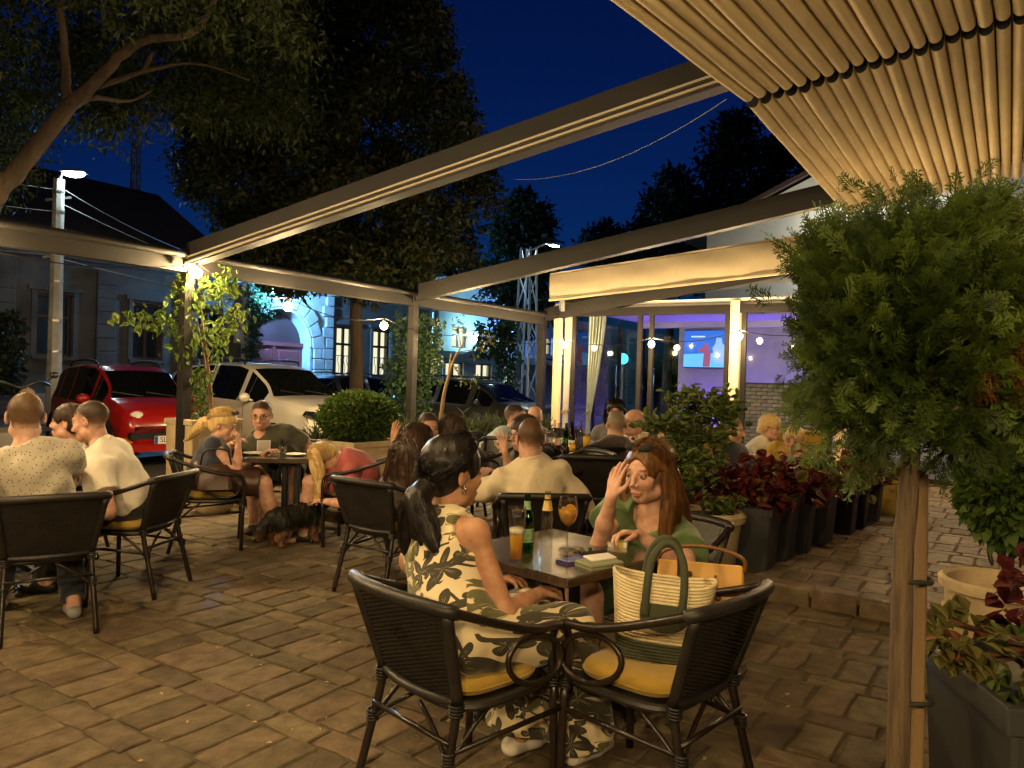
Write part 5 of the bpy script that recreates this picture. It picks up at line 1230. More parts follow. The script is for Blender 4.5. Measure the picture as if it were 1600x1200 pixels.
        if top.get('collar'):
            mb = MB(); ring = [N + tu * (.045 + .012 * math.cos(t)) + (rs * math.cos(t) * .074 + fs * (.01 + math.sin(t) * .078)) * S * (1.08) for t in np.linspace(.0, 2 * math.pi, 25)[:-1] + math.pi / 2]
            mb.tube([tuple(q - off) for q in ring], .014, 8, closed=True, flat=1.0); mb.build('collar', top['collar'] if not isinstance(top['collar'], bool) else top['m'], sh, True)
    if bot:
        gr = bot.get('grow', .014); frac = bot.get('frac', 1.95); mn, mx = bounds([p for p in body], .06); mx[2] = min(mx[2], P0[2] + .22); fld = Field(mn, mx, .0115 * lod).prims(tor[:1], gr * .8)
        wd = bot.get('wide', 0)
        for H0, K, An, toe, sg in legp:
            e2 = fld.like()
            if frac <= 1: q = H0 + (K - H0) * frac; e2.prim(('c', H0, q + (q - H0) * .25, .088 * lf + gr, .066 * lf + gr + .02, 0)); e2.prim(('p', q, K - H0))
            else:
                q = K + (An - K) * (frac - 1); e2.prim(('c', H0, K, .088 * lf + gr, .060 * lf + gr + wd * .3, .0)); e2.prim(('c', K, q + (q - K) * .3, .060 * lf + gr + wd * .3, .046 * lf + gr + wd, .04)); e2.prim(('p', q, An - K))
            fld.union(e2, .03)
        if bot.get('skirt'): 
            a_, b_ = legp[0], legp[1]; kk = bot['skirt']; e2 = fld.like(); e2.prim(('c', (a_[0] + b_[0]) / 2, (a_[0] + b_[0]) / 2 * (1 - kk) + (a_[1] + b_[1]) / 2 * kk, .13, .12, 0)); fld.union(e2, .05)
        fld.wrinkle(bot.get('wr', .004), 24, 3 + sum(map(ord, label)) % 777); mk(fld, bot.get('name', 'trousers'), bot['m'])
    if shoes is not None:
        for H0, K, An, toe, sg in legp:
            P = [('c', An - toe * .045 - z * .045, An + toe * .08 - z * .05, .040, .042, .02), ('c', An + toe * .08 - z * .05, An + toe * .165 - z * .058, .042, .032, .02)]; mn, mx = bounds(P, .02); fd = Field(mn, mx, .010).prims(P); fd.prim(('p', V3(0, 0, fl + .003), -z)); mk(fd, 'shoe', shoes)
    # ---- hair
    if hair:
        ht = hair.get('t', .010); hm = HM[hair['c']] if isinstance(hair['c'], str) else hair['c']
        P = [('e', hp(0, -.016, .036), ((.0775 + ht) * hs, (.096 + ht) * hs, (.085 + ht) * hs), Hm, .01)]
        if hair.get('nape', True): P.append(('e', hp(0, -.055, -.030), ((.058 + ht * .6) * hs, (.048 + ht * .6) * hs, .055 * hs), Hm, .03))
        for q in hair.get('extra', []): P.append(('e', hp(*q[0]), tuple(x * hs for x in q[1]), Hm, .03))
        locks = hair.get('locks', []); lp_ = []
        for (pts, rr) in locks:
            W_ = [hp(*q) if len(q) == 3 else np.array(q[:3], float) for q in pts]; lp_.append((W_, [x * hs for x in rr]))
            sp_l = [np.array(tuple(q)) for q in spline([tuple(q) for q in W_], 3)]; ri = np.interp(np.linspace(0, 1, len(sp_l)), np.linspace(0, 1, len(rr)), rr) * hs
            for i in range(len(sp_l) - 1): P.append(('c', sp_l[i], sp_l[i + 1], ri[i] * .8, ri[i + 1] * .8, .018))
        mn, mx = bounds(P, .03); fd = Field(mn, mx, (.0065 if locks else .0055) * max(lod, .8)).prims(P)
        fz = hair.get('face', (0, .135, -.032)); fr_ = hair.get('fr', (.078, .088, .090)); fd.prim(('-e', hp(*fz), tuple(x * hs for x in fr_), Hm, .008))
        if hair.get('ears', True):
            for s_ in (1, -1): fd.prim(('-e', hp(s_ * .088, .018, -.040), (.038 * hs, .050 * hs, .058 * hs), Hm, .008))
        if not locks or hair.get('cut'): fd.prim(('p', hp(0, -.05, hair.get('cut', -.072)), -hu - hf * .25))
        fd.wrinkle(hair.get('wr', .0025), hair.get('wf', 90), 11)
        if buzz: vv, qq = fd.net(); ho = None
        else: vv, qq = fd.net(); ho = np_mesh('hair', vv - off, qq, hm, root, True)
        nf = hair.get('fuzz', 0 if (locks and not hair.get('cut')) else (2600 if buzz else 1700))
        if nf and len(vv):
            gg = np.random.default_rng(9); sel = gg.choice(len(vv), min(nf, len(vv)), replace=False); L_ = (.0045 if buzz else max(.012, ht * 1.3)); pv_ = vv[sel] - (Hc); q_ = pv_ @ Hm; nn_ = q_ / np.array([.006, .0092, .0072]); nn_ /= np.linalg.norm(nn_, axis=1)[:, None] + 1e-9; wd = nn_ * (.55 if not buzz else .35) + np.array([0, -.25, -.8]) + gg.normal(size=nn_.shape) * .35; wd = (wd / np.linalg.norm(wd, axis=1)[:, None]) @ Hm.T; sd2 = np.cross(wd, gg.normal(size=wd.shape)); sd2 /= np.linalg.norm(sd2, axis=1)[:, None] + 1e-9; bs_ = vv[sel] - (wd * .002) - ((nn_ @ Hm.T) * ht * .85 * hs if buzz else 0); LL = (L_ * gg.uniform(.6, 1.5, len(sel)))[:, None]
            v3 = np.stack([bs_ - sd2 * .0011, bs_ + sd2 * .0011, bs_ + wd * LL], 1).reshape(-1, 3); i3 = np.arange(len(sel)) * 3; np_mesh('hair_fuzz' if ho else 'hair', v3 - off, np.stack([i3, i3 + 1, i3 + 2], 1), hm, ho or root, False)
        if locks:
            ea, eb, ec = .0775 + ht + .003, .096 + ht + .003, .085 + ht + .003; pa = []
            if hair.get('style') == 'tie':
                tie = np.array(hair.get('tie', (.0, -.10, -.045))); u1 = nrm((tie - np.array((0, -.016, .036))) / np.array((ea, eb, ec)))
                for al in np.linspace(-78, 78, 20):
                    el = R(47 - abs(al) * .22); u0 = np.array((math.sin(R(al)) * math.cos(el), math.cos(R(al)) * math.cos(el), math.sin(el)))
                    up_ = np.array((0, 0, 1.0)) * max(0, 1 - abs(al) / 60); pth = [nrm(u0 * (1 - s_) + u1 * s_ + (up_ + u0 * .5) * .9 * s_ * (1 - s_)) for s_ in np.linspace(0, 1, 7)]; pa.append([hp(*(q * np.array((ea, eb, ec)) + np.array((0, -.016, .036)))) for q in pth])
            else:
                for y0 in np.linspace(.070, -.090, 9):
                    for sg in (1, -1):
                        pth = []
                        for th in np.linspace(4, 128, 7):
                            t_ = th / 128; yy = (y0 + .016) * (1 - .75 * t_ * (y0 > 0)) - .035 * t_ * (y0 > -.03); k_ = math.sqrt(max(.15, 1 - (yy / eb) ** 2)); zz = ec * math.cos(R(min(th, 100))) * k_ - (max(0, th - 100) / 28) * .06; pth.append((sg * ea * math.sin(R(min(th, 95))) * k_, yy - .016, zz + .036))
                        pa.append([hp(*q) for q in pth])
            v, q = strands(pa, [(.010 * hs, .013 * hs, .012 * hs)] * len(pa), int(26 / max(.8, lod)), .0013 * max(1, lod), 8, .003); np_mesh('hair_strands', v - off, q, hm, ho, True)
        if locks and hair.get('ns', 90):
            v, q = strands([a for a, _ in lp_], [b_ for _, b_ in lp_], hair.get('ns', 90), hair.get('sr', .0022), 5, hair.get('wav', .006)); np_mesh('hair_strands', v - off, q, hm, ho, True)
    if glasses:
        mb = MB()
        for s_ in (1, -1):
            mb.tube([tuple(hp(s_ * .033 + .024 * math.cos(t), .100, .001 + .017 * math.sin(t)) - off) for t in np.linspace(0, 2 * math.pi, 17)[:-1]], .0026, 6, closed=True)
            mb.tube([tuple(hp(s_ * .057, .098, .006) - off), tuple(hp(s_ * .078, .03, .010) - off), tuple(hp(s_ * .079, -.02, .004) - off)], .0025, 5)
        mb.tube([tuple(hp(-.009, .103, .004) - off), tuple(hp(.009, .103, .004) - off)], .0025, 5); mb.build('glasses', glasses, root, True)
    if extra: extra(root, off, hp, dict(N=N, P0=P0, tu=tu, ft=fs, rt=rs, limbs=limbs, legp=legp, Hm=Hm, S=S, hs=hs))
    return root
# ------------------------------------------------------------------ the guests
c_cream = cloth('cream_linen', (.62, .52, .36)); c_white = cloth('white_cotton', (.68, .62, .52)); c_navy = cloth('navy_jersey', (.022, .026, .045)); c_olive = cloth('olive_tee', (.050, .050, .030)); c_black = cloth('black_cotton', (.012, .011, .012)); c_pink = cloth('coral_pink', (.46, .10, .095))
c_green = cloth('sage_green_linen', (.090, .150, .050)); c_blue = cloth('pale_blue_pique', (.38, .46, .46)); c_dbrown = cloth('dark_brown_tee', (.050, .030, .030)); c_grey = cloth('grey_marl', (.15, .14, .14)); c_yel = cloth('pale_yellow_shirt', (.66, .58, .34)); c_ylw = cloth('yellow_top', (.62, .42, .05)); c_dk = cloth('dark_trousers', (.014, .014, .017)); c_denim = cloth('dark_denim', (.02, .026, .045)); c_khaki = cloth('beige_top', (.5, .4, .28))
def speck():
    m = cloth('speckled_grey_cotton', (.44, .39, .31)); nt = m.node_tree; L = nt.links; p = nt.nodes['Principled BSDF']; src = p.inputs['Base Color'].links[0].from_socket; tc = nt.nodes.new('ShaderNodeTexCoord')
    vo = nt.nodes.new('ShaderNodeTexVoronoi'); vo.inputs['Scale'].default_value = 34; sx = nt.nodes.new('ShaderNodeSeparateXYZ'); L.new(tc.outputs['Object'], sx.inputs[0]); ad = nt.nodes.new('ShaderNodeMath'); ad.operation = 'MULTIPLY_ADD'; ad.inputs[1].default_value = .5; L.new(sx.outputs[1], ad.inputs[0]); L.new(sx.outputs[0], ad.inputs[2]); cx = nt.nodes.new('ShaderNodeCombineXYZ'); L.new(ad.outputs[0], cx.inputs[0]); L.new(sx.outputs[2], cx.inputs[1]); vo.voronoi_dimensions = '2D'; L.new(cx.outputs[0], vo.inputs['Vector']); lt = nt.nodes.new('ShaderNodeMath'); lt.operation = 'LESS_THAN'; lt.inputs[1].default_value = .12; L.new(vo.outputs['Distance'], lt.inputs[0])
    mx = nt.nodes.new('ShaderNodeMix'); mx.data_type = 'RGBA'; mx.inputs[7].default_value = (.06, .05, .045, 1); L.new(lt.outputs[0], mx.inputs[0]); L.new(src, mx.inputs[6]); L.new(mx.outputs[2], p.inputs['Base Color']); return m
def leafprint():
    """cream cloth printed with olive palmettes, curled leaves and scrolls"""
    m, nt, p = _new('leaf_print_cloth'); L = nt.links; N_ = nt.nodes.new; p.inputs['Roughness'].default_value = .8; p.inputs['Sheen Weight'].default_value = .2
    tc = N_('ShaderNodeTexCoord'); sx = N_('ShaderNodeSeparateXYZ'); L.new(tc.outputs['Object'], sx.inputs[0])
    def mt(op, a, b_=None, c=None):
        n = N_('ShaderNodeMath'); n.operation = op
        for i, q in enumerate((a, b_, c)):
            if q is None: continue
            if isinstance(q, (int, float)): n.inputs[i].default_value = q
            else: L.new(q, n.inputs[i])
        return n.outputs[0]
    h = mt('ADD', sx.outputs[0], mt('MULTIPLY', sx.outputs[1], -.75)); cb = N_('ShaderNodeCombineXYZ'); L.new(h, cb.inputs[0]); L.new(mt('ADD', sx.outputs[2], mt('MULTIPLY', sx.outputs[1], .35)), cb.inputs[1])
    ns = N_('ShaderNodeTexNoise'); ns.inputs['Scale'].default_value = 9; ns.inputs['Detail'].default_value = 0; L.new(cb.outputs[0], ns.inputs['Vector'])
    def vm(op, a, b_=None, s_=None):
        n = N_('ShaderNodeVectorMath'); n.operation = op; L.new(a, n.inputs[0])
        if b_ is not None:
            if isinstance(b_, tuple): n.inputs[1].default_value = b_
            else: L.new(b_, n.inputs[1])
        if s_ is not None: n.inputs['Scale'].default_value = s_
        return n.outputs[0]
    P = vm('ADD', cb.outputs[0], vm('SCALE', vm('SUBTRACT', ns.outputs['Color'], (.5, .5, .5)), None, .07))
    def motif(scale, n, thr, ph, seedoff):
        vo = N_('ShaderNodeTexVoronoi'); vo.voronoi_dimensions = '2D'; vo.inputs['Scale'].default_value = scale; vo.inputs['Randomness'].default_value = .6; pv = vm('ADD', P, seedoff); L.new(pv, vo.inputs['Vector'])
        d = vm('SUBTRACT', vm('SCALE', pv, None, scale), vm('SCALE', vo.outputs['Position'], None, scale)); q = N_('ShaderNodeSeparateXYZ'); L.new(d, q.inputs[0]); qc = N_('ShaderNodeSeparateColor'); L.new(vo.outputs['Color'], qc.inputs[0])
        th = mt('ADD', mt('ARCTAN2', q.outputs[1], q.outputs[0]), mt('MULTIPLY', qc.outputs[0], ph)); r_ = vo.outputs['Distance']
        lobe = mt('ABSOLUTE', mt('SINE', mt('MULTIPLY', th, n / 2))); rad = mt('MULTIPLY', mt('ADD', mt('MULTIPLY', lobe, .78), .14), thr)
        ins = mt('LESS_THAN', r_, rad); vein = mt('GREATER_THAN', mt('ABSOLUTE', mt('SUBTRACT', lobe, .97)), mt('MULTIPLY', mt('SUBTRACT', .34, r_), .045)); return mt('MULTIPLY', ins, vein), mt('LESS_THAN', mt('ABSOLUTE', mt('SUBTRACT', r_, mt('MULTIPLY', rad, 1.16))), .022), qc.outputs[1]
    a, ar, ca = motif(6.4, 5, .57, 1.2, (0, 0, 0)); b2, br_, cb2 = motif(12.5, 3, .50, 6.28, (.37, .21, 0))
    wv = N_('ShaderNodeTexWave'); wv.wave_type = 'RINGS'; wv.rings_direction = 'Z'; wv.inputs['Scale'].default_value = 5.2; wv.inputs['Distortion'].default_value = 7; wv.inputs['Detail'].default_value = 0; wv.inputs['Detail Scale'].default_value = 1.2; L.new(P, wv.inputs['Vector'])
    n2 = N_('ShaderNodeTexNoise'); n2.inputs['Scale'].default_value = 8; L.new(cb.outputs[0], n2.inputs['Vector']); scr = mt('MULTIPLY', mt('GREATER_THAN', wv.outputs['Fac'], .90), mt('GREATER_THAN', n2.outputs[0], .50))
    ink = mt('MAXIMUM', mt('MAXIMUM', a, mt('MULTIPLY', ar, mt('GREATER_THAN', ca, .35))), mt('MAXIMUM', mt('MULTIPLY', b2, mt('GREATER_THAN', cb2, .3)), scr))
    mx = N_('ShaderNodeMix'); mx.data_type = 'RGBA'; mx.inputs[6].default_value = (.58, .48, .31, 1); rp = N_('ShaderNodeValToRGB'); rp.color_ramp.elements[0].position = .4; rp.color_ramp.elements[1].position = .6; rp.color_ramp.elements[0].color = (.030, .024, .012, 1); rp.color_ramp.elements[1].color = (.085, .080, .022, 1); L.new(ca, rp.inputs[0])
    L.new(rp.outputs[0], mx.inputs[7]); L.new(ink, mx.inputs[0]); L.new(mx.outputs[2], p.inputs['Base Color'])
    b_ = N_('ShaderNodeBump'); b_.inputs['Strength'].default_value = .15; b_.inputs['Distance'].default_value = .004; n5 = N_('ShaderNodeTexNoise'); n5.inputs['Scale'].default_value = 40; L.new(tc.outputs['Object'], n5.inputs['Vector']); L.new(n5.outputs[0], b_.inputs['Height']); L.new(b_.outputs[0], p.inputs['Normal']); return m
c_speck = speck(); c_leaf = leafprint()
m_spec = mat('black_spectacle_frame', (.01, .01, .01), .3); m_gold = mat('gold', (.8, .55, .2), .25, metal=1)
A2d = lambda p: (p[0], p[1])
# near woman in the leaf print jumpsuit, seen from behind
def x21(root, off, hp, d):
    for s_ in (1,): MB().tube([tuple(hp(s_ * .084 + .009 * math.cos(t), -.006, -.048 + .016 * math.sin(t)) - off) for t in np.linspace(0, 6.28, 17)[:-1]], .0032, 6, closed=True).build('earring', m_chrome, root, True)
    mb = MB(); c = hp(0, -.105, -.055); mb.ball(tuple(c - off), (.026, .026, .022), 12, 8); mb.build('hair_tie', m_black, root, True)
    N, tu = d['N'], d['tu']; mb = MB(); mb.tube([tuple(N + tu * .035 + d['rt'] * math.cos(t) * .066 + d['ft'] * math.sin(t) * .062 - off) for t in np.linspace(0, 6.28, 25)[:-1]], .020, 8, closed=True); mb.build('halter_collar', c_leaf, root, True)
    mb = MB()
    for sg in (-.4, .5): mb.tube(spline([tuple(N + tu * .03 - d['ft'] * .07 - off), tuple(N - tu * .05 - d['ft'] * .11 + d['rt'] * sg * .07 - off), tuple(N - tu * .16 - d['ft'] * .125 + d['rt'] * sg * .09 - off)], 4), .010, 6)
    mb.build('neck_ribbon', c_leaf, root, True)
hd21 = at(708, 738, 2.98)
pony = [[(.01, -.10, -.05), (.02, -.138, -.085), (.04 + .02 * k, -.135, -.14), (.06 + .045 * k, -.115, -.21), (.07 + .07 * k, -.10, -.285 + .012 * k)] for k in (-1, 0, 1)]
pony += [[(.0, -.10, -.05), (-.01, -.14, -.09), (-.03, -.14, -.17), (-.04, -.125, -.24), (-.045, -.115, -.29)]]
person('woman in a cream and olive leaf print jumpsuit with a long black ponytail, seated nearest', (-.195, 2.755), (.72, .69), hd21, (.80, .60), -4, 0, 'f', 1.0, 'tan',
       aL=dict(w=(-.06, 3.16, .66), pole=(-.6, .4, -.5), curl=.5), aR=dict(w=(.13, 3.00, .665), pole=(.25, -.45, -1.0), curl=.5),
       top=dict(m=c_leaf, sleeve=0, noshoulder=True, neck=(.05, .05, .05), nz=.03, name='jumpsuit_top', grow=.016, hem=.10, wr=.004), bot=dict(m=c_leaf, frac=1.93, wide=.075, grow=.018, name='jumpsuit_legs', wr=.006),
       hair=dict(c='black', style='tie', t=.012, nape=True, cut=None, fr=(.080, .088, .098), locks=[(p_, (.030, .034, .038, .034, .010)) for p_ in pony], ns=260, sr=.0013, wav=.006), legs=dict(L=dict(sp=.05, off=-.03), R=dict(sp=.16, off=.10)), shoes=mat('white_sandal', (.6, .55, .48), .5), extra=x21, lod=.8, hs=1.14, S=1.04)
# woman in green facing the viewer
def x22(root, off, hp, d):
    mb = MB()
    for s_ in (1, -1): mb.ball(tuple(hp(s_ * .035, .052, .112) - off), (.034, .016, .019), 14, 8)
    mb.tube([tuple(hp(.064, .05, .125) - off), tuple(hp(.084, -.02, .07) - off)], .004, 5); mb.tube([tuple(hp(-.064, .05, .125) - off), tuple(hp(-.084, -.02, .07) - off)], .004, 5); mb.build('sunglasses', m_rubber, root, True)
    W = np.array(d['limbs']['L'][2]); E_ = np.array(d['limbs']['L'][1]); u_ = nrm(W - E_)
    MB().tube([tuple(hp(-.03, .05, -.25) - off), tuple(hp(.05, .04, -.33) - off), tuple(hp(.10, .0, -.42) - off)], .005, 5).build('bag_strap', m_black, root, True)
hd22 = at(1012, 738, 3.60)
wl = [[(.088, -.005, .03), (.104, -.012, -.06), (.112, -.008 + .012 * k, -.16), (.115, .01 + .02 * k, -.26), (.105, .02 + .03 * k, -.35 - .02 * k)] for k in (-1, 0, 1)]
wl += [[(-.085, -.005, .02), (-.098, -.005, -.07), (-.098, .01, -.16), (-.088, .025, -.24), (-.08, .03, -.30)], [(-.080, -.03, .03), (-.095, -.04, -.08), (-.095, -.03, -.18), (-.085, -.02, -.28)]]
wl += [[(.03 * k, -.10, .02), (.045 * k, -.115, -.08), (.06 * k, -.125, -.2), (.07 * k, -.12, -.33)] for k in (-1.4, 0, 1.4)] + [[(.085, -.03, .02), (.112, -.04, -.08), (.135, -.06, -.18), (.165, -.075, -.27), (.19, -.08, -.34)]]
person('woman in a sage green top with long auburn hair, resting her head on her hand', (.70, 3.86), (-.70, -.71), hd22, (-.69, -.72), -7, 0, 'f', 1.10, 'pink',
       aR=dict(w=at(955, 778, 3.42), pole=(-.5, -.5, -1.0), dir=(.20, .14, 1.0), n=(.75, .55, -.1), curl=.16, side=-1), aL=dict(w=at(1000, 836, 3.32), pole=(.75, .2, -.5), dir=(-.75, -.2, .12), n=(.1, -.3, -1), curl=.55),
       top=dict(m=c_green, sleeve=.42, flare=.034, grow=.020, neck=(.085, .125, .10), ny=.055, nz=-.015, name='blouse', wr=.009, wf=24, hem=.12), bot=dict(m=mat('dark_green_skirt', (.03, .045, .02), .8), frac=.95, name='skirt', skirt=.8),
       hair=dict(c='auburn', t=.011, nape=True, cut=None, fr=(.071, .090, .092), face=(0, .134, -.006), locks=[(p_, (.022, .030, .034, .030, .010)) for p_ in wl], ns=170, sr=.0015, wav=.012), eyes=True, extra=x22, lod=.8, hres=.0034, hs=1.14, S=1.05, legs=dict(L=dict(sp=.02, off=.05), R=dict(sp=.06, off=-.05)))
# --- men and woman at the outer table
person('man in a speckled grey shirt with cropped hair, seen from behind at the outer edge', (-2.70, 4.48), (-.60, .80), at(40, 650, 4.42), (-.58, .82), 0, 0, 'm', 1.10, 'pink', aL=dict(w=(-3.30, 4.75, .80), pole=(-.8, -.2, -.5)), aR=dict(w=(-2.85, 4.98, .80), pole=(.8, .2, -.6)),
       top=dict(m=c_speck, sleeve=.6, wr=.010, neck=(.078, .085, .05)), bot=dict(m=c_denim), hair=dict(c='sand', t=.003, wr=.0006, cut=-.062, ba=.80), hs=1.16, S=1.02, legs=dict(L=dict(sp=.18), R=dict(sp=.16, off=-.42)), shoes=mat('grey_trainer', (.3, .3, .29), .6))
person('man in a white shirt leaning over the outer table, in profile', (-2.58, 5.24), (-.97, -.16), at(142, 658, 5.15), (-.90, .02), -14, 4, 'm', 1.12, 'pink', aL=dict(w=at(120, 800, 4.96), pole=(.7, -.45, -1)), aR=dict(w=(-3.15, 5.45, .80), pole=(.2, .6, -.6)),
       top=dict(m=c_white, sleeve=.55, wr=.012, collar=True, flare=.022), bot=dict(m=c_dk), hair=dict(c='dbrown', t=.007, wr=.001, cut=-.060, ba=.85), hs=1.14, legs=dict(L=dict(sp=.10, off=.02), R=dict(sp=.12)))
person('smiling woman in a white top in profile between the pale shirted men', (-3.30, 5.86), (-.85, -.5), at(107, 660, 5.72), (-.90, -.12), 2, 0, 'f', 1.0, 'pink', top=dict(m=c_white, sleeve=.4, neck=(.09, .1, .08), ny=.05), bot=dict(m=c_dk), hair=dict(c='dbrown', t=.012, extra=[((0, -.115, .0), (.045, .04, .045))]), eyes=True)
# --- table with the dog
def x4(root, off, hp, d):
    mb = MB()
    for s_ in (1, -1): mb.ball(tuple(hp(s_ * .034, .058, .118) - off), (.028, .008, .018), 10, 6)
    mb.build('sunglasses', m_black, root, True)
pl4 = [[(0, -.10, .01), (0, -.16, -.03), (-.01, -.20, -.11), (-.02, -.24, -.20)], [(.02, -.10, .0), (.03, -.15, -.05), (.02, -.20, -.13), (.01, -.26, -.22)]]
person('blonde woman in a navy top holding a hand to her mouth', (-2.58, 6.56), (.93, .36), at(349, 664, 6.72), (.93, -.05), -16, 0, 'f', 1.12, 'pink', aR=dict(w=at(372, 694, 6.68), pole=(.3, -.5, -1), dir=(-.05, 0, 1), n=(-1, 0, 0), curl=.9), aL=dict(w=(-2.20, 6.88, .76), pole=(.2, .7, -.4)),
       top=dict(m=c_navy, sleeve=0, neck=(.10, .10, .09), name='vest'), bot=dict(m=mat('brown_satin_skirt', (.06, .03, .02), .35), frac=.92, name='skirt', skirt=.8), hair=dict(c='blonde', style='tie', tie=(0, -.10, .0), t=.014, cut=None, locks=[(p_, (.03, .04, .035, .010)) for p_ in pl4], ns=70, wav=.008, sr=.003), eyes=True, extra=x4, legs=dict(L=dict(off=.05), R=dict(off=.12)), shoes=None)
def x5(root, off, hp, d):
    N, tu, rt, ft = d['N'], d['tu'], d['rt'], d['ft']; MB().tube(spline([tuple(N + rt * .12 - tu * .02 + ft * .0 - off), tuple(N + rt * .06 - tu * .10 + ft * .115 - off), tuple(N - rt * .02 - tu * .26 + ft * .19 - off), tuple(N - rt * .10 - tu * .40 + ft * .20 - off)], 5), .016, 6, flat=.4).build('bag_strap', m_black, root, True)
person('heavy man in an olive tee and spectacles sitting by the white car', (-2.26, 7.66), (.10, -.99), at(409, 648, 7.40), (.10, -.99), -10, 0, 'm', 1.32, 'pink', aR=dict(w=(-2.62, 7.25, .80), pole=(-.8, .2, -.5)), aL=dict(w=(-1.82, 7.32, .80), pole=(.8, .2, -.5)),
       top=dict(m=c_olive, sleeve=.62, wr=.010), bot=dict(m=c_black, frac=.85, name='shorts'), hair=dict(c='dbrown', t=.007, stub=1, ba=.95), eyes=True, glasses=m_spec, extra=x5, S=1.10, hs=1.18, legs=dict(L=dict(sp=.16), R=dict(sp=.16)))
h6 = at(496, 706, 6.70)
lk6 = [[(.05 * k, .03, .09), (.085 * k, .09, .06), (.09 * k, .16, .02), (.085 * k, .25, -.01), (.075 * k, .36, -.02)] for k in (-1, -.5, 0, .5, 1)] + [[(.06 * k, -.05, .09), (.10 * k, .0, .06), (.12 * k, .12, .0), (.11 * k, .28, -.04)] for k in (-1, 1)]
person('blonde woman in coral pink bending forward over the dog, hair hanging down', (-1.30, 6.86), (-.96, .05), at(507, 716, 6.75), (-.75, -.25), -78, 0, 'f', 1.06, 'pink', aR=dict(w=(-1.62, 6.95, .42), pole=(0, .4, -.8)), aL=dict(w=(-1.60, 6.62, .40), pole=(.3, -.6, -.5)),
       top=dict(m=c_pink, sleeve=.5, wr=.006, name='dress_top', neck=(.08, .08, .06)), bot=dict(m=c_pink, frac=.7, name='dress_skirt', skirt=.6), hair=dict(c='blonde', t=.014, cut=None, fr=(.06, .06, .07), locks=[(p_, (.03, .034, .034, .03, .012)) for p_ in lk6], ns=70, wav=.010, sr=.003), legs=dict(L=dict(off=.05, sp=.08), R=dict(off=-.02, sp=.05)))
# --- table of the young couple
lk7 = [[(.035 * k, -.06, .08), (.055 * k, -.115, .0), (.07 * k, -.12, -.10), (.085 * k, -.125, -.22), (.09 * k, -.13, -.36), (.085 * k, -.13, -.46)] for k in (-1.3, -.65, 0, .65, 1.3)] + [[(.08 * s_, .0, .03), (.095 * s_, -.02, -.06), (.115 * s_, -.03, -.16), (.12 * s_, -.05, -.28), (.11 * s_, -.06, -.38)] for s_ in (1, -1)]
def x7(root, off, hp, d):
    mb = MB(); c = hp(-.035, -.125, .015)
    for k in range(5): an = k * 1.257; mb.ball(tuple(c + d['Hm'][:, 0] * .013 * math.cos(an) + d['Hm'][:, 2] * .013 * math.sin(an) - off), .007, 8, 6)
    mb.build('hair_clip', m_porc, root, True)
person('woman with long dark brown hair and a flower clip, seen from behind', (-.80, 5.47), (.55, .83), at(653, 696, 5.50), (.45, .89), -2, 0, 'f', 1.06, 'tan', aR=dict(w=(-.32, 5.78, .80), pole=(.5, -.5, -.6)), aL=dict(w=at(616, 694, 5.85), pole=(.6, .5, -.8), dir=(.0, 0, 1), n=(.7, .7, 0), curl=.15, side=1),
       top=dict(m=cloth('dark_floral_dress', (.03, .024, .02), (.12, .09, .06)), sleeve=0, neck=(.10, .1, .08), noshoulder=True, name='dress_top'), bot=dict(m=c_black, frac=.9, name='dress_skirt', skirt=.8), hair=dict(c='brown', t=.014, cut=None, locks=[(p_, (.03, .042, .046, .044, .036, .010)) for p_ in lk7], ns=120, wav=.010, sr=.0022), extra=x7, S=1.08, hs=1.15)
person('young man in black with short hair, facing the long haired woman', (-.76, 7.0), (.30, -.95), at(669, 668, 6.85), (.42, -.90), -6, 0, 'm', 1.0, 'pink', aR=dict(w=(-.75, 6.45, .84), pole=(-.8, 0, -.6)), top=dict(m=c_black, sleeve=.6), bot=dict(m=c_dk), hair=dict(c='dbrown', t=.0075, cut=-.05, stub=1, ba=.95), eyes=True, hs=1.15, S=1.08)
cur9 = [[(.05 * k, -.04, .08), (.085 * k, -.09, .0), (.10 * k, -.10, -.09), (.11 * k, -.10, -.19)] for k in (-1.2, -.5, .2, .9)] + [[(.085 * s_, .01, .03), (.11 * s_, .0, -.06), (.12 * s_, -.01, -.16)] for s_ in (1, -1)]
person('woman with curly dark hair and bare shoulders turned away', (-.36, 7.15), (-.75, -.66), at(707, 672, 7.0), (.15, .98), 0, 0, 'f', 1.0, 'pink', aL=dict(w=(-.62, 6.75, .84), pole=(.3, -.4, -.8)), top=dict(m=c_black, sleeve=0, neck=(.11, .1, .1), noshoulder=True), bot=dict(m=c_black), hair=dict(c='dbrown', t=.018, cut=None, locks=[(p_, (.034, .044, .046, .02)) for p_ in cur9], ns=80, wav=.024, sr=.003))
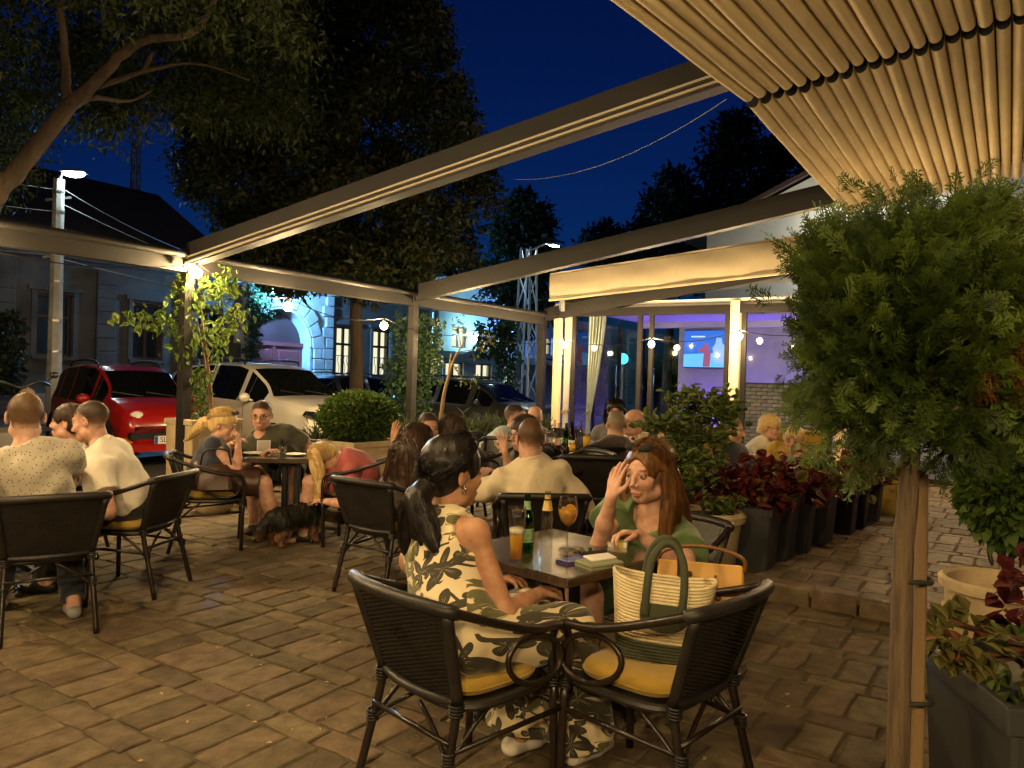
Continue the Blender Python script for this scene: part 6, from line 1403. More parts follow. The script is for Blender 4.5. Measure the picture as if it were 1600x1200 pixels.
# --- man in cream and his table
def x12(root, off, hp, d): pass
person('man in a cream shirt with short sandy hair, seen from behind', (.20, 5.10), (-.10, 1.0), at(829, 684, 5.22), (-.12, .99), -2, 0, 'm', 1.06, 'pink', aL=dict(w=(-.20, 5.50, .80), pole=(-.8, -.1, -.5)), aR=dict(w=(.47, 5.42, .70), pole=(.45, -.6, -.7)),
       top=dict(m=c_cream, sleeve=1.4, wr=.012, collar=True, wf=24), bot=dict(m=c_dk), hair=dict(c='sand', t=.007, wr=.0016, cut=-.058, ba=.88), S=1.05, hs=1.14)
person('woman in a beige patterned top raising her open hand', (.42, 6.30), (-.8, -.3), at(818, 678, 6.15), (-.75, -.55), -4, 0, 'f', 1.0, 'pink', aR=dict(w=at(789, 706, 6.0), pole=(-.2, -.4, -1), dir=(-.22, 0, 1), n=(-.6, -.8, .1), curl=.05, spread=.26), top=dict(m=c_khaki, sleeve=.8, neck=(.08, .09, .08)), bot=dict(m=c_dk), hair=dict(c='dbrown', t=.014, cut=None, locks=[([(.08 * s_, 0, .02), (.09 * s_, -.01, -.07), (.09 * s_, 0, -.16)], (.03, .034, .012)) for s_ in (1, -1)], ns=30), glasses=m_spec)
# --- far tables on the upper terrace
person('man in a pale blue polo shirt in profile', (-.16, 7.92), (.82, -.5), at(806, 652, 7.95), (.93, -.3), 0, 0, 'm', 1.22, 'pink', aR=dict(w=(.18, 7.55, .90), pole=(-.5, -.6, -.7)), top=dict(m=c_blue, sleeve=.6, collar=c_navy), bot=dict(m=c_dk), hair=dict(c='dbrown', t=.007, cut=-.055), eyes=True, lod=1.15, S=1.08, hs=1.15)
person('bald man behind the head of the man in cream', (.26, 9.1), (.1, -.99), at(836, 652, 8.95), (.1, -.99), -4, 0, 'm', 1.1, 'pink', top=dict(m=c_grey, sleeve=.6), bot=dict(m=c_dk), eyes=True, lod=1.25)
person('man in a dark brown tee reaching across to the bottles', (.98, 7.32), (-.5, .86), at(963, 664, 7.35), (-.05, 1), 0, 0, 'm', 1.25, 'pink', aL=dict(w=at(903, 712, 7.3), pole=(-.3, -.8, -.3)), top=dict(m=c_dbrown, sleeve=.6, wr=.006), bot=dict(m=c_dk), hair=dict(c='grey', t=.005, cut=-.055), lod=1.1, S=1.10, hs=1.16)
person('dark haired person in sunglasses facing out by the curtain', (1.22, 9.2), (-.2, -.98), at(961, 642, 9.05), (-.2, -.98), -4, 0, 'f', 1.0, 'pink', top=dict(m=c_grey, sleeve=.6), bot=dict(m=c_dk), hair=dict(c='black', t=.016, cut=None, locks=[([(.08 * s_, 0, .02), (.10 * s_, -.01, -.07), (.10 * s_, 0, -.16)], (.03, .036, .012)) for s_ in (1, -1)], ns=30), glasses=m_spec, lod=1.25)
person('bald man with spectacles in a pale yellow shirt', (1.52, 8.2), (-.9, -.3), at(990, 660, 8.0), (-.95, -.2), 0, 0, 'm', 1.2, 'pink', top=dict(m=c_yel, sleeve=.6), bot=dict(m=c_dk), glasses=m_spec, lod=1.2, S=1.08, hs=1.15)
person('man resting his cheek on his hand behind the leafy shrub', (1.42, 7.6), (-.5, -.86), at(1042, 688, 7.2), (-.45, -.9), -6, 0, 'm', 1.1, 'pink', aR=dict(w=at(1027, 700, 7.08), pole=(-.3, 0, -1), dir=(.1, 0, 1), n=(.8, .5, 0), curl=.4), top=dict(m=c_grey, sleeve=.6), bot=dict(m=c_dk), hair=dict(c='grey', t=.006), eyes=True, lod=1.15)
person('man in a grey tee with his back turned behind the leafy shrub', (1.45, 6.65), (.2, 1), at(1084, 672, 6.6), (.3, .95), 0, 0, 'm', 1.35, 'pink', top=dict(m=c_grey, sleeve=.6, wr=.006), bot=dict(m=c_dk), hair=dict(c='dbrown', t=.007), lod=1.1, S=1.12, hs=1.15)
person('man in a navy tee turned towards the pavilion', (2.20, 7.7), (.85, .1), at(1143, 672, 7.6), (.9, -.3), -6, 0, 'm', 1.15, 'pink', top=dict(m=c_navy, sleeve=.55), bot=dict(m=c_dk), hair=dict(c='grey', t=.007), eyes=True, lod=1.15, S=1.08, hs=1.15)
person('woman in a white top sitting on the yellow cushioned seat', (2.75, 8.6), (.7, -.6), at(1204, 668, 8.5), (.7, -.7), -8, 0, 'f', 1.0, 'pink', top=dict(m=c_white, sleeve=.3), bot=dict(m=c_white, frac=.9, name='skirt', skirt=.8), hair=dict(c='blonde', t=.016, extra=[((0, -.07, -.06), (.08, .06, .09))]), lod=1.25)
person('fair haired woman in a yellow top beyond the dark red foliage', (2.92, 8.15), (-.6, -.7), at(1240, 688, 8.0), (-.5, -.86), -8, 0, 'f', 1.0, 'pink', top=dict(m=c_ylw, sleeve=.4, neck=(.09, .1, .08)), bot=dict(m=c_dk), hair=dict(c='blonde', t=.018, extra=[((0, -.07, -.06), (.085, .06, .09))]), eyes=True, lod=1.25)
# yellow cushioned lounge chairs
def lounge(x, y, rz, label):
    t = thing('lounge_chair', label, 'chair', (x, y, FLOOR2), rz, 'yellow lounge chairs by the pavilion')
    MB().box((0, 0, .36), (.62, .62, .16), bev=.04).build('seat_cushion', m_must, t, AUTO); MB().box((0, -.30, .66), (.62, .15, .50), Matrix.Rotation(R(12), 3, 'X'), bev=.04).build('back_cushion', m_must, t, AUTO)
    MB().box((0, 0, .22), (.66, .66, .08)).build('base', m_wick, t)
    for s_ in (1, -1):
        MB().box((s_ * .34, 0, .50), (.06, .62, .05), bev=.01).build('arm', m_wick, t)
        for q in (1, -1): MB().box((s_ * .31, q * .29, .24), (.05, .05, .48)).build('leg', m_wick, t)
lounge(2.55, 8.95, R(-60), 'yellow cushioned lounge chair under the woman in white'); lounge(3.05, 8.35, R(150), 'yellow cushioned lounge chair of the woman in yellow'); lounge(2.15, 7.75, R(-80), 'yellow cushioned lounge chair of the man in navy')

# ------------------------------------------------------------------ dog
def dog():
    P0 = onz(462, 850, 0); t = thing('dog', 'black and tan long haired dog standing under the table', 'dog', P0, R(48)); t.scale = (.82, .82, .82); z = V3(0, 0, 1)
    Bk = lambda x, y, zz: V3(x, y, zz); off = V3(0, 0, 0)
    P = [('e', Bk(-.05, 0, .30), (.20, .115, .125), None, .06), ('e', Bk(.13, 0, .31), (.14, .12, .145), None, .06), ('e', Bk(-.22, 0, .29), (.11, .105, .12), None, .06), ('c', Bk(.20, 0, .36), Bk(.31, -.02, .43), .085, .068, .05),
         ('e', Bk(.335, -.03, .455), (.075, .068, .066), None, .03), ('c', Bk(.37, -.04, .44), Bk(.455, -.07, .42), .042, .028, .03), ('c', Bk(-.30, 0, .34), Bk(-.40, .03, .20), .045, .05, .04), ('c', Bk(-.40, .03, .20), Bk(-.42, .03, .10), .05, .02, .03)]
    for s_ in (1, -1):
        P += [('c', Bk(.18, s_ * .07, .25), Bk(.17, s_ * .075, .13), .05, .036, .03), ('c', Bk(.17, s_ * .075, .13), Bk(.185, s_ * .075, .03), .033, .028, .02), ('c', Bk(.185, s_ * .075, .03), Bk(.225, s_ * .075, .022), .030, .024, .02)]
        P += [('c', Bk(-.20, s_ * .07, .27), Bk(-.15, s_ * .085, .17), .072, .05, .03), ('c', Bk(-.15, s_ * .085, .17), Bk(-.24, s_ * .085, .12), .042, .03, .02), ('c', Bk(-.24, s_ * .085, .12), Bk(-.225, s_ * .085, .03), .028, .026, .02), ('c', Bk(-.225, s_ * .085, .03), Bk(-.185, s_ * .085, .022), .028, .023, .02)]
        P += [('e', Bk(.30, -.03 + s_ * .065, .455), (.032, .016, .062), None, .015)]
    mn, mx = bounds(P, .03); fd = Field(mn, mx, .009).prims(P).wrinkle(.004, 60, 4); v, q = fd.net(); tn = np.zeros((len(v), 4), np.float32)
    low = np.clip((.21 - v[:, 2]) / .07, 0, 1) * (v[:, 2] < .22); mz = ((v[:, 0] > .40)).astype(float) * .8; tn[:, :3] = (.16, .075, .028); tn[:, 3] = np.maximum(low * .9, mz)
    np_mesh('body', v, q, mat('black_dog_coat', (.010, .009, .008), .55, tint=True, bump=.6, bs=120, stretch=(.3, 1, 1)), t, True, tn)
    g = np.random.default_rng(4); sel = g.choice(len(v), 2600); n_ = v[sel] - np.array([0, 0, .29]) * np.array([[1, 1, 1]]) ; VV = []; FF = []; TN = []
    for k, i in enumerate(sel):
        p = v[i]; d = nrm(V3(-.5, np.sign(p[1]) * .35, -.75) + g.normal(size=3) * .25); o_ = np.cross(d, g.normal(size=3)); o_ = nrm(o_) * .0045; L_ = g.uniform(.025, .055) * (.4 if p[0] > .33 or p[2] < .1 else 1)
        if p[2] + d[2] * L_ < .004: continue
        b_ = len(VV); VV += [p - o_, p + o_, p + d * L_]; FF.append((b_, b_ + 1, b_ + 2)); TN += [tn[i]] * 3
    np_mesh('fur', VV, FF, bpy.data.materials['black_dog_coat'], t, False, TN)
    MB().ball((.462, -.072, .428), (.013, .016, .012), 8, 6).build('nose', m_black, t, True)
    for s_ in (1, -1): MB().ball((.385, -.045 + s_ * .036, .472), .009, 8, 6).build('eye', m_black, t, True)
    MB().tube([(.245 + .02 * math.sin(a_), .085 * math.cos(a_) - .01, .385 + .075 * math.sin(a_)) for a_ in np.linspace(0, 6.28, 20)[:-1]], .008, 6, closed=True).build('collar', mat('red_collar', (.25, .03, .03), .6), t, True)
dog()
# ------------------------------------------------------------------ parked vehicles
def interp(tab, y): return float(np.interp(y, [q[0] for q in tab], [q[1] for q in tab]))
def car(name, label, loc, heading, sp, paint, lights='round', group=None, trim=None):
    rz = math.atan2(heading[1], heading[0]) - math.pi / 2; t = thing(name, label, 'car', (loc[0], loc[1], -.03), rz, group)
    roof, belt, bot, wid, rw = sp['roof'], sp['belt'], sp['bot'], sp['wid'], sp['rw']; y0, y1 = roof[0][0], roof[-1][0]
    ys = sorted(set([round(y0 + (y1 - y0) * i / 54, 4) for i in range(55)] + [q[0] for q in roof]))
    def ring(y):
        zr_, zb, zl, w = interp(roof, y), interp(bot, y), interp(belt, y), interp(wid, y); zl = min(zl, zr_ - .015); gh = zr_ - zl; k = min(1, max(0, (gh - .05) / .3)); k = k * k * (3 - 2 * k); wr = (w * .90) * (1 - k) + rw * k; e = min(.05, gh * .3)
        P = [(0, zb), (w * .80, zb), (w * .955, zb + .07), (w * .995, zb + .20), (w * 1.0, zb + (zl - zb) * .55), (w * .985, zl - .10 * (zl - zb)), (w * .955, zl)]
        wb = w * .935
        for q in (.30, .66): P.append((wb + (wr - wb) * q, zl + (gh - e) * q))
        P += [(wr, zr_ - e), (wr * .93, zr_ - e * .35), (wr * .55, zr_), (0, zr_ + .008)]
        return P
    RG = [ring(y) for y in ys]; n = len(RG[0]); V = []
    for y, P in zip(ys, RG):
        for (x, zz) in P: V.append((x, y, zz))
        for (x, zz) in P[1:-1]: V.append((-x, y, zz))
    m_ = n + n - 2
    def vid(i, j, s_): return i * m_ + (j if (s_ > 0 or j in (0, n - 1)) else n + j - 1)
    body, side, wind, rear = [], {1: [], -1: []}, [], []
    ws, we, rs0, rs1 = sp['ws']; rear_rng = sp['rear']
    for i in range(len(ys) - 1):
        ym = (ys[i] + ys[i + 1]) / 2; gh = interp(roof, ym) - interp(belt, ym)
        for j in range(n - 1):
            for s_ in (1, -1):
                f = (vid(i, j, s_), vid(i, j + 1, s_), vid(i + 1, j + 1, s_), vid(i + 1, j, s_)); f = f if s_ < 0 else f[::-1]
                if 6 <= j <= 8 and rs0 < ym < rs1 and gh > .14 and not any(abs(ym - p) < .045 for p in sp['pil']): side[s_].append(f)
                elif j >= 9 and ws < ym < we and (j >= 10 or True): (wind if j >= 10 else body).append(f)
                elif j >= 10 and rear_rng[0] < ym < rear_rng[1]: rear.append(f)
                else: body.append(f)
    for i in (0, len(ys) - 1): body.append(tuple([vid(i, j, 1) for j in range(n)] + [vid(i, j, -1) for j in range(n - 2, 0, -1)]))
    def part(fs, nm, m, par):
        if not fs: return None
        used = sorted({v for f in fs for v in f}); mp = {v: k for k, v in enumerate(used)}; b = MB(); b.add([V[v] for v in used], [tuple(mp[v] for v in f) for f in fs]); return b.build(nm, m, par, R(50))
    bd = part(body, 'body', paint, t); part(side[1], 'side_window', m_carglass, t); part(side[-1], 'side_window', m_carglass, t); part(wind, 'windshield', m_carglass, t); part(rear, 'rear_window', m_carglass, t)
    W, L = max(q[1] for q in wid), y1 - y0
    for yy in sp['wheels']:
        for s_ in (1, -1):
            w_ = MB().lathe([(.19, -.09), (.29, -.10), (.315, -.07), (.315, .07), (.29, .10), (.19, .09)], 28, (s_ * (W - .085), yy, .315), Matrix.Rotation(R(90), 3, 'Y'), cap=False).build('tyre', m_rubber, t, AUTO)
            rm = MB().lathe([(.001, .06 * s_), (.05, .07 * s_), (.06, .05 * s_), (.17, .075 * s_), (.195, .095 * s_), (.20, -.02 * s_)], 28, (s_ * (W - .085), yy, .315), Matrix.Rotation(R(90), 3, 'Y'), cap=False)
            for k in range(5): a_ = k * 1.2566; rm.bar((s_ * (W - .012), yy + .05 * math.cos(a_), .315 + .05 * math.sin(a_)), (s_ * (W - .008), yy + .185 * math.cos(a_), .315 + .185 * math.sin(a_)), .05, .02, (1, 0, 0))
            rm.build('rim', m_alu, w_, AUTO)
            MB().tube([(s_ * (W + .002), yy + .365 * math.cos(R(k * 12)), .315 + .365 * math.sin(R(k * 12))) for k in range(-1, 17)], .022, 6).build('wheel_arch', m_black, t, True)
    for yy in sp['seams']:
        for s_ in (1, -1): P = ring(yy); MB().tube([(s_ * (x + .002), yy, zz) for x, zz in P[3:10]], .006, 5).build('door_seam', m_black, t)
    for s_ in (1, -1):
        ym_ = sp['mirror']; P = ring(ym_); x = P[6][0]; mm = MB().ball((s_ * (x + .13), ym_, P[6][1] + .07), (.105, .06, .075), 12, 8); mm.tube([(s_ * (x - .01), ym_ + .03, P[6][1] + .02), (s_ * (x + .08), ym_, P[6][1] + .05)], .02, 6); mr = mm.build('mirror', trim or paint, t, True)
        MB().box((s_ * (x + .13), ym_ - .056, P[6][1] + .07), (.15, .01, .10)).build('mirror_glass', m_carglass, mr)
        for yy in sp['handles']: P = ring(yy); MB().box((s_ * (P[5][0] + .012), yy, P[5][1] - .03), (.03, .16, .028), bev=.006).build('door_handle', trim or paint, t)
        if sp.get('rails'):
            a_, b_ = sp['rails']; MB().tube(spline([(s_ * (rw * .90), a_, interp(roof, a_) - .005), (s_ * rw * .90, a_ + .12, interp(roof, a_ + .1) + .055), (s_ * rw * .90, (a_ + b_) / 2, interp(roof, (a_ + b_) / 2) + .06), (s_ * rw * .90, b_ - .12, interp(roof, b_ - .1) + .055), (s_ * rw * .90, b_, interp(roof, b_) - .005)], 5), .018, 7).build('roof_rail', m_black, t, True)
    # windscreen wipers and mirror inside
    yb = we; zb = interp(roof, yb) + .02
    for x in (-.35, .15): MB().tube([(x, yb + .02, zb), (x + .42, yb - .06, zb + .06)], .009, 5).build('wiper', m_black, t)
    MB().box((0, (ws + we) / 2 - .1, interp(roof, (ws + we) / 2) - .12), (.2, .03, .06)).build('rear_view_mirror', m_black, t)
    return t, ring
m_red = mat('red_car_paint', (.33, .010, .008), .28, coat=.9, spec=.5); m_silver = mat('champagne_car_paint', (.64, .60, .52), .32, metal=.15, coat=.8); m_dkcar = mat('graphite_car_paint', (.035, .037, .040), .28, metal=.3, coat=.9); m_olivecar = mat('grey_green_car_paint', (.060, .060, .050), .30, metal=.35, coat=.9)
m_lens = mat('headlight_lens', (.75, .74, .68), .08, spec=.8, coat=.6); m_plate = mat('plate_white', (.72, .72, .68), .4); m_blue = mat('plate_blue', (.02, .06, .35), .4); m_tail = mat('tail_light_red', (.5, .012, .012), .15, coat=.6, emit=(1, .05, .03), es=.5)
def text(s, size, loc, rot, m, parent, name='lettering'):
    cu = bpy.data.curves.new(name, 'FONT'); cu.body = s; cu.size = size; cu.extrude = .001; cu.align_x = 'CENTER'; cu.align_y = 'CENTER'; cu.materials.append(m)
    tmp = bpy.data.objects.new(name, cu); me = bpy.data.meshes.new_from_object(tmp); me.name = name; o = bpy.data.objects.new(name, me); COL.objects.link(o); o.parent = parent; o.location = loc; o.rotation_euler = rot; bpy.data.objects.remove(tmp); return o
# red hatchback
fr = at(264, 690, 12.0); hd_ = nrm(V3(.73, -.68, 0)); c = V3(fr.x, fr.y, 0) - hd_ * 1.72
sp = dict(roof=[(-1.74, .72), (-1.71, .98), (-1.58, 1.33), (-1.30, 1.43), (-.5, 1.475), (.15, 1.45), (.42, 1.37), (1.02, .985), (1.30, .93), (1.55, .84), (1.68, .74), (1.74, .58)], belt=[(-1.74, .70), (-1.6, .93), (-.5, .90), (.6, .88), (1.0, .87), (1.4, .82), (1.68, .70), (1.74, .55)],
          bot=[(-1.74, .42), (-1.6, .26), (1.55, .24), (1.74, .40)], wid=[(-1.74, .60), (-1.5, .71), (-.5, .745), (.8, .745), (1.3, .725), (1.6, .67), (1.74, .53)], rw=.54, ws=(.38, 1.02, -1.45, .86), rear=(-1.70, -1.52), pil=(-.62, .38, -1.2), wheels=(-1.12, 1.16), seams=(-.62, .50), mirror=.52, handles=(-.45,), rails=(-1.2, .1))
t, rg = car('parked_car', 'small red hatchback with round headlights and black roof rails', c, hd_, sp, m_red)
MB().ball((.46, 1.60, .70), (.13, .09, .115), 18, 12).build('headlight', m_lens, t, True); MB().ball((-.46, 1.60, .70), (.13, .09, .115), 18, 12).build('headlight', m_lens, t, True)
for s_ in (1, -1): MB().tube([(s_ * .46 + .135 * math.cos(a_), 1.615 + .035 * math.sin(a_) * 0, .70 + .12 * math.sin(a_)) for a_ in np.linspace(0, 6.28, 25)[:-1]], .012, 6, closed=True).build('headlight_ring', m_red, t, True); MB().box((s_ * .58, 1.60, .40), (.16, .14, .07), bev=.02).build('indicator', mat('amber_lens', (.6, .22, .02), .2), t)
MB().box((0, 1.70, .47), (1.20, .10, .10), bev=.02).build('grille', m_black, t); MB().box((0, 1.72, .30), (1.32, .12, .12), bev=.03).build('bumper', m_red, t, AUTO)
pl = MB().box((0, 1.775, .405), (.52, .012, .115), bev=.004).build('number_plate', m_plate, t); MB().box((.235, 1.783, .405), (.045, .006, .108)).build('country_band', m_blue, pl); text('SL', .105, (.13, 1.784, .405), (R(90), 0, R(180)), m_black, pl)
MB().ball((0, 1.68, .56), (.05, .02, .03), 12, 8).build('badge', m_chrome, t, True); t.scale = (1.03, 1.03, 1.07)
# champagne crossover
hd_ = nrm(V3(.82, -.57, 0)); c = V3(-4.36, 13.70, 0)
sp = dict(roof=[(-2.18, .85), (-2.14, 1.10), (-1.95, 1.42), (-1.6, 1.54), (-.6, 1.615), (.1, 1.60), (.45, 1.52), (1.15, 1.10), (1.5, 1.06), (1.95, .97), (2.12, .86), (2.22, .66)], belt=[(-2.18, .83), (-1.9, 1.09), (-.5, 1.03), (.7, .99), (1.15, .98), (1.6, .93), (2.12, .80), (2.22, .62)], bot=[(-2.18, .45), (-2.0, .30), (2.0, .28), (2.22, .42)],
          wid=[(-2.18, .76), (-1.8, .90), (-.5, .925), (1.2, .925), (1.7, .90), (2.05, .82), (2.22, .66)], rw=.64, ws=(.42, 1.15, -1.75, .98), rear=(-2.13, -1.9), pil=(-.55, .42, -1.35), wheels=(-1.36, 1.38), seams=(-.55, .58), mirror=.74, handles=(-.35, -1.15), rails=(-1.5, .15))
t, rg = car('parked_car', 'champagne crossover with slim black headlights behind the man in olive', c, hd_, sp, m_silver)
for s_ in (1, -1):
    hl = MB().prism([(s_ * .30, .80), (s_ * .80, .90), (s_ * .86, .84), (s_ * .78, .78), (s_ * .40, .73)], 1.98, 2.17, plane='xz').build('headlight', m_panes, t)
    for k in range(5): MB().ball((s_ * (.44 + .085 * k), 2.165 - .02 * k, .785 + .016 * k), .026, 10, 6).build('lamp_cell', m_lens, hl, True)
    MB().box((s_ * .74, 2.08, .42), (.22, .16, .26), bev=.03).build('air_intake', m_black, t); MB().box((s_ * .74, 2.12, .62), (.34, .10, .13), bev=.03).build('fog_lamp_panel', m_silver, t, AUTO)
gr = MB().box((0, 2.17, .66), (.86, .08, .26), bev=.03).build('grille', m_black, t)
for k in range(5): MB().box((0, 2.215, .575 + .042 * k), (.80, .01, .012)).build('grille_bar', m_chrome, gr)
MB().box((0, 2.20, .34), (1.5, .08, .14), bev=.03).build('bumper', m_black, t, AUTO); MB().box((0, 2.235, .48), (.52, .012, .115), bev=.004).build('number_plate', m_plate, t); MB().ball((0, 2.215, .74), (.05, .015, .05), 10, 8).build('badge', m_chrome, t, True); t.scale = (1, 1, 1.04)
# dark crossover side on
sp2 = dict(sp); sp2['roof'] = [(-2.18, .80), (-2.10, 1.02), (-1.75, 1.28), (-1.3, 1.44), (-.5, 1.51), (.1, 1.49), (.5, 1.39), (1.15, 1.02), (1.5, .98), (1.95, .90), (2.12, .80), (2.22, .62)]; sp2['belt'] = [(-2.18, .78), (-1.9, 1.0), (-.5, .96), (.7, .92), (1.15, .91), (1.6, .87), (2.12, .76), (2.22, .58)]; sp2['rear'] = (-2.10, -1.75)
t, rg = car('parked_car', 'grey green crossover seen side on behind the hedge', (-.80, 17.9), nrm(V3(.82, -.57, 0)), sp2, m_olivecar)
for s_ in (1, -1): MB().ball((s_ * .68, 2.05, .72), (.16, .12, .07), 12, 8).build('headlight', m_lens, t, True)
# dark wagon in the lane
t, rg = car('parked_car', 'dark wagon with a red tail light beyond the tree trunk', (lambda q: (q.x - .545 * 2.15, q.y - .839 * 2.15))(at(606, 615, 21.5)), (-.545, -.839), sp2, m_dkcar)
for s_ in (1, -1): MB().ball((s_ * .76, -2.06, .88), (.10, .14, .10), 12, 8).build('tail_light', m_tail, t, True)
MB().box((0, -2.19, .70), (.52, .02, .115)).build('number_plate', m_plate, t)
# motorcycle at the outer edge
p = at(2, 640, 9.6); t = thing('motorcycle', 'dark parked motorcycle with a round headlight behind the speckled shirt', 'motorcycle', (p.x, p.y, -.03), math.atan2(-.55, .82) - math.pi / 2); t.scale = (1.18, 1.18, 1.18)
for yy in (-.68, .70):
    w_ = MB().lathe([(.23, -.05), (.30, -.055), (.325, 0), (.30, .055), (.23, .05)], 26, (0, yy, .325), Matrix.Rotation(R(90), 3, 'Y'), cap=False).build('tyre', m_rubber, t, AUTO)
    rm = MB().lathe([(.22, -.04), (.235, 0), (.22, .04)], 26, (0, yy, .325), Matrix.Rotation(R(90), 3, 'Y'), cap=False)
    for k in range(6): rm.bar((0, yy, .325), (0, yy + .22 * math.cos(k * 1.047), .325 + .22 * math.sin(k * 1.047)), .03, .03, (1, 0, 0))
    rm.build('rim', m_alu, w_)
MB().ball((0, .12, .82), (.17, .30, .15), 14, 10).build('fuel_tank', mat('navy_tank', (.02, .022, .05), .25, coat=.8), t, True); MB().box((0, -.35, .78), (.28, .62, .10), bev=.03).build('saddle', m_black, t, AUTO); MB().box((0, .0, .45), (.30, .42, .36), bev=.05).build('engine', m_alu, t, AUTO)
for s_ in (1, -1): MB().tube([(s_ * .09, .70, .33), (s_ * .09, .44, 1.02)], .026, 8).build('fork', m_chrome, t, True); MB().tube(spline([(s_ * .12, .1, .35), (s_ * .17, -.3, .32), (s_ * .18, -.85, .42)], 4), .04, 8).build('exhaust', m_chrome, t, True); MB().tube(spline([(0, .42, 1.05), (s_ * .2, .36, 1.12), (s_ * .38, .20, 1.08)], 4), .016, 7).build('handlebar', m_black, t, True); MB().tube([(s_ * .30, .28, 1.10), (s_ * .36, .32, 1.17)], .006, 5).build('mirror_stem', m_chrome, t); MB().ball((s_ * .37, .33, 1.19), (.05, .02, .035), 10, 8).build('mirror', m_black, t, True)
MB().ball((0, .56, 1.0), (.075, .07, .06), 14, 10).build('headlight', mat('amber_tinted_lens', (.22, .15, .10), .1, coat=.6), t, True); MB().add([(-.17, .60, 1.08), (.17, .60, 1.08), (.13, .46, 1.42), (-.13, .46, 1.42)], [(0, 1, 2, 3)]).build('windscreen', m_glassw, t); MB().box((0, .70, .66), (.13, .5, .03), bev=.01).build('mudguard', m_black, t)
# concrete bollard / litter free kerb between street and terrace
# ------------------------------------------------------------------ vegetation
G = np.random.default_rng(21)
def leafset(C, size, up=.25, aspect=.42, droop=.0, out=None, fold=.25, sj=.35):
    """diamond leaves at points C (n,3); out = preferred pointing direction per leaf"""
    n = len(C); d = G.normal(size=(n, 3)); 
    if out is not None: d = d * .7 + out
    d[:, 2] -= droop; d /= np.linalg.norm(d, axis=1)[:, None] + 1e-9
    a = G.normal(size=(n, 3)); a[:, 2] += up * 3; s = np.cross(d, a); s /= np.linalg.norm(s, axis=1)[:, None] + 1e-9; nn = np.cross(s, d)
    L_ = (size * (1 + sj * G.normal(size=n)).clip(.4, 1.8))[:, None]
    V = np.stack([C, C + d * L_ * .45 + s * L_ * aspect * .5 + nn * L_ * fold * .3, C + d * L_ - nn * L_ * .12, C + d * L_ * .45 - s * L_ * aspect * .5 + nn * L_ * fold * .3], 1).reshape(-1, 3)
    I = np.arange(n) * 4; return V, np.stack([I, I + 1, I + 2, I + 3], 1)
def ovate(C, size, up=.25, width=.55, droop=.0, out=None, sj=.3, fold=.18):
    """broad pointed leaves with a creased midrib"""
    n = len(C); d = G.normal(size=(n, 3)); d = d if out is None else d * .6 + out; d[:, 2] -= droop; d /= np.linalg.norm(d, axis=1)[:, None] + 1e-9
    a = G.normal(size=(n, 3)); a[:, 2] += up * 3; s = np.cross(d, a); s /= np.linalg.norm(s, axis=1)[:, None] + 1e-9; nn = np.cross(s, d); nn[nn[:, 2] < 0] *= -1; L_ = (size * (1 + sj * G.normal(size=n)).clip(.45, 1.7))[:, None]; bend = G.uniform(.05, .35, n)[:, None]
    VV = []
    for side in (0, 1, -1):
        for t, w in ((0, .04), (.22, .36), (.48, .50), (.76, .30), (1.0, .015)): VV.append(C + d * L_ * t + s * (L_ * w * width * side) + nn * L_ * (abs(side) * w * fold - bend * t * t * .6))
    V = np.stack(VV, 1).reshape(-1, 3); I = np.arange(n)[:, None] * 15; Q = np.concatenate([np.concatenate([I + k, I + k + 1, I + o + k + 1, I + o + k], 1) for o in (5, 10) for k in range(4)]); return V, Q
def clumps(cs, rs, per, shell=.5):
    out = []; dr = []
    for c, r_ in zip(cs, rs):
        k = int(per * (r_ / np.mean(rs)) ** 2) + 4; d = G.normal(size=(k, 3)); d /= np.linalg.norm(d, axis=1)[:, None]; q = shell + (1 - shell) * G.random(k); out.append(np.asarray(c) + d * (q * r_)[:, None] * np.array([1, 1, .8])); dr.append(d)
    return np.concatenate(out), np.concatenate(dr)
def in_ell(n, c, r_, hollow=.45):
    d = G.normal(size=(n, 3)); d /= np.linalg.norm(d, axis=1)[:, None]; q = (hollow ** 3 + (1 - hollow ** 3) * G.random(n)) ** (1 / 3); return np.asarray(c) + d * q[:, None] * np.asarray(r_)
def foliage(root, V, Fq, m, name='foliage'):
    I = np.array(MAT_OF[root.name].inverted()); V = V @ I[:3, :3].T + I[:3, 3]; return np_mesh(name, V, Fq, m, root, False)
lf_big = leaf_mat('acacia_leaf', (.014, .024, .006), (.036, .052, .013), (.060, .060, .016)); lf_mid = leaf_mat('linden_leaf', (.013, .020, .006), (.030, .038, .011), (.052, .038, .014)); lf_dark = leaf_mat('dark_conifer_leaf', (.008, .014, .007), (.016, .026, .012)); lf_young = leaf_mat('young_tree_leaf', (.060, .11, .018), (.11, .165, .030), (.16, .18, .04))
lf_box = leaf_mat('box_leaf', (.035, .070, .012), (.075, .125, .022), (.12, .16, .03)); lf_ivy = leaf_mat('ivy_leaf', (.020, .045, .018), (.045, .085, .035)); lf_thbr = leaf_mat('browned_thuja_spray', (.09, .04, .012), (.17, .075, .02))
lf_shrub = leaf_mat('glossy_shrub_leaf', (.06, .095, .022), (.13, .17, .04), (.24, .24, .09)); lf_col = leaf_mat('maroon_coleus_leaf', (.055, .009, .010), (.14, .022, .018), (.13, .14, .03)); lf_col2 = leaf_mat('olive_coleus_leaf', (.10, .08, .02), (.15, .15, .04), (.22, .06, .03)); lf_grass = leaf_mat('spiky_hedge_leaf', (.030, .042, .014), (.060, .070, .025))
def px_pts(lst): return [at(*q) for q in lst]
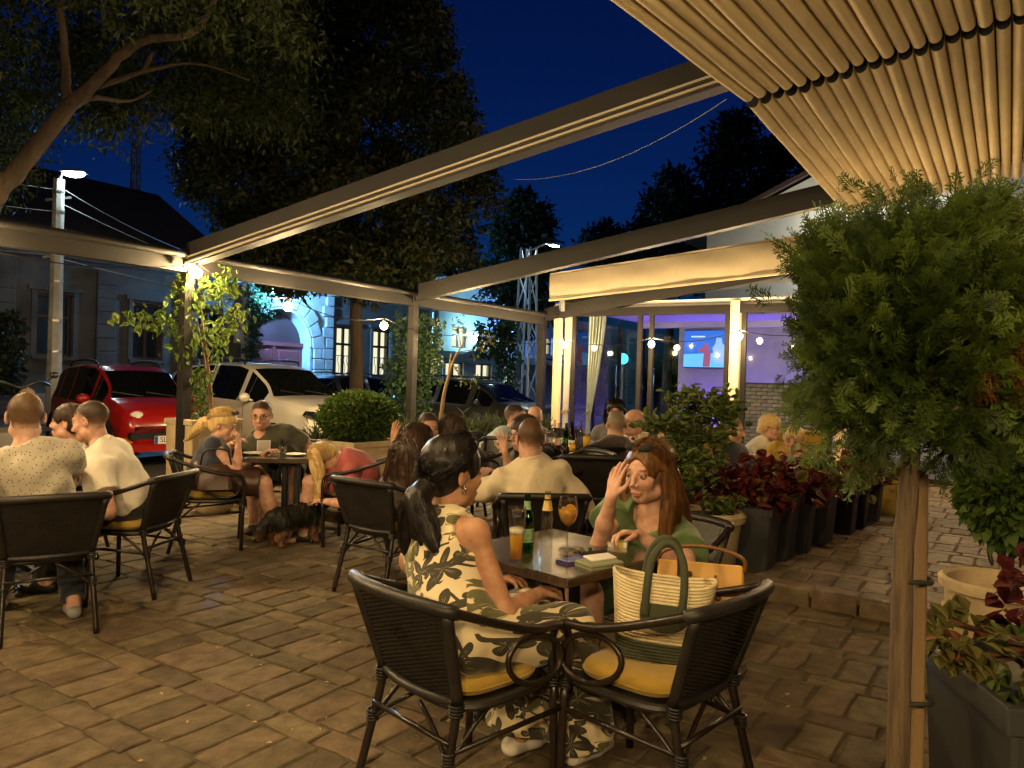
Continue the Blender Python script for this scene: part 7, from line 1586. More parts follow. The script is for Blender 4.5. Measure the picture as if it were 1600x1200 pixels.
def limb(root, pts, rs, m=m_bark, name='limb', par=None, seg=9):
    P = spline(pts, 5); R_ = np.interp(np.linspace(0, 1, len(P)), np.linspace(0, 1, len(rs)), rs); b = MB().tube([p + Vector(G.normal(size=3)) * r_ * (.10 if m is m_bark else .03) for p, r_ in zip(P, R_)], list(R_), seg); I = MAT_OF[root.name].inverted(); b.v = [tuple(I @ Vector(v)) for v in b.v]; return b.build(name, m, par or root, True)
# 1 leaning tree at the outer edge
p0 = at(-170, 600, 9.2); p0.z = -.03
t = thing('leaning_tree', 'tree leaning in at the outer edge with bare brown limbs overhead', 'tree', p0)
tr = limb(t, [p0] + px_pts([(-110, 470, 9.2), (-30, 345, 9.1), (0, 295, 9.0), (55, 232, 9.0), (108, 165, 9.0)]), [.22, .17, .13, .115, .10, .088], name='trunk')
limb(t, px_pts([(108, 165, 9.0), (150, 128, 8.9), (195, 82, 8.8), (235, 60, 8.7), (295, 54, 8.6), (325, 20, 8.5), (350, -40, 8.4)]), [.080, .066, .055, .047, .038, .034, .02])
limb(t, px_pts([(104, 158, 9.0), (103, 100, 9.0), (96, 20, 8.9), (90, -80, 8.8)]), [.058, .048, .04, .03]); limb(t, px_pts([(140, 138, 9.0), (185, 126, 9.1), (225, 112, 9.2), (305, 99, 9.3), (390, 125, 9.4)]), [.040, .032, .025, .016, .008])
limb(t, px_pts([(225, 115, 9.2), (238, 80, 9.2)]), [.030, .022]); limb(t, px_pts([(110, 168, 9.1), (145, 152, 9.3), (200, 158, 9.8), (240, 140, 10)]), [.05, .04, .02, .01])
cs = []; rs = []
def scatter(n, x0, x1, ylim, y0, d0, d1, r0, r1):
    for _ in range(n):
        x = G.uniform(x0, x1); y = G.uniform(y0, ylim(x)); cs.append(tuple(at(x, y, G.uniform(d0, d1)))); rs.append(G.uniform(r0, r1))
scatter(110, -260, 470, lambda x: 70 + (60 if x < 60 else 0) + 25 * math.sin(x * .03), -320, 8.6, 11.5, .35, .75); scatter(34, -200, 75, lambda x: 300, 60, 10.5, 13, .4, .8); scatter(60, 90, 450, lambda x: 190, 40, 10.5, 13, .35, .7); scatter(110, -260, 480, lambda x: 175, -250, 12, 15, .55, 1.0); scatter(26, -220, 40, lambda x: 330, 100, 12, 14, .5, .9); scatter(20, 60, 470, lambda x: 45, -60, 7.4, 8.4, .25, .45)
C, D = clumps(cs, rs, 270, .15); V, Fq = leafset(C, .088, .3, .36, .55, D * .5); foliage(t, V, Fq, lf_big, 'crown')
# 2 tall street tree
p0 = at(556, 620, 16.2); p0.z = -.03
t = thing('street_tree', 'tall dense street tree with a straight trunk behind the champagne car', 'tree', p0)
limb(t, [p0] + px_pts([(557, 560, 16.2), (556, 480, 16.2), (566, 400, 16.3), (577, 335, 16.4), (585, 200, 16.4), (560, 60, 16.4)]), [.17, .14, .13, .11, .075, .05, .02], name='trunk')
for q in ([(577, 400, 16.3), (605, 350, 16), (640, 290, 15.6)], [(572, 380, 16.3), (540, 330, 16.6), (490, 260, 17)], [(560, 450, 16.2), (545, 400, 15.8), (480, 330, 15.2), (420, 260, 15)], [(580, 300, 16.4), (640, 200, 16.2), (690, 140, 16)]): limb(t, px_pts(q), [.06, .045, .02] if len(q) == 3 else [.07, .05, .035, .015])
cs = []; rs = []; edge = [(-80, 640), (0, 692), (60, 700), (90, 715), (150, 738), (200, 748), (250, 760), (285, 790), (320, 775), (360, 765), (400, 745), (430, 700), (445, 640)]; ledge = [(-80, 300), (0, 290), (150, 275), (230, 300), (300, 275), (350, 345), (400, 400), (445, 430)]
while len(cs) < 620:
    y = G.uniform(-80, 448); xr = np.interp(y, [q[0] for q in edge], [q[1] for q in edge]); xl = np.interp(y, [q[0] for q in ledge], [q[1] for q in ledge]); x = G.uniform(xl, xr)
    xm, hw = (xl + xr) / 2, (xr - xl) / 2; e = max(0, 1 - ((x - xm) / hw) ** 2) ** .5; r_ = G.uniform(.28, .62)
    x = min(x, xr - r_ * 45); dp = 16.3 + G.uniform(-1, 1) * 2.4 * e; cs.append(tuple(at(x, y, dp))); rs.append(r_)
C, D = clumps(cs, rs, 200, .2); V, Fq = leafset(C, .125, .35, .42, .35, D * .6); foliage(t, V, Fq, lf_mid, 'crown')
# 3 to 6 dark trees further off
def far_tree(name, label, px, base_d, top, half, low, n, m, kind_='round', r_=(.5, .9), ls=.22, group=None):
    p0 = at(px, 600, base_d); p0.z = -.03; t = thing(name, label, 'tree', p0, 0, group); zt = at(px, top, base_d).z; zl = at(px, low, base_d).z; hw = half * base_d / F
    limb(t, [p0, Vector((p0.x, p0.y, zl)), Vector((p0.x + .2, p0.y, (zl + zt) / 2)), Vector((p0.x, p0.y, zt - .4))], [.2, .17, .1, .03], name='trunk'); cs = []; rs = []
    for _ in range(n):
        u_ = G.random(); z = zl + (zt - zl) * u_
        prof = (math.sin(math.pi * min(1, (u_ * .9 + .08))) ** .6) if kind_ == 'round' else (1 - u_) ** .8 * (.75 + .25 * math.sin(u_ * 34))
        a_ = G.uniform(0, 6.28); q = hw * prof * math.sqrt(G.uniform(.2, 1)); cs.append((p0.x + q * math.cos(a_), p0.y + q * math.sin(a_), z)); rs.append(G.uniform(*r_) * (.45 + .55 * prof))
    C, D = clumps(cs, rs, 90, .3); V, Fq = leafset(C, ls, .3, .45, .2, D * .6); foliage(t, V, Fq, m, 'crown')
far_tree('street_tree', 'dark rounded tree behind the lit lattice mast lamp', 812, 30, 308, 55, 520, 90, lf_mid, ls=.24)
far_tree('cypress', 'tallest dark tree against the night sky above the pavilion', 1138, 31, 178, 62, 470, 120, lf_dark, 'round', ls=.26, r_=(.5, 1.0)); far_tree('cypress', 'dark pointed tree on the mast side of the tallest one', 1043, 30, 266, 42, 450, 70, lf_dark, 'round', ls=.24); far_tree('cypress', 'dark tree partly hidden by the sand canopy edge', 1235, 32, 182, 62, 470, 110, lf_dark, 'round', ls=.26); far_tree('cypress', 'small dark treetop above the cream canvas fascia', 936, 34, 352, 34, 460, 40, lf_dark, 'round', ls=.24); far_tree('cypress', 'lower dark treetop filling the gap above the pavilion', 1000, 33, 345, 40, 460, 40, lf_dark, 'round', ls=.24)
# climbing young tree in the outer planter
p0 = at(333, 700, 8.75); t = thing('young_tree', 'young climbing tree lit yellow by the bulb at the outer post', 'tree', p0)
limb(t, px_pts([(333, 700, 8.75), (331, 640, 8.75), (326, 580, 8.72), (318, 520, 8.7), (312, 460, 8.66), (310, 425, 8.6)]), [.022, .020, .018, .015, .010, .004], m_wood, 'trunk'); limb(t, px_pts([(327, 695, 8.7), (326, 620, 8.72), (316, 540, 8.74), (308, 500, 8.8)]), [.016, .014, .010, .004], m_wood, 'stem')
BR = [[(318, 530, 8.7), (280, 512, 8.6), (240, 502, 8.5), (195, 492, 8.4)], [(322, 560, 8.7), (350, 520, 8.6), (375, 490, 8.5)], [(314, 480, 8.7), (290, 460, 8.5), (270, 445, 8.4)], [(312, 470, 8.65), (345, 450, 8.5), (355, 430, 8.4)], [(318, 520, 8.7), (295, 540, 8.5), (280, 560, 8.45)]]
C = []; D = []
for q in BR:
    P = spline(px_pts(q), 6); limb(t, px_pts(q), [.008, .006, .004, .003][:len(q)], m_wood, 'branch', seg=5)
    for p in P[2:]:
        for _ in range(7): C.append(np.array(p) + G.normal(size=3) * .075); D.append((G.normal() * .6, G.normal() * .6, -.2))
for (x, y, r_) in ((310, 440, 26), (345, 445, 20), (290, 470, 28), (330, 490, 30), (366, 490, 16), (255, 500, 20), (215, 492, 16), (296, 525, 22), (335, 535, 22), (320, 580, 14)):
    for _ in range(int(r_ * 1.7)): C.append(np.array(at(x + G.normal() * r_ * .55, y + G.normal() * r_ * .55, 8.6 + G.normal() * .18))); D.append((G.normal() * .5, G.normal() * .5, -.3))
V, Fq = ovate(np.array(C), .078, .5, .62, .6, np.array(D)); foliage(t, V, Fq, lf_young, 'foliage')
# thin young tree by the middle of the front beam
p0 = at(688, 660, 11.0); t = thing('young_tree', 'thin bare young tree tied to a stake before the grey green car', 'tree', p0)
limb(t, px_pts([(688, 660, 11.0), (693, 620, 11), (702, 585, 11), (711, 558, 11), (722, 540, 11), (732, 522, 11)]), [.028, .026, .022, .016, .010, .004], m_wood, 'trunk'); limb(t, px_pts([(686, 655, 11.05), (698, 600, 11.05), (705, 552, 11.05)]), [.016, .014, .012], m_wood, 'stake')
C = []
for q in ([(712, 550, 11), (745, 545, 10.9), (770, 530, 10.8)], [(705, 565, 11), (722, 590, 11), (740, 595, 11)], [(720, 540, 11), (716, 515, 11), (720, 500, 11)]):
    limb(t, px_pts(q), [.008, .005, .003], m_wood, 'branch', seg=5); C += [np.array(p) + G.normal(size=3) * .06 for p in spline(px_pts(q), 6)[4:] for _ in range(5)]
V, Fq = leafset(np.array(C), .06, .3, .45, .3); foliage(t, V, Fq, lf_shrub, 'foliage')
# ivy and creepers
def creeper(label, boxes, n, m, ls, base):
    t = thing('climbing_plant', label, 'climber', base); C = []
    for (x0, x1, y0, y1, d) in boxes:
        k = int(n * (x1 - x0) * (y1 - y0) / sum((b_[1] - b_[0]) * (b_[3] - b_[2]) for b_ in boxes))
        for _ in range(k):
            s_ = math.sin(G.random() * math.pi) ; C.append(np.array(at(G.uniform(x0, x1) + 4 * math.sin(G.random() * 9), G.uniform(y0, y1), d + G.normal() * .18)))
    V, Fq = leafset(np.array(C), ls, .2, .6, .4); foliage(t, V, Fq, m); x0, x1, y0, y1, d = boxes[0]; limb(t, px_pts([((x0 + x1) / 2, y1, d + .1), ((x0 + x1) / 2 + 3, (y0 + y1) / 2, d + .1), ((x0 + x1) / 2 - 3, y0, d + .1)]), [.03, .025, .01], name='stem'); return t
def base_of(px, d): p = at(px, 600, d); p.z = 0; return p
creeper('dark creeper climbing the post in the middle of the front beam', [(615, 672, 490, 660, 12.6), (600, 640, 560, 650, 12.8), (660, 690, 500, 600, 12.2)], 2600, lf_ivy, .075, base_of(645, 12.6)); creeper('ivy hanging over the gateway corner in the blue lamplight', [(384, 404, 445, 560, 26.2), (392, 425, 445, 500, 26.3), (384, 396, 540, 640, 26.2)], 1500, lf_ivy, .13, base_of(392, 26.2)); creeper('leafy climber lit cyan beside the lattice mast', [(742, 790, 505, 560, 23.2), (775, 805, 480, 620, 23.4)], 1700, lf_ivy, .14, base_of(790, 23.4)); creeper('dark leafy shrub at the outer edge beside the plaster house', [(-10, 34, 490, 600, 12), (-10, 30, 560, 640, 11.5)], 1200, lf_dark, .10, base_of(12, 12)); creeper('ivy wrapped around the foot of the outer post', [(300, 326, 580, 690, 8.95)], 700, lf_box, .05, base_of(312, 8.95))
# clipped box ball and its stone trough
def trough(name, label, c, dims, rz, m, cat='planter', panel=True, rim=.05):
    t = thing(name, label, cat, c, rz); w, d, h = dims; MB().box((0, 0, h * .5 - .02), (w, d, h - .04), taper=(1.04, 1.04), bev=.012).build('box', m, t, AUTO)
    r_ = MB()
    for (cx_, cy_, ww, dd) in ((0, d * .52 - rim * .3, w * 1.09, rim * 1.4), (0, -d * .52 + rim * .3, w * 1.09, rim * 1.4), (w * .52 - rim * .3, 0, rim * 1.4, d * 1.0), (-w * .52 + rim * .3, 0, rim * 1.4, d * 1.0)): r_.box((cx_, cy_, h - .03), (ww, dd, .06), bev=.01)
    r_.build('rim', m, t); MB().box((0, 0, h - .025), (w * .95, d * .95, .012)).build('soil', m_soil, t)
    if panel:
        for s_ in (1, -1): MB().box((0, s_ * d * .512, h * .48), (w * .7, .018, h * .6), bev=.004).build('face_panel', m, t); MB().box((s_ * w * .512, 0, h * .48), (.018, d * .7, h * .6), bev=.004).build('face_panel', m, t)
    return t
bc = at(562, 690, 9.2); trough('planter', 'cream stone trough holding the clipped box ball', (bc.x, bc.y, 0), (.80, .60, .72), UROT, m_potcream)
bc = at(560, 652, 9.2); t = thing('box_ball', 'round clipped box bush lit green behind the bending woman', 'shrub', (bc.x, bc.y, .70))
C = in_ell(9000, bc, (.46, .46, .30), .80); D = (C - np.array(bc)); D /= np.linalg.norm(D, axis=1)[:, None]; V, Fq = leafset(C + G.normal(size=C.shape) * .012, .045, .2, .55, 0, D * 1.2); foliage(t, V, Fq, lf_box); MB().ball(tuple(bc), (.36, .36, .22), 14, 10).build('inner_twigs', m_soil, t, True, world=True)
op = at(318, 700, 8.75); trough('planter', 'tall pale stone planter against the outer post', (op.x, op.y, 0), (.62, .46, .95), UROT, m_potcream)
cp0 = onz(333, 800, 0); t = thing('flower_pot', 'squat round cream pot behind the blonde woman\'s chair', 'pot', cp0); MB().lathe([(.14, 0), (.20, .05), (.22, .14), (.20, .24), (.22, .26), (.22, .29), (.19, .29), (.18, .22)], 24, cap=False).build('pot_body', m_potcream, t, AUTO); MB().lathe([(.0005, .24), (.185, .24)], 20, cap=False).build('soil', m_soil, t)
# spiky hedge in long planters along the front
for k, (a, l) in enumerate(((7.0, 'spiky hedge plant in the long box beside the thin young tree'), (8.4, 'spiky hedge plant in front of the grey green car'), (9.8, 'spiky hedge plant behind the man in the pale blue polo'), (11.2, 'spiky hedge plant next to the pavilion corner post'))):
    p = ab(a, 7.0, 0); z0 = floor_at(p); trough('planter', l.replace('spiky hedge plant', 'long dark planter box'), (p.x, p.y, z0), (1.3, .42, .48), UROT, m_potdark, panel=False); t = thing('hedge_plant', l, 'shrub', (p.x, p.y, z0 + .45), UROT, None)
    C = []; D = []
    for _ in range(700):
        x, y = G.uniform(-.62, .62), G.uniform(-.18, .18); q = ab(a, 7.0, z0 + .45 + abs(G.normal()) * .10) + U * x + Vv * y; C.append(tuple(q)); D.append((x * .6 + G.normal() * .5, G.normal() * .6, 1.1))
    V, Fq = leafset(np.array(C), .18, .1, .11, -.2, np.array(D)); foliage(t, V, Fq, lf_grass)
# leafy standard shrub behind the woman in green
sb = onz(1105, 850, 0.12); sb = at(1108, 800, 5.75); pb = (sb.x, sb.y, FLOOR2); t = thing('flower_pot', 'round cream stone pot beside the woman in green\'s chair', 'pot', pb); MB().lathe([(.17, 0), (.20, .05), (.235, .36), (.265, .37), (.275, .42), (.255, .445), (.22, .44), (.21, .36)], 28, cap=False).build('pot_body', m_potcream, t, AUTO); MB().lathe([(.0005, .40), (.215, .40)], 20, cap=False).build('soil', m_soil, t)
t = thing('standard_shrub', 'slender leafy shrub with layered glossy leaves in the cream pot', 'shrub', (pb[0], pb[1], FLOOR2 + .38)); limb(t, px_pts([(1100, 815, 5.75), (1098, 740, 5.75), (1096, 690, 5.75), (1094, 640, 5.75), (1096, 610, 5.75)]), [.016, .014, .012, .009, .004], m_bark, 'trunk')
C = []; D = []
for q in ([(1095, 690, 5.75), (1062, 672, 5.6), (1030, 664, 5.5), (1006, 668, 5.45)], [(1096, 720, 5.75), (1070, 700, 5.7), (1058, 690, 5.65)], [(1094, 660, 5.75), (1120, 640, 5.7), (1140, 632, 5.6)], [(1094, 655, 5.75), (1075, 635, 5.8), (1062, 628, 5.8)], [(1096, 690, 5.75), (1125, 680, 5.85), (1138, 668, 5.9)]):
    limb(t, px_pts(q), [.008, .006, .004, .003][:len(q)], m_bark, 'branch', seg=5)
    for p in spline(px_pts(q), 5)[3:]:
        for _ in range(12): C.append(np.array(p) + G.normal(size=3) * .045); D.append((G.normal(), G.normal(), .5))
for (x, y, rx, ry, n) in ((1098, 632, 42, 22, 260), (1082, 660, 30, 18, 120), (1130, 645, 24, 18, 110), (1100, 690, 34, 16, 130), (1030, 665, 24, 9, 90), (1085, 735, 28, 22, 150), (1068, 765, 16, 14, 60), (1120, 720, 14, 12, 40), (1112, 790, 22, 10, 60), (1140, 790, 18, 10, 50)):
    for _ in range(n): C.append(np.array(at(x + G.normal() * rx * .6, y + G.normal() * ry * .6, 5.72 + G.normal() * .12))); D.append((G.normal(), G.normal(), .6))
V, Fq = ovate(np.array(C), .058, .5, .72, .0, np.array(D)); foliage(t, V, Fq, lf_shrub)
# charcoal planters with coleus along the upper terrace
PL = [(5.98, 1.62, .30, .40, 'first charcoal planter of the row, beside the cream pot'), (6.42, 1.58, .32, .44, 'second charcoal planter of the row'), (6.80, 1.52, .22, .36, 'narrow charcoal planter between two wider ones'), (7.32, 1.46, .46, .38, 'wide charcoal planter in the middle of the row'), (7.95, 1.36, .30, .36, 'fifth charcoal planter from the cream pot'), (8.40, 1.32, .28, .36, 'sixth charcoal planter from the cream pot'), (8.85, 1.26, .28, .36, 'charcoal planter nearest the sandstone pot at the far end')]
for k, (a, b_, w, h, l) in enumerate(PL):
    h *= 1.12; w *= 1.06; p = ab(a, b_, FLOOR2); t = thing('planter', l, 'planter', p, UROT, 'charcoal planters along the upper terrace'); MB().box((0, 0, h / 2), (w * .8, .26, h), taper=(1.22, 1.22), bev=.012).build('box', m_potdark, t, AUTO)
    r_ = MB(); W_, D_ = w * .98, .32
    for (cx_, cy_, ww, dd) in ((0, D_ / 2, W_ + .03, .02), (0, -D_ / 2, W_ + .03, .02), (W_ / 2, 0, .02, D_ - .02), (-W_ / 2, 0, .02, D_ - .02)): r_.box((cx_, cy_, h - .01), (ww, dd, .06), bev=.004)
    r_.build('rim', m_potdark, t); MB().box((0, 0, h + .002), (W_ - .03, D_ - .03, .006)).build('soil', m_soil, t)
    ct = thing('coleus_plant', l.replace('charcoal planter', 'coleus growing in the charcoal planter').replace(' of the row,', ','), 'plant', p + Vector((0, 0, h)), UROT); C = []; D = []
    for _ in range(330 if k < 4 else 200):
        q = G.normal(size=3) * (w * .42, .15, .10); q[2] = abs(q[2]) * 1.05 + .01; C.append(tuple(p + U * q[0] + Vv * q[1] + Vector((0, 0, h + q[2] + .05)))); D.append((q[0] * 2 + G.normal() * .5, q[1] * 2 + G.normal() * .5, .25))
    V, Fq = ovate(np.array(C), .085, .7, .95, .25, np.array(D)); foliage(ct, V, Fq, lf_col if k in (0, 1, 2, 4) else lf_col2); sm = MB()
    for _ in range(7): x, y = G.normal() * w * .25, G.normal() * .06; sm.tube([(x * .5, y * .5, 0), (x, y, .12), (x * 1.4, y * 1.4, .22)], .005, 5)
    sm.build('stem', mat('coleus_stem', (.12, .05, .03), .6) if k == 0 else bpy.data.materials['coleus_stem'], ct)
p = ab(9.5, 1.12, FLOOR2); t = thing('flower_pot', 'yellowish sandstone pot at the far end of the planter row', 'pot', p); MB().lathe([(.15, 0), (.19, .06), (.22, .36), (.24, .37), (.24, .42), (.21, .42), (.20, .36)], 24, cap=False).build('pot_body', mat('yellow_sandstone', (.5, .36, .10), .8, bump=.3, bs=40), t, AUTO); MB().lathe([(.0005, .38), (.20, .38)], 20, cap=False).build('soil', m_soil, t)
t = thing('striped_plant', 'pale striped leafy plant beyond the dark red coleus', 'plant', at(1270, 720, 6.9)); C = np.array([tuple(at(1272 + G.normal() * 16, 718 + G.normal() * 10, 6.9 + G.normal() * .1)) for _ in range(140)]); V, Fq = leafset(C, .12, .4, .3, .9); foliage(t, V, Fq, leaf_mat('striped_leaf', (.10, .16, .06), (.28, .34, .18)))
# round thuja standard close to the viewer
TH = at(1412, 520, 1.95); tb_ = at(1404, 1200, 1.95); t = thing('thuja_standard', 'round clipped thuja on a bare trunk closest to the viewer', 'tree', (tb_.x, tb_.y, .30))
tk = limb(t, [Vector((tb_.x - .005, tb_.y, .30))] + px_pts([(1403, 1180, 1.95), (1408, 1000, 1.95), (1412, 850, 1.95), (1420, 760, 1.95), (1425, 640, 1.96), (1420, 520, 1.96)]), [.028, .028, .0265, .0255, .025, .02, .011], mat('thuja_bark', (.125, .084, .048), .9, c2=(.055, .036, .021), ns=60, stretch=(1, 1, .10), bump=1.0, bs=130, bdist=.012), 'trunk', seg=14)
limb(t, [Vector((tb_.x + .055, tb_.y + .03, .30))] + px_pts([(1432, 1180, 1.98), (1436, 1000, 1.98), (1439, 850, 1.98), (1441, 740, 1.98)]), [.0165, .0165, .016, .016, .015], m_wood, 'stake', seg=10)
for yy in (1092, 905): q = at(1422, yy, 1.965); MB().tube([(q.x + .052 * math.cos(a_), q.y + .040 * math.sin(a_), q.z + .003 * math.sin(3 * a_)) for a_ in np.linspace(0, 6.28, 20)[:-1]], .006, 6, closed=True).build('tie', m_rubber, t, True, world=True)
for k in range(14):
    a_ = k * 2.4; z_ = TH.z - .30 + k * .035; s0 = Vector((TH.x + .01, TH.y, z_ - .1)); s1 = s0 + Vector((math.cos(a_) * .22, math.sin(a_) * .2, .15)); limb(t, [s0, (s0 + s1) / 2 + Vector((0, 0, .03)), s1], [.009, .006, .003], m_bark, 'branch', seg=5)
def spray_template(seed):
    g = np.random.default_rng(seed); v = []; f = []
    def leaf(a, b, w):
        a, b = np.array(a), np.array(b); d = nrm(b - a); s_ = np.array([-d[1], d[0], 0]) * w; i0 = len(v); mdl = a * .45 + b * .55; v.extend([a - s_ * .5, mdl - s_, b, mdl + s_]); f.append((i0, i0 + 1, i0 + 2, i0 + 3))
    leaf((0, 0, 0), (0, 1.2, -.10), .022); n = 9
    for k in range(n):
        y = .08 + .95 * k / n
        for s_ in (1, -1):
            tl = (.50 - .042 * k) * g.uniform(.6, 1.35); dx, dy = s_ * .62 * tl, .80 * tl; zz = g.uniform(-.08, .05); b0 = np.array((0, y, -.08 * y * y)); e = b0 + np.array((dx, dy, zz)); leaf(b0, e, .024)
            for q, sg in ((.42, 1), (.68, -1)):
                m0 = b0 + (e - b0) * q; leaf(m0, m0 + np.array((dx * .40 + sg * s_ * .0, dy * .55 * (1 if sg > 0 else .25), zz * .5)) * 1.0 + np.array((s_ * .05 if sg < 0 else -s_ * .02, .02, 0)), .022)
    return np.array(v), np.array(f)
def thuja(c, rad, root):
    T = [spray_template(i) for i in range(8)]; c = np.array(c); OV = {0: [], 1: []}; OF = {0: [], 1: []}; off_ = {0: 0, 1: 0}; TN = []
    for ti in range(285):
        d = nrm(G.normal(size=3))
        if d[2] < -.8 and G.random() < .4: continue
        q = G.uniform(.52, 1.04) if G.random() < .75 else G.uniform(.9, 1.16); tc_ = c + d * np.array(rad) * q; ta = nrm(d * np.array([1, 1, .6]) + np.array([0, 0, .75 if d[2] > -.3 else -.45]) + G.normal(size=3) * .22); br = int(d[2] < -.18 and -.35 < d[0] < .55 and q < .98 and G.random() < .30); tone = G.random() ** 1.4
        for _ in range(int(G.uniform(16, 34))):
            p = tc_ + ta * G.uniform(-.11, .05) + G.normal(size=3) * .030; ax = nrm(ta + G.normal(size=3) * .30 + d * .25); sd = nrm(np.cross(ax, d + G.normal(size=3) * .6)); nn = np.cross(sd, ax); L_ = G.uniform(.045, .095)
            v, f = T[int(G.integers(0, 8))]; OV[br].append(v @ (np.stack([sd, ax, nn], 0) * L_) + p); OF[br].append(f + off_[br]); off_[br] += len(v)
            if not br: k = np.clip(tone * .7 + G.random() * .3, 0, 1); tip = (.55 + .75 * np.clip(v[:, 1], 0, 1.2))[:, None]; TN.append(np.concatenate([(np.array((.009, .020, .003)) * (1 - k) + np.array((.064, .096, .011)) * k) * tip, np.ones((len(v), 1))], 1))
    I = np.array(MAT_OF[root.name].inverted()); V = np.concatenate(OV[0]) @ I[:3, :3].T + I[:3, 3]; np_mesh('crown', V, np.concatenate(OF[0]), lf_thuja, root, False, np.concatenate(TN))
    foliage(root, np.concatenate(OV[1]), np.concatenate(OF[1]), lf_thbr, 'brown_sprays')
def tinted_leaf(name, tr):
    m, nt, p = _new(name); a = nt.nodes.new('ShaderNodeAttribute'); a.attribute_name = 'tint'; L = nt.links; L.new(a.outputs['Color'], p.inputs['Base Color']); p.inputs['Roughness'].default_value = .6; p.inputs['Specular IOR Level'].default_value = .22; t = nt.nodes.new('ShaderNodeBsdfTranslucent'); L.new(a.outputs['Color'], t.inputs[0]); mx = nt.nodes.new('ShaderNodeMixShader'); mx.inputs[0].default_value = tr; L.new(p.outputs[0], mx.inputs[1]); L.new(t.outputs[0], mx.inputs[2]); L.new(mx.outputs[0], nt.nodes['Material Output'].inputs[0]); return m
lf_thuja = tinted_leaf('thuja_spray', .18)
thuja(at(1438, 520, 1.95), (.262, .25, .278), t)
t = thing('flower_pot', 'dark round pot under the bare trunk of the clipped thuja', 'pot', (tb_.x + .02, tb_.y, 0)); MB().lathe([(.16, 0), (.19, .04), (.235, .32), (.26, .33), (.265, .39), (.24, .39), (.225, .33)], 28, cap=False).build('pot_body', m_potdark, t, AUTO); MB().lathe([(.0005, .345), (.228, .345)], 20, cap=False).build('soil', m_soil, t)
# --- right hand pots
t = thing('planter', 'tall charcoal planter cut by the corner of the view', 'planter', (1.66, 2.28, 0), R(-6)); MB().box((0, 0, .32), (.50, .50, .64), taper=(1.10, 1.10), bev=.012).build('box', m_potdark, t, AUTO)
r_ = MB()
for (cx_, cy_, ww, dd) in ((0, .285, .60, .024), (0, -.285, .60, .024), (.285, 0, .024, .546), (-.285, 0, .024, .546)): r_.box((cx_, cy_, .635), (ww, dd, .07), bev=.004)
r_.build('rim', m_potdark, t); MB().box((0, 0, .63), (.53, .53, .01)).build('soil', m_soil, t)
def coleus(label, c, r_, n, m, ls, base):
    t = thing('coleus_plant', label, 'plant', base); C = in_ell(n, c, r_, .45); D = C - np.array(c); D /= np.linalg.norm(D, axis=1)[:, None] + 1e-9; V, Fq = ovate(C, ls, .8, .95, .25, D * .9); foliage(t, V, Fq, m); sm = MB()
    for _ in range(9): e = Vector(C[int(G.integers(0, len(C)))]); b0 = Vector(base); sm.tube([b0, b0.lerp(e, .5) + Vector((0, 0, .05)), e], .006, 5)
    sm.build('stem', bpy.data.materials['coleus_stem'], t, world=True); return t
pb = Vector((1.66, 2.28, .63)); coleus('maroon and green coleus spilling from the tall corner planter', at(1622, 950, 2.3), (.10, .15, .15), 110, lf_col, .062, pb); coleus('small yellow green coleus at the planter rim below the sandstone pot', at(1505, 1000, 2.15), (.085, .10, .085), 120, lf_col2, .042, pb); coleus('leafy green coleus at the very edge of the corner planter', at(1595, 1060, 2.2), (.07, .1, .12), 70, lf_shrub, .065, pb)
tp = at(1562, 905, 3.6); t = thing('flower_pot', 'large round sandstone pot with a banded rim at the right edge', 'pot', (tp.x, tp.y, 0)); zt = tp.z
MB().lathe([(.15, 0), (.165, .02), (.20, zt * .55), (.215, zt * .70), (.232, zt * .71), (.235, zt * .76), (.222, zt * .77), (.225, zt - .06), (.25, zt - .05), (.255, zt - .01), (.235, zt), (.215, zt - .01), (.20, zt - .16)], 40, cap=False).build('pot_body', m_potcream, t, AUTO); MB().lathe([(.0005, zt - .13), (.205, zt - .13)], 24, cap=False).build('soil', m_soil, t)
rb = at(1585, 770, 4.3); t = thing('round_bush', 'round green leafy bush on an iron stand at the right edge', 'shrub', (rb.x, rb.y, FLOOR2 if rb.x * U.x + rb.y * U.y > 5.55 else 0)); C = in_ell(3600, rb, (.27, .27, .30), .72); D = C - np.array(rb); D /= np.linalg.norm(D, axis=1)[:, None]; V, Fq = leafset(C, .062, .4, .6, .2, D); foliage(t, V, Fq, lf_box)
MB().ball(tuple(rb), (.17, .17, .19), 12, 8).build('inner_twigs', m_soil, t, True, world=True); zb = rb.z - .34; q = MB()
q.tube([(rb.x, rb.y, rb.z - .2), (rb.x, rb.y, .02)], .012, 8)
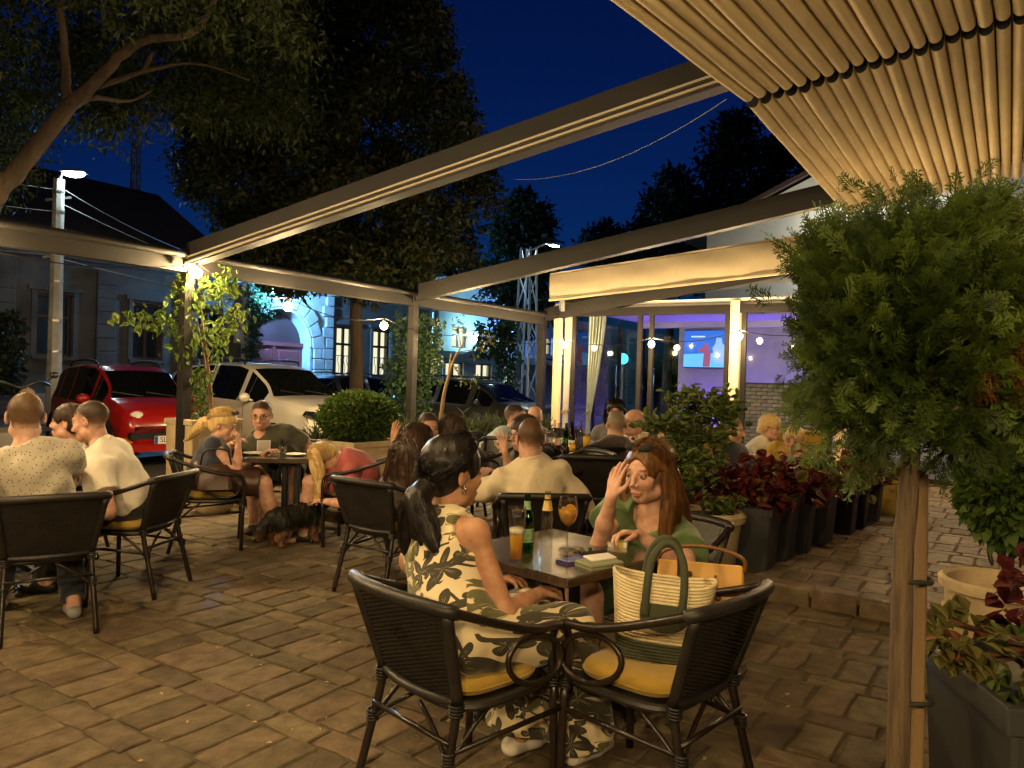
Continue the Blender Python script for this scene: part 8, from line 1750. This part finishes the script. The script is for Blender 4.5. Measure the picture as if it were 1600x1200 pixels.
for k in range(4):
    a_ = k * 1.571 + .6; dx, dy = math.cos(a_), math.sin(a_); q.tube([Vector((rb.x, rb.y, zb)) + Vector((dx * (.05 + .05 * (1 - math.cos(s_)) + .012 * s_ * math.cos(s_)), dy * (.05 + .05 * (1 - math.cos(s_)) + .012 * s_ * math.cos(s_)), -.02 + .014 * s_ * math.sin(s_))) for s_ in np.linspace(0, 9.5, 34)], .006, 6); q.tube(spline([(rb.x, rb.y, .25), (rb.x + dx * .12, rb.y + dy * .12, .15), (rb.x + dx * .2, rb.y + dy * .2, .005)], 5), .01, 6)
q.build('iron_stand', m_black, t, True, world=True)
# violet lit doorway at the end of the upper terrace
dw = thing('doorway', 'violet lit glass doorway seen low between the pots', 'doorway', ab(12.77, -1.2, 0), UROT); MB().box((1.6, 0, .135), (3.2, 2.4, .02)).build('threshold', mat('pale_vinyl_floor', (.5, .5, .55), .35), dw); MB().box((1.9, -1.15, 1.4), (3.4, .1, 2.8)).build('side_wall', m_room, dw)
for y in (1.0, -1.0): MB().box((0, y, 1.4), (.08, .1, 2.6)).build('jamb', m_frame, dw)
MB().box((0, 0, 2.7), (.08, 2.1, .1)).build('head', m_frame, dw)
m_v2 = emis('soft_violet_tube', (0.30, 0.20, 1.0), 45)
tt = thing('uplighter', 'violet strip lamp inside the doorway', 'lamp', ab(14.5, -1.5, 2.6), UROT, 'violet strip lamps'); MB().box((0, 0, 0), (1.2, .08, .05)).build('housing', m_black, tt); MB().box((0, 0, -.035), (1.1, .05, .012)).build('tube', m_v2, tt)
# crumbs and dry leaves on the paving
t = thing('dry_leaves', 'scattered dry leaves and crumbs on the brick paving', 'leaf litter', (0, 5, 0)); t['kind'] = 'stuff'
C = np.array([tuple(onz(G.uniform(200, 1300), G.uniform(850, 1190), .004)) for _ in range(110)]); V, Fq = leafset(C, .022, 3, .6, 0); V[:, 2] = np.clip(V[:, 2], .003, .012); o = foliage(t, V, Fq, leaf_mat('dry_leaf', (.30, .20, .08), (.55, .42, .22))); o['kind'] = 'stuff'
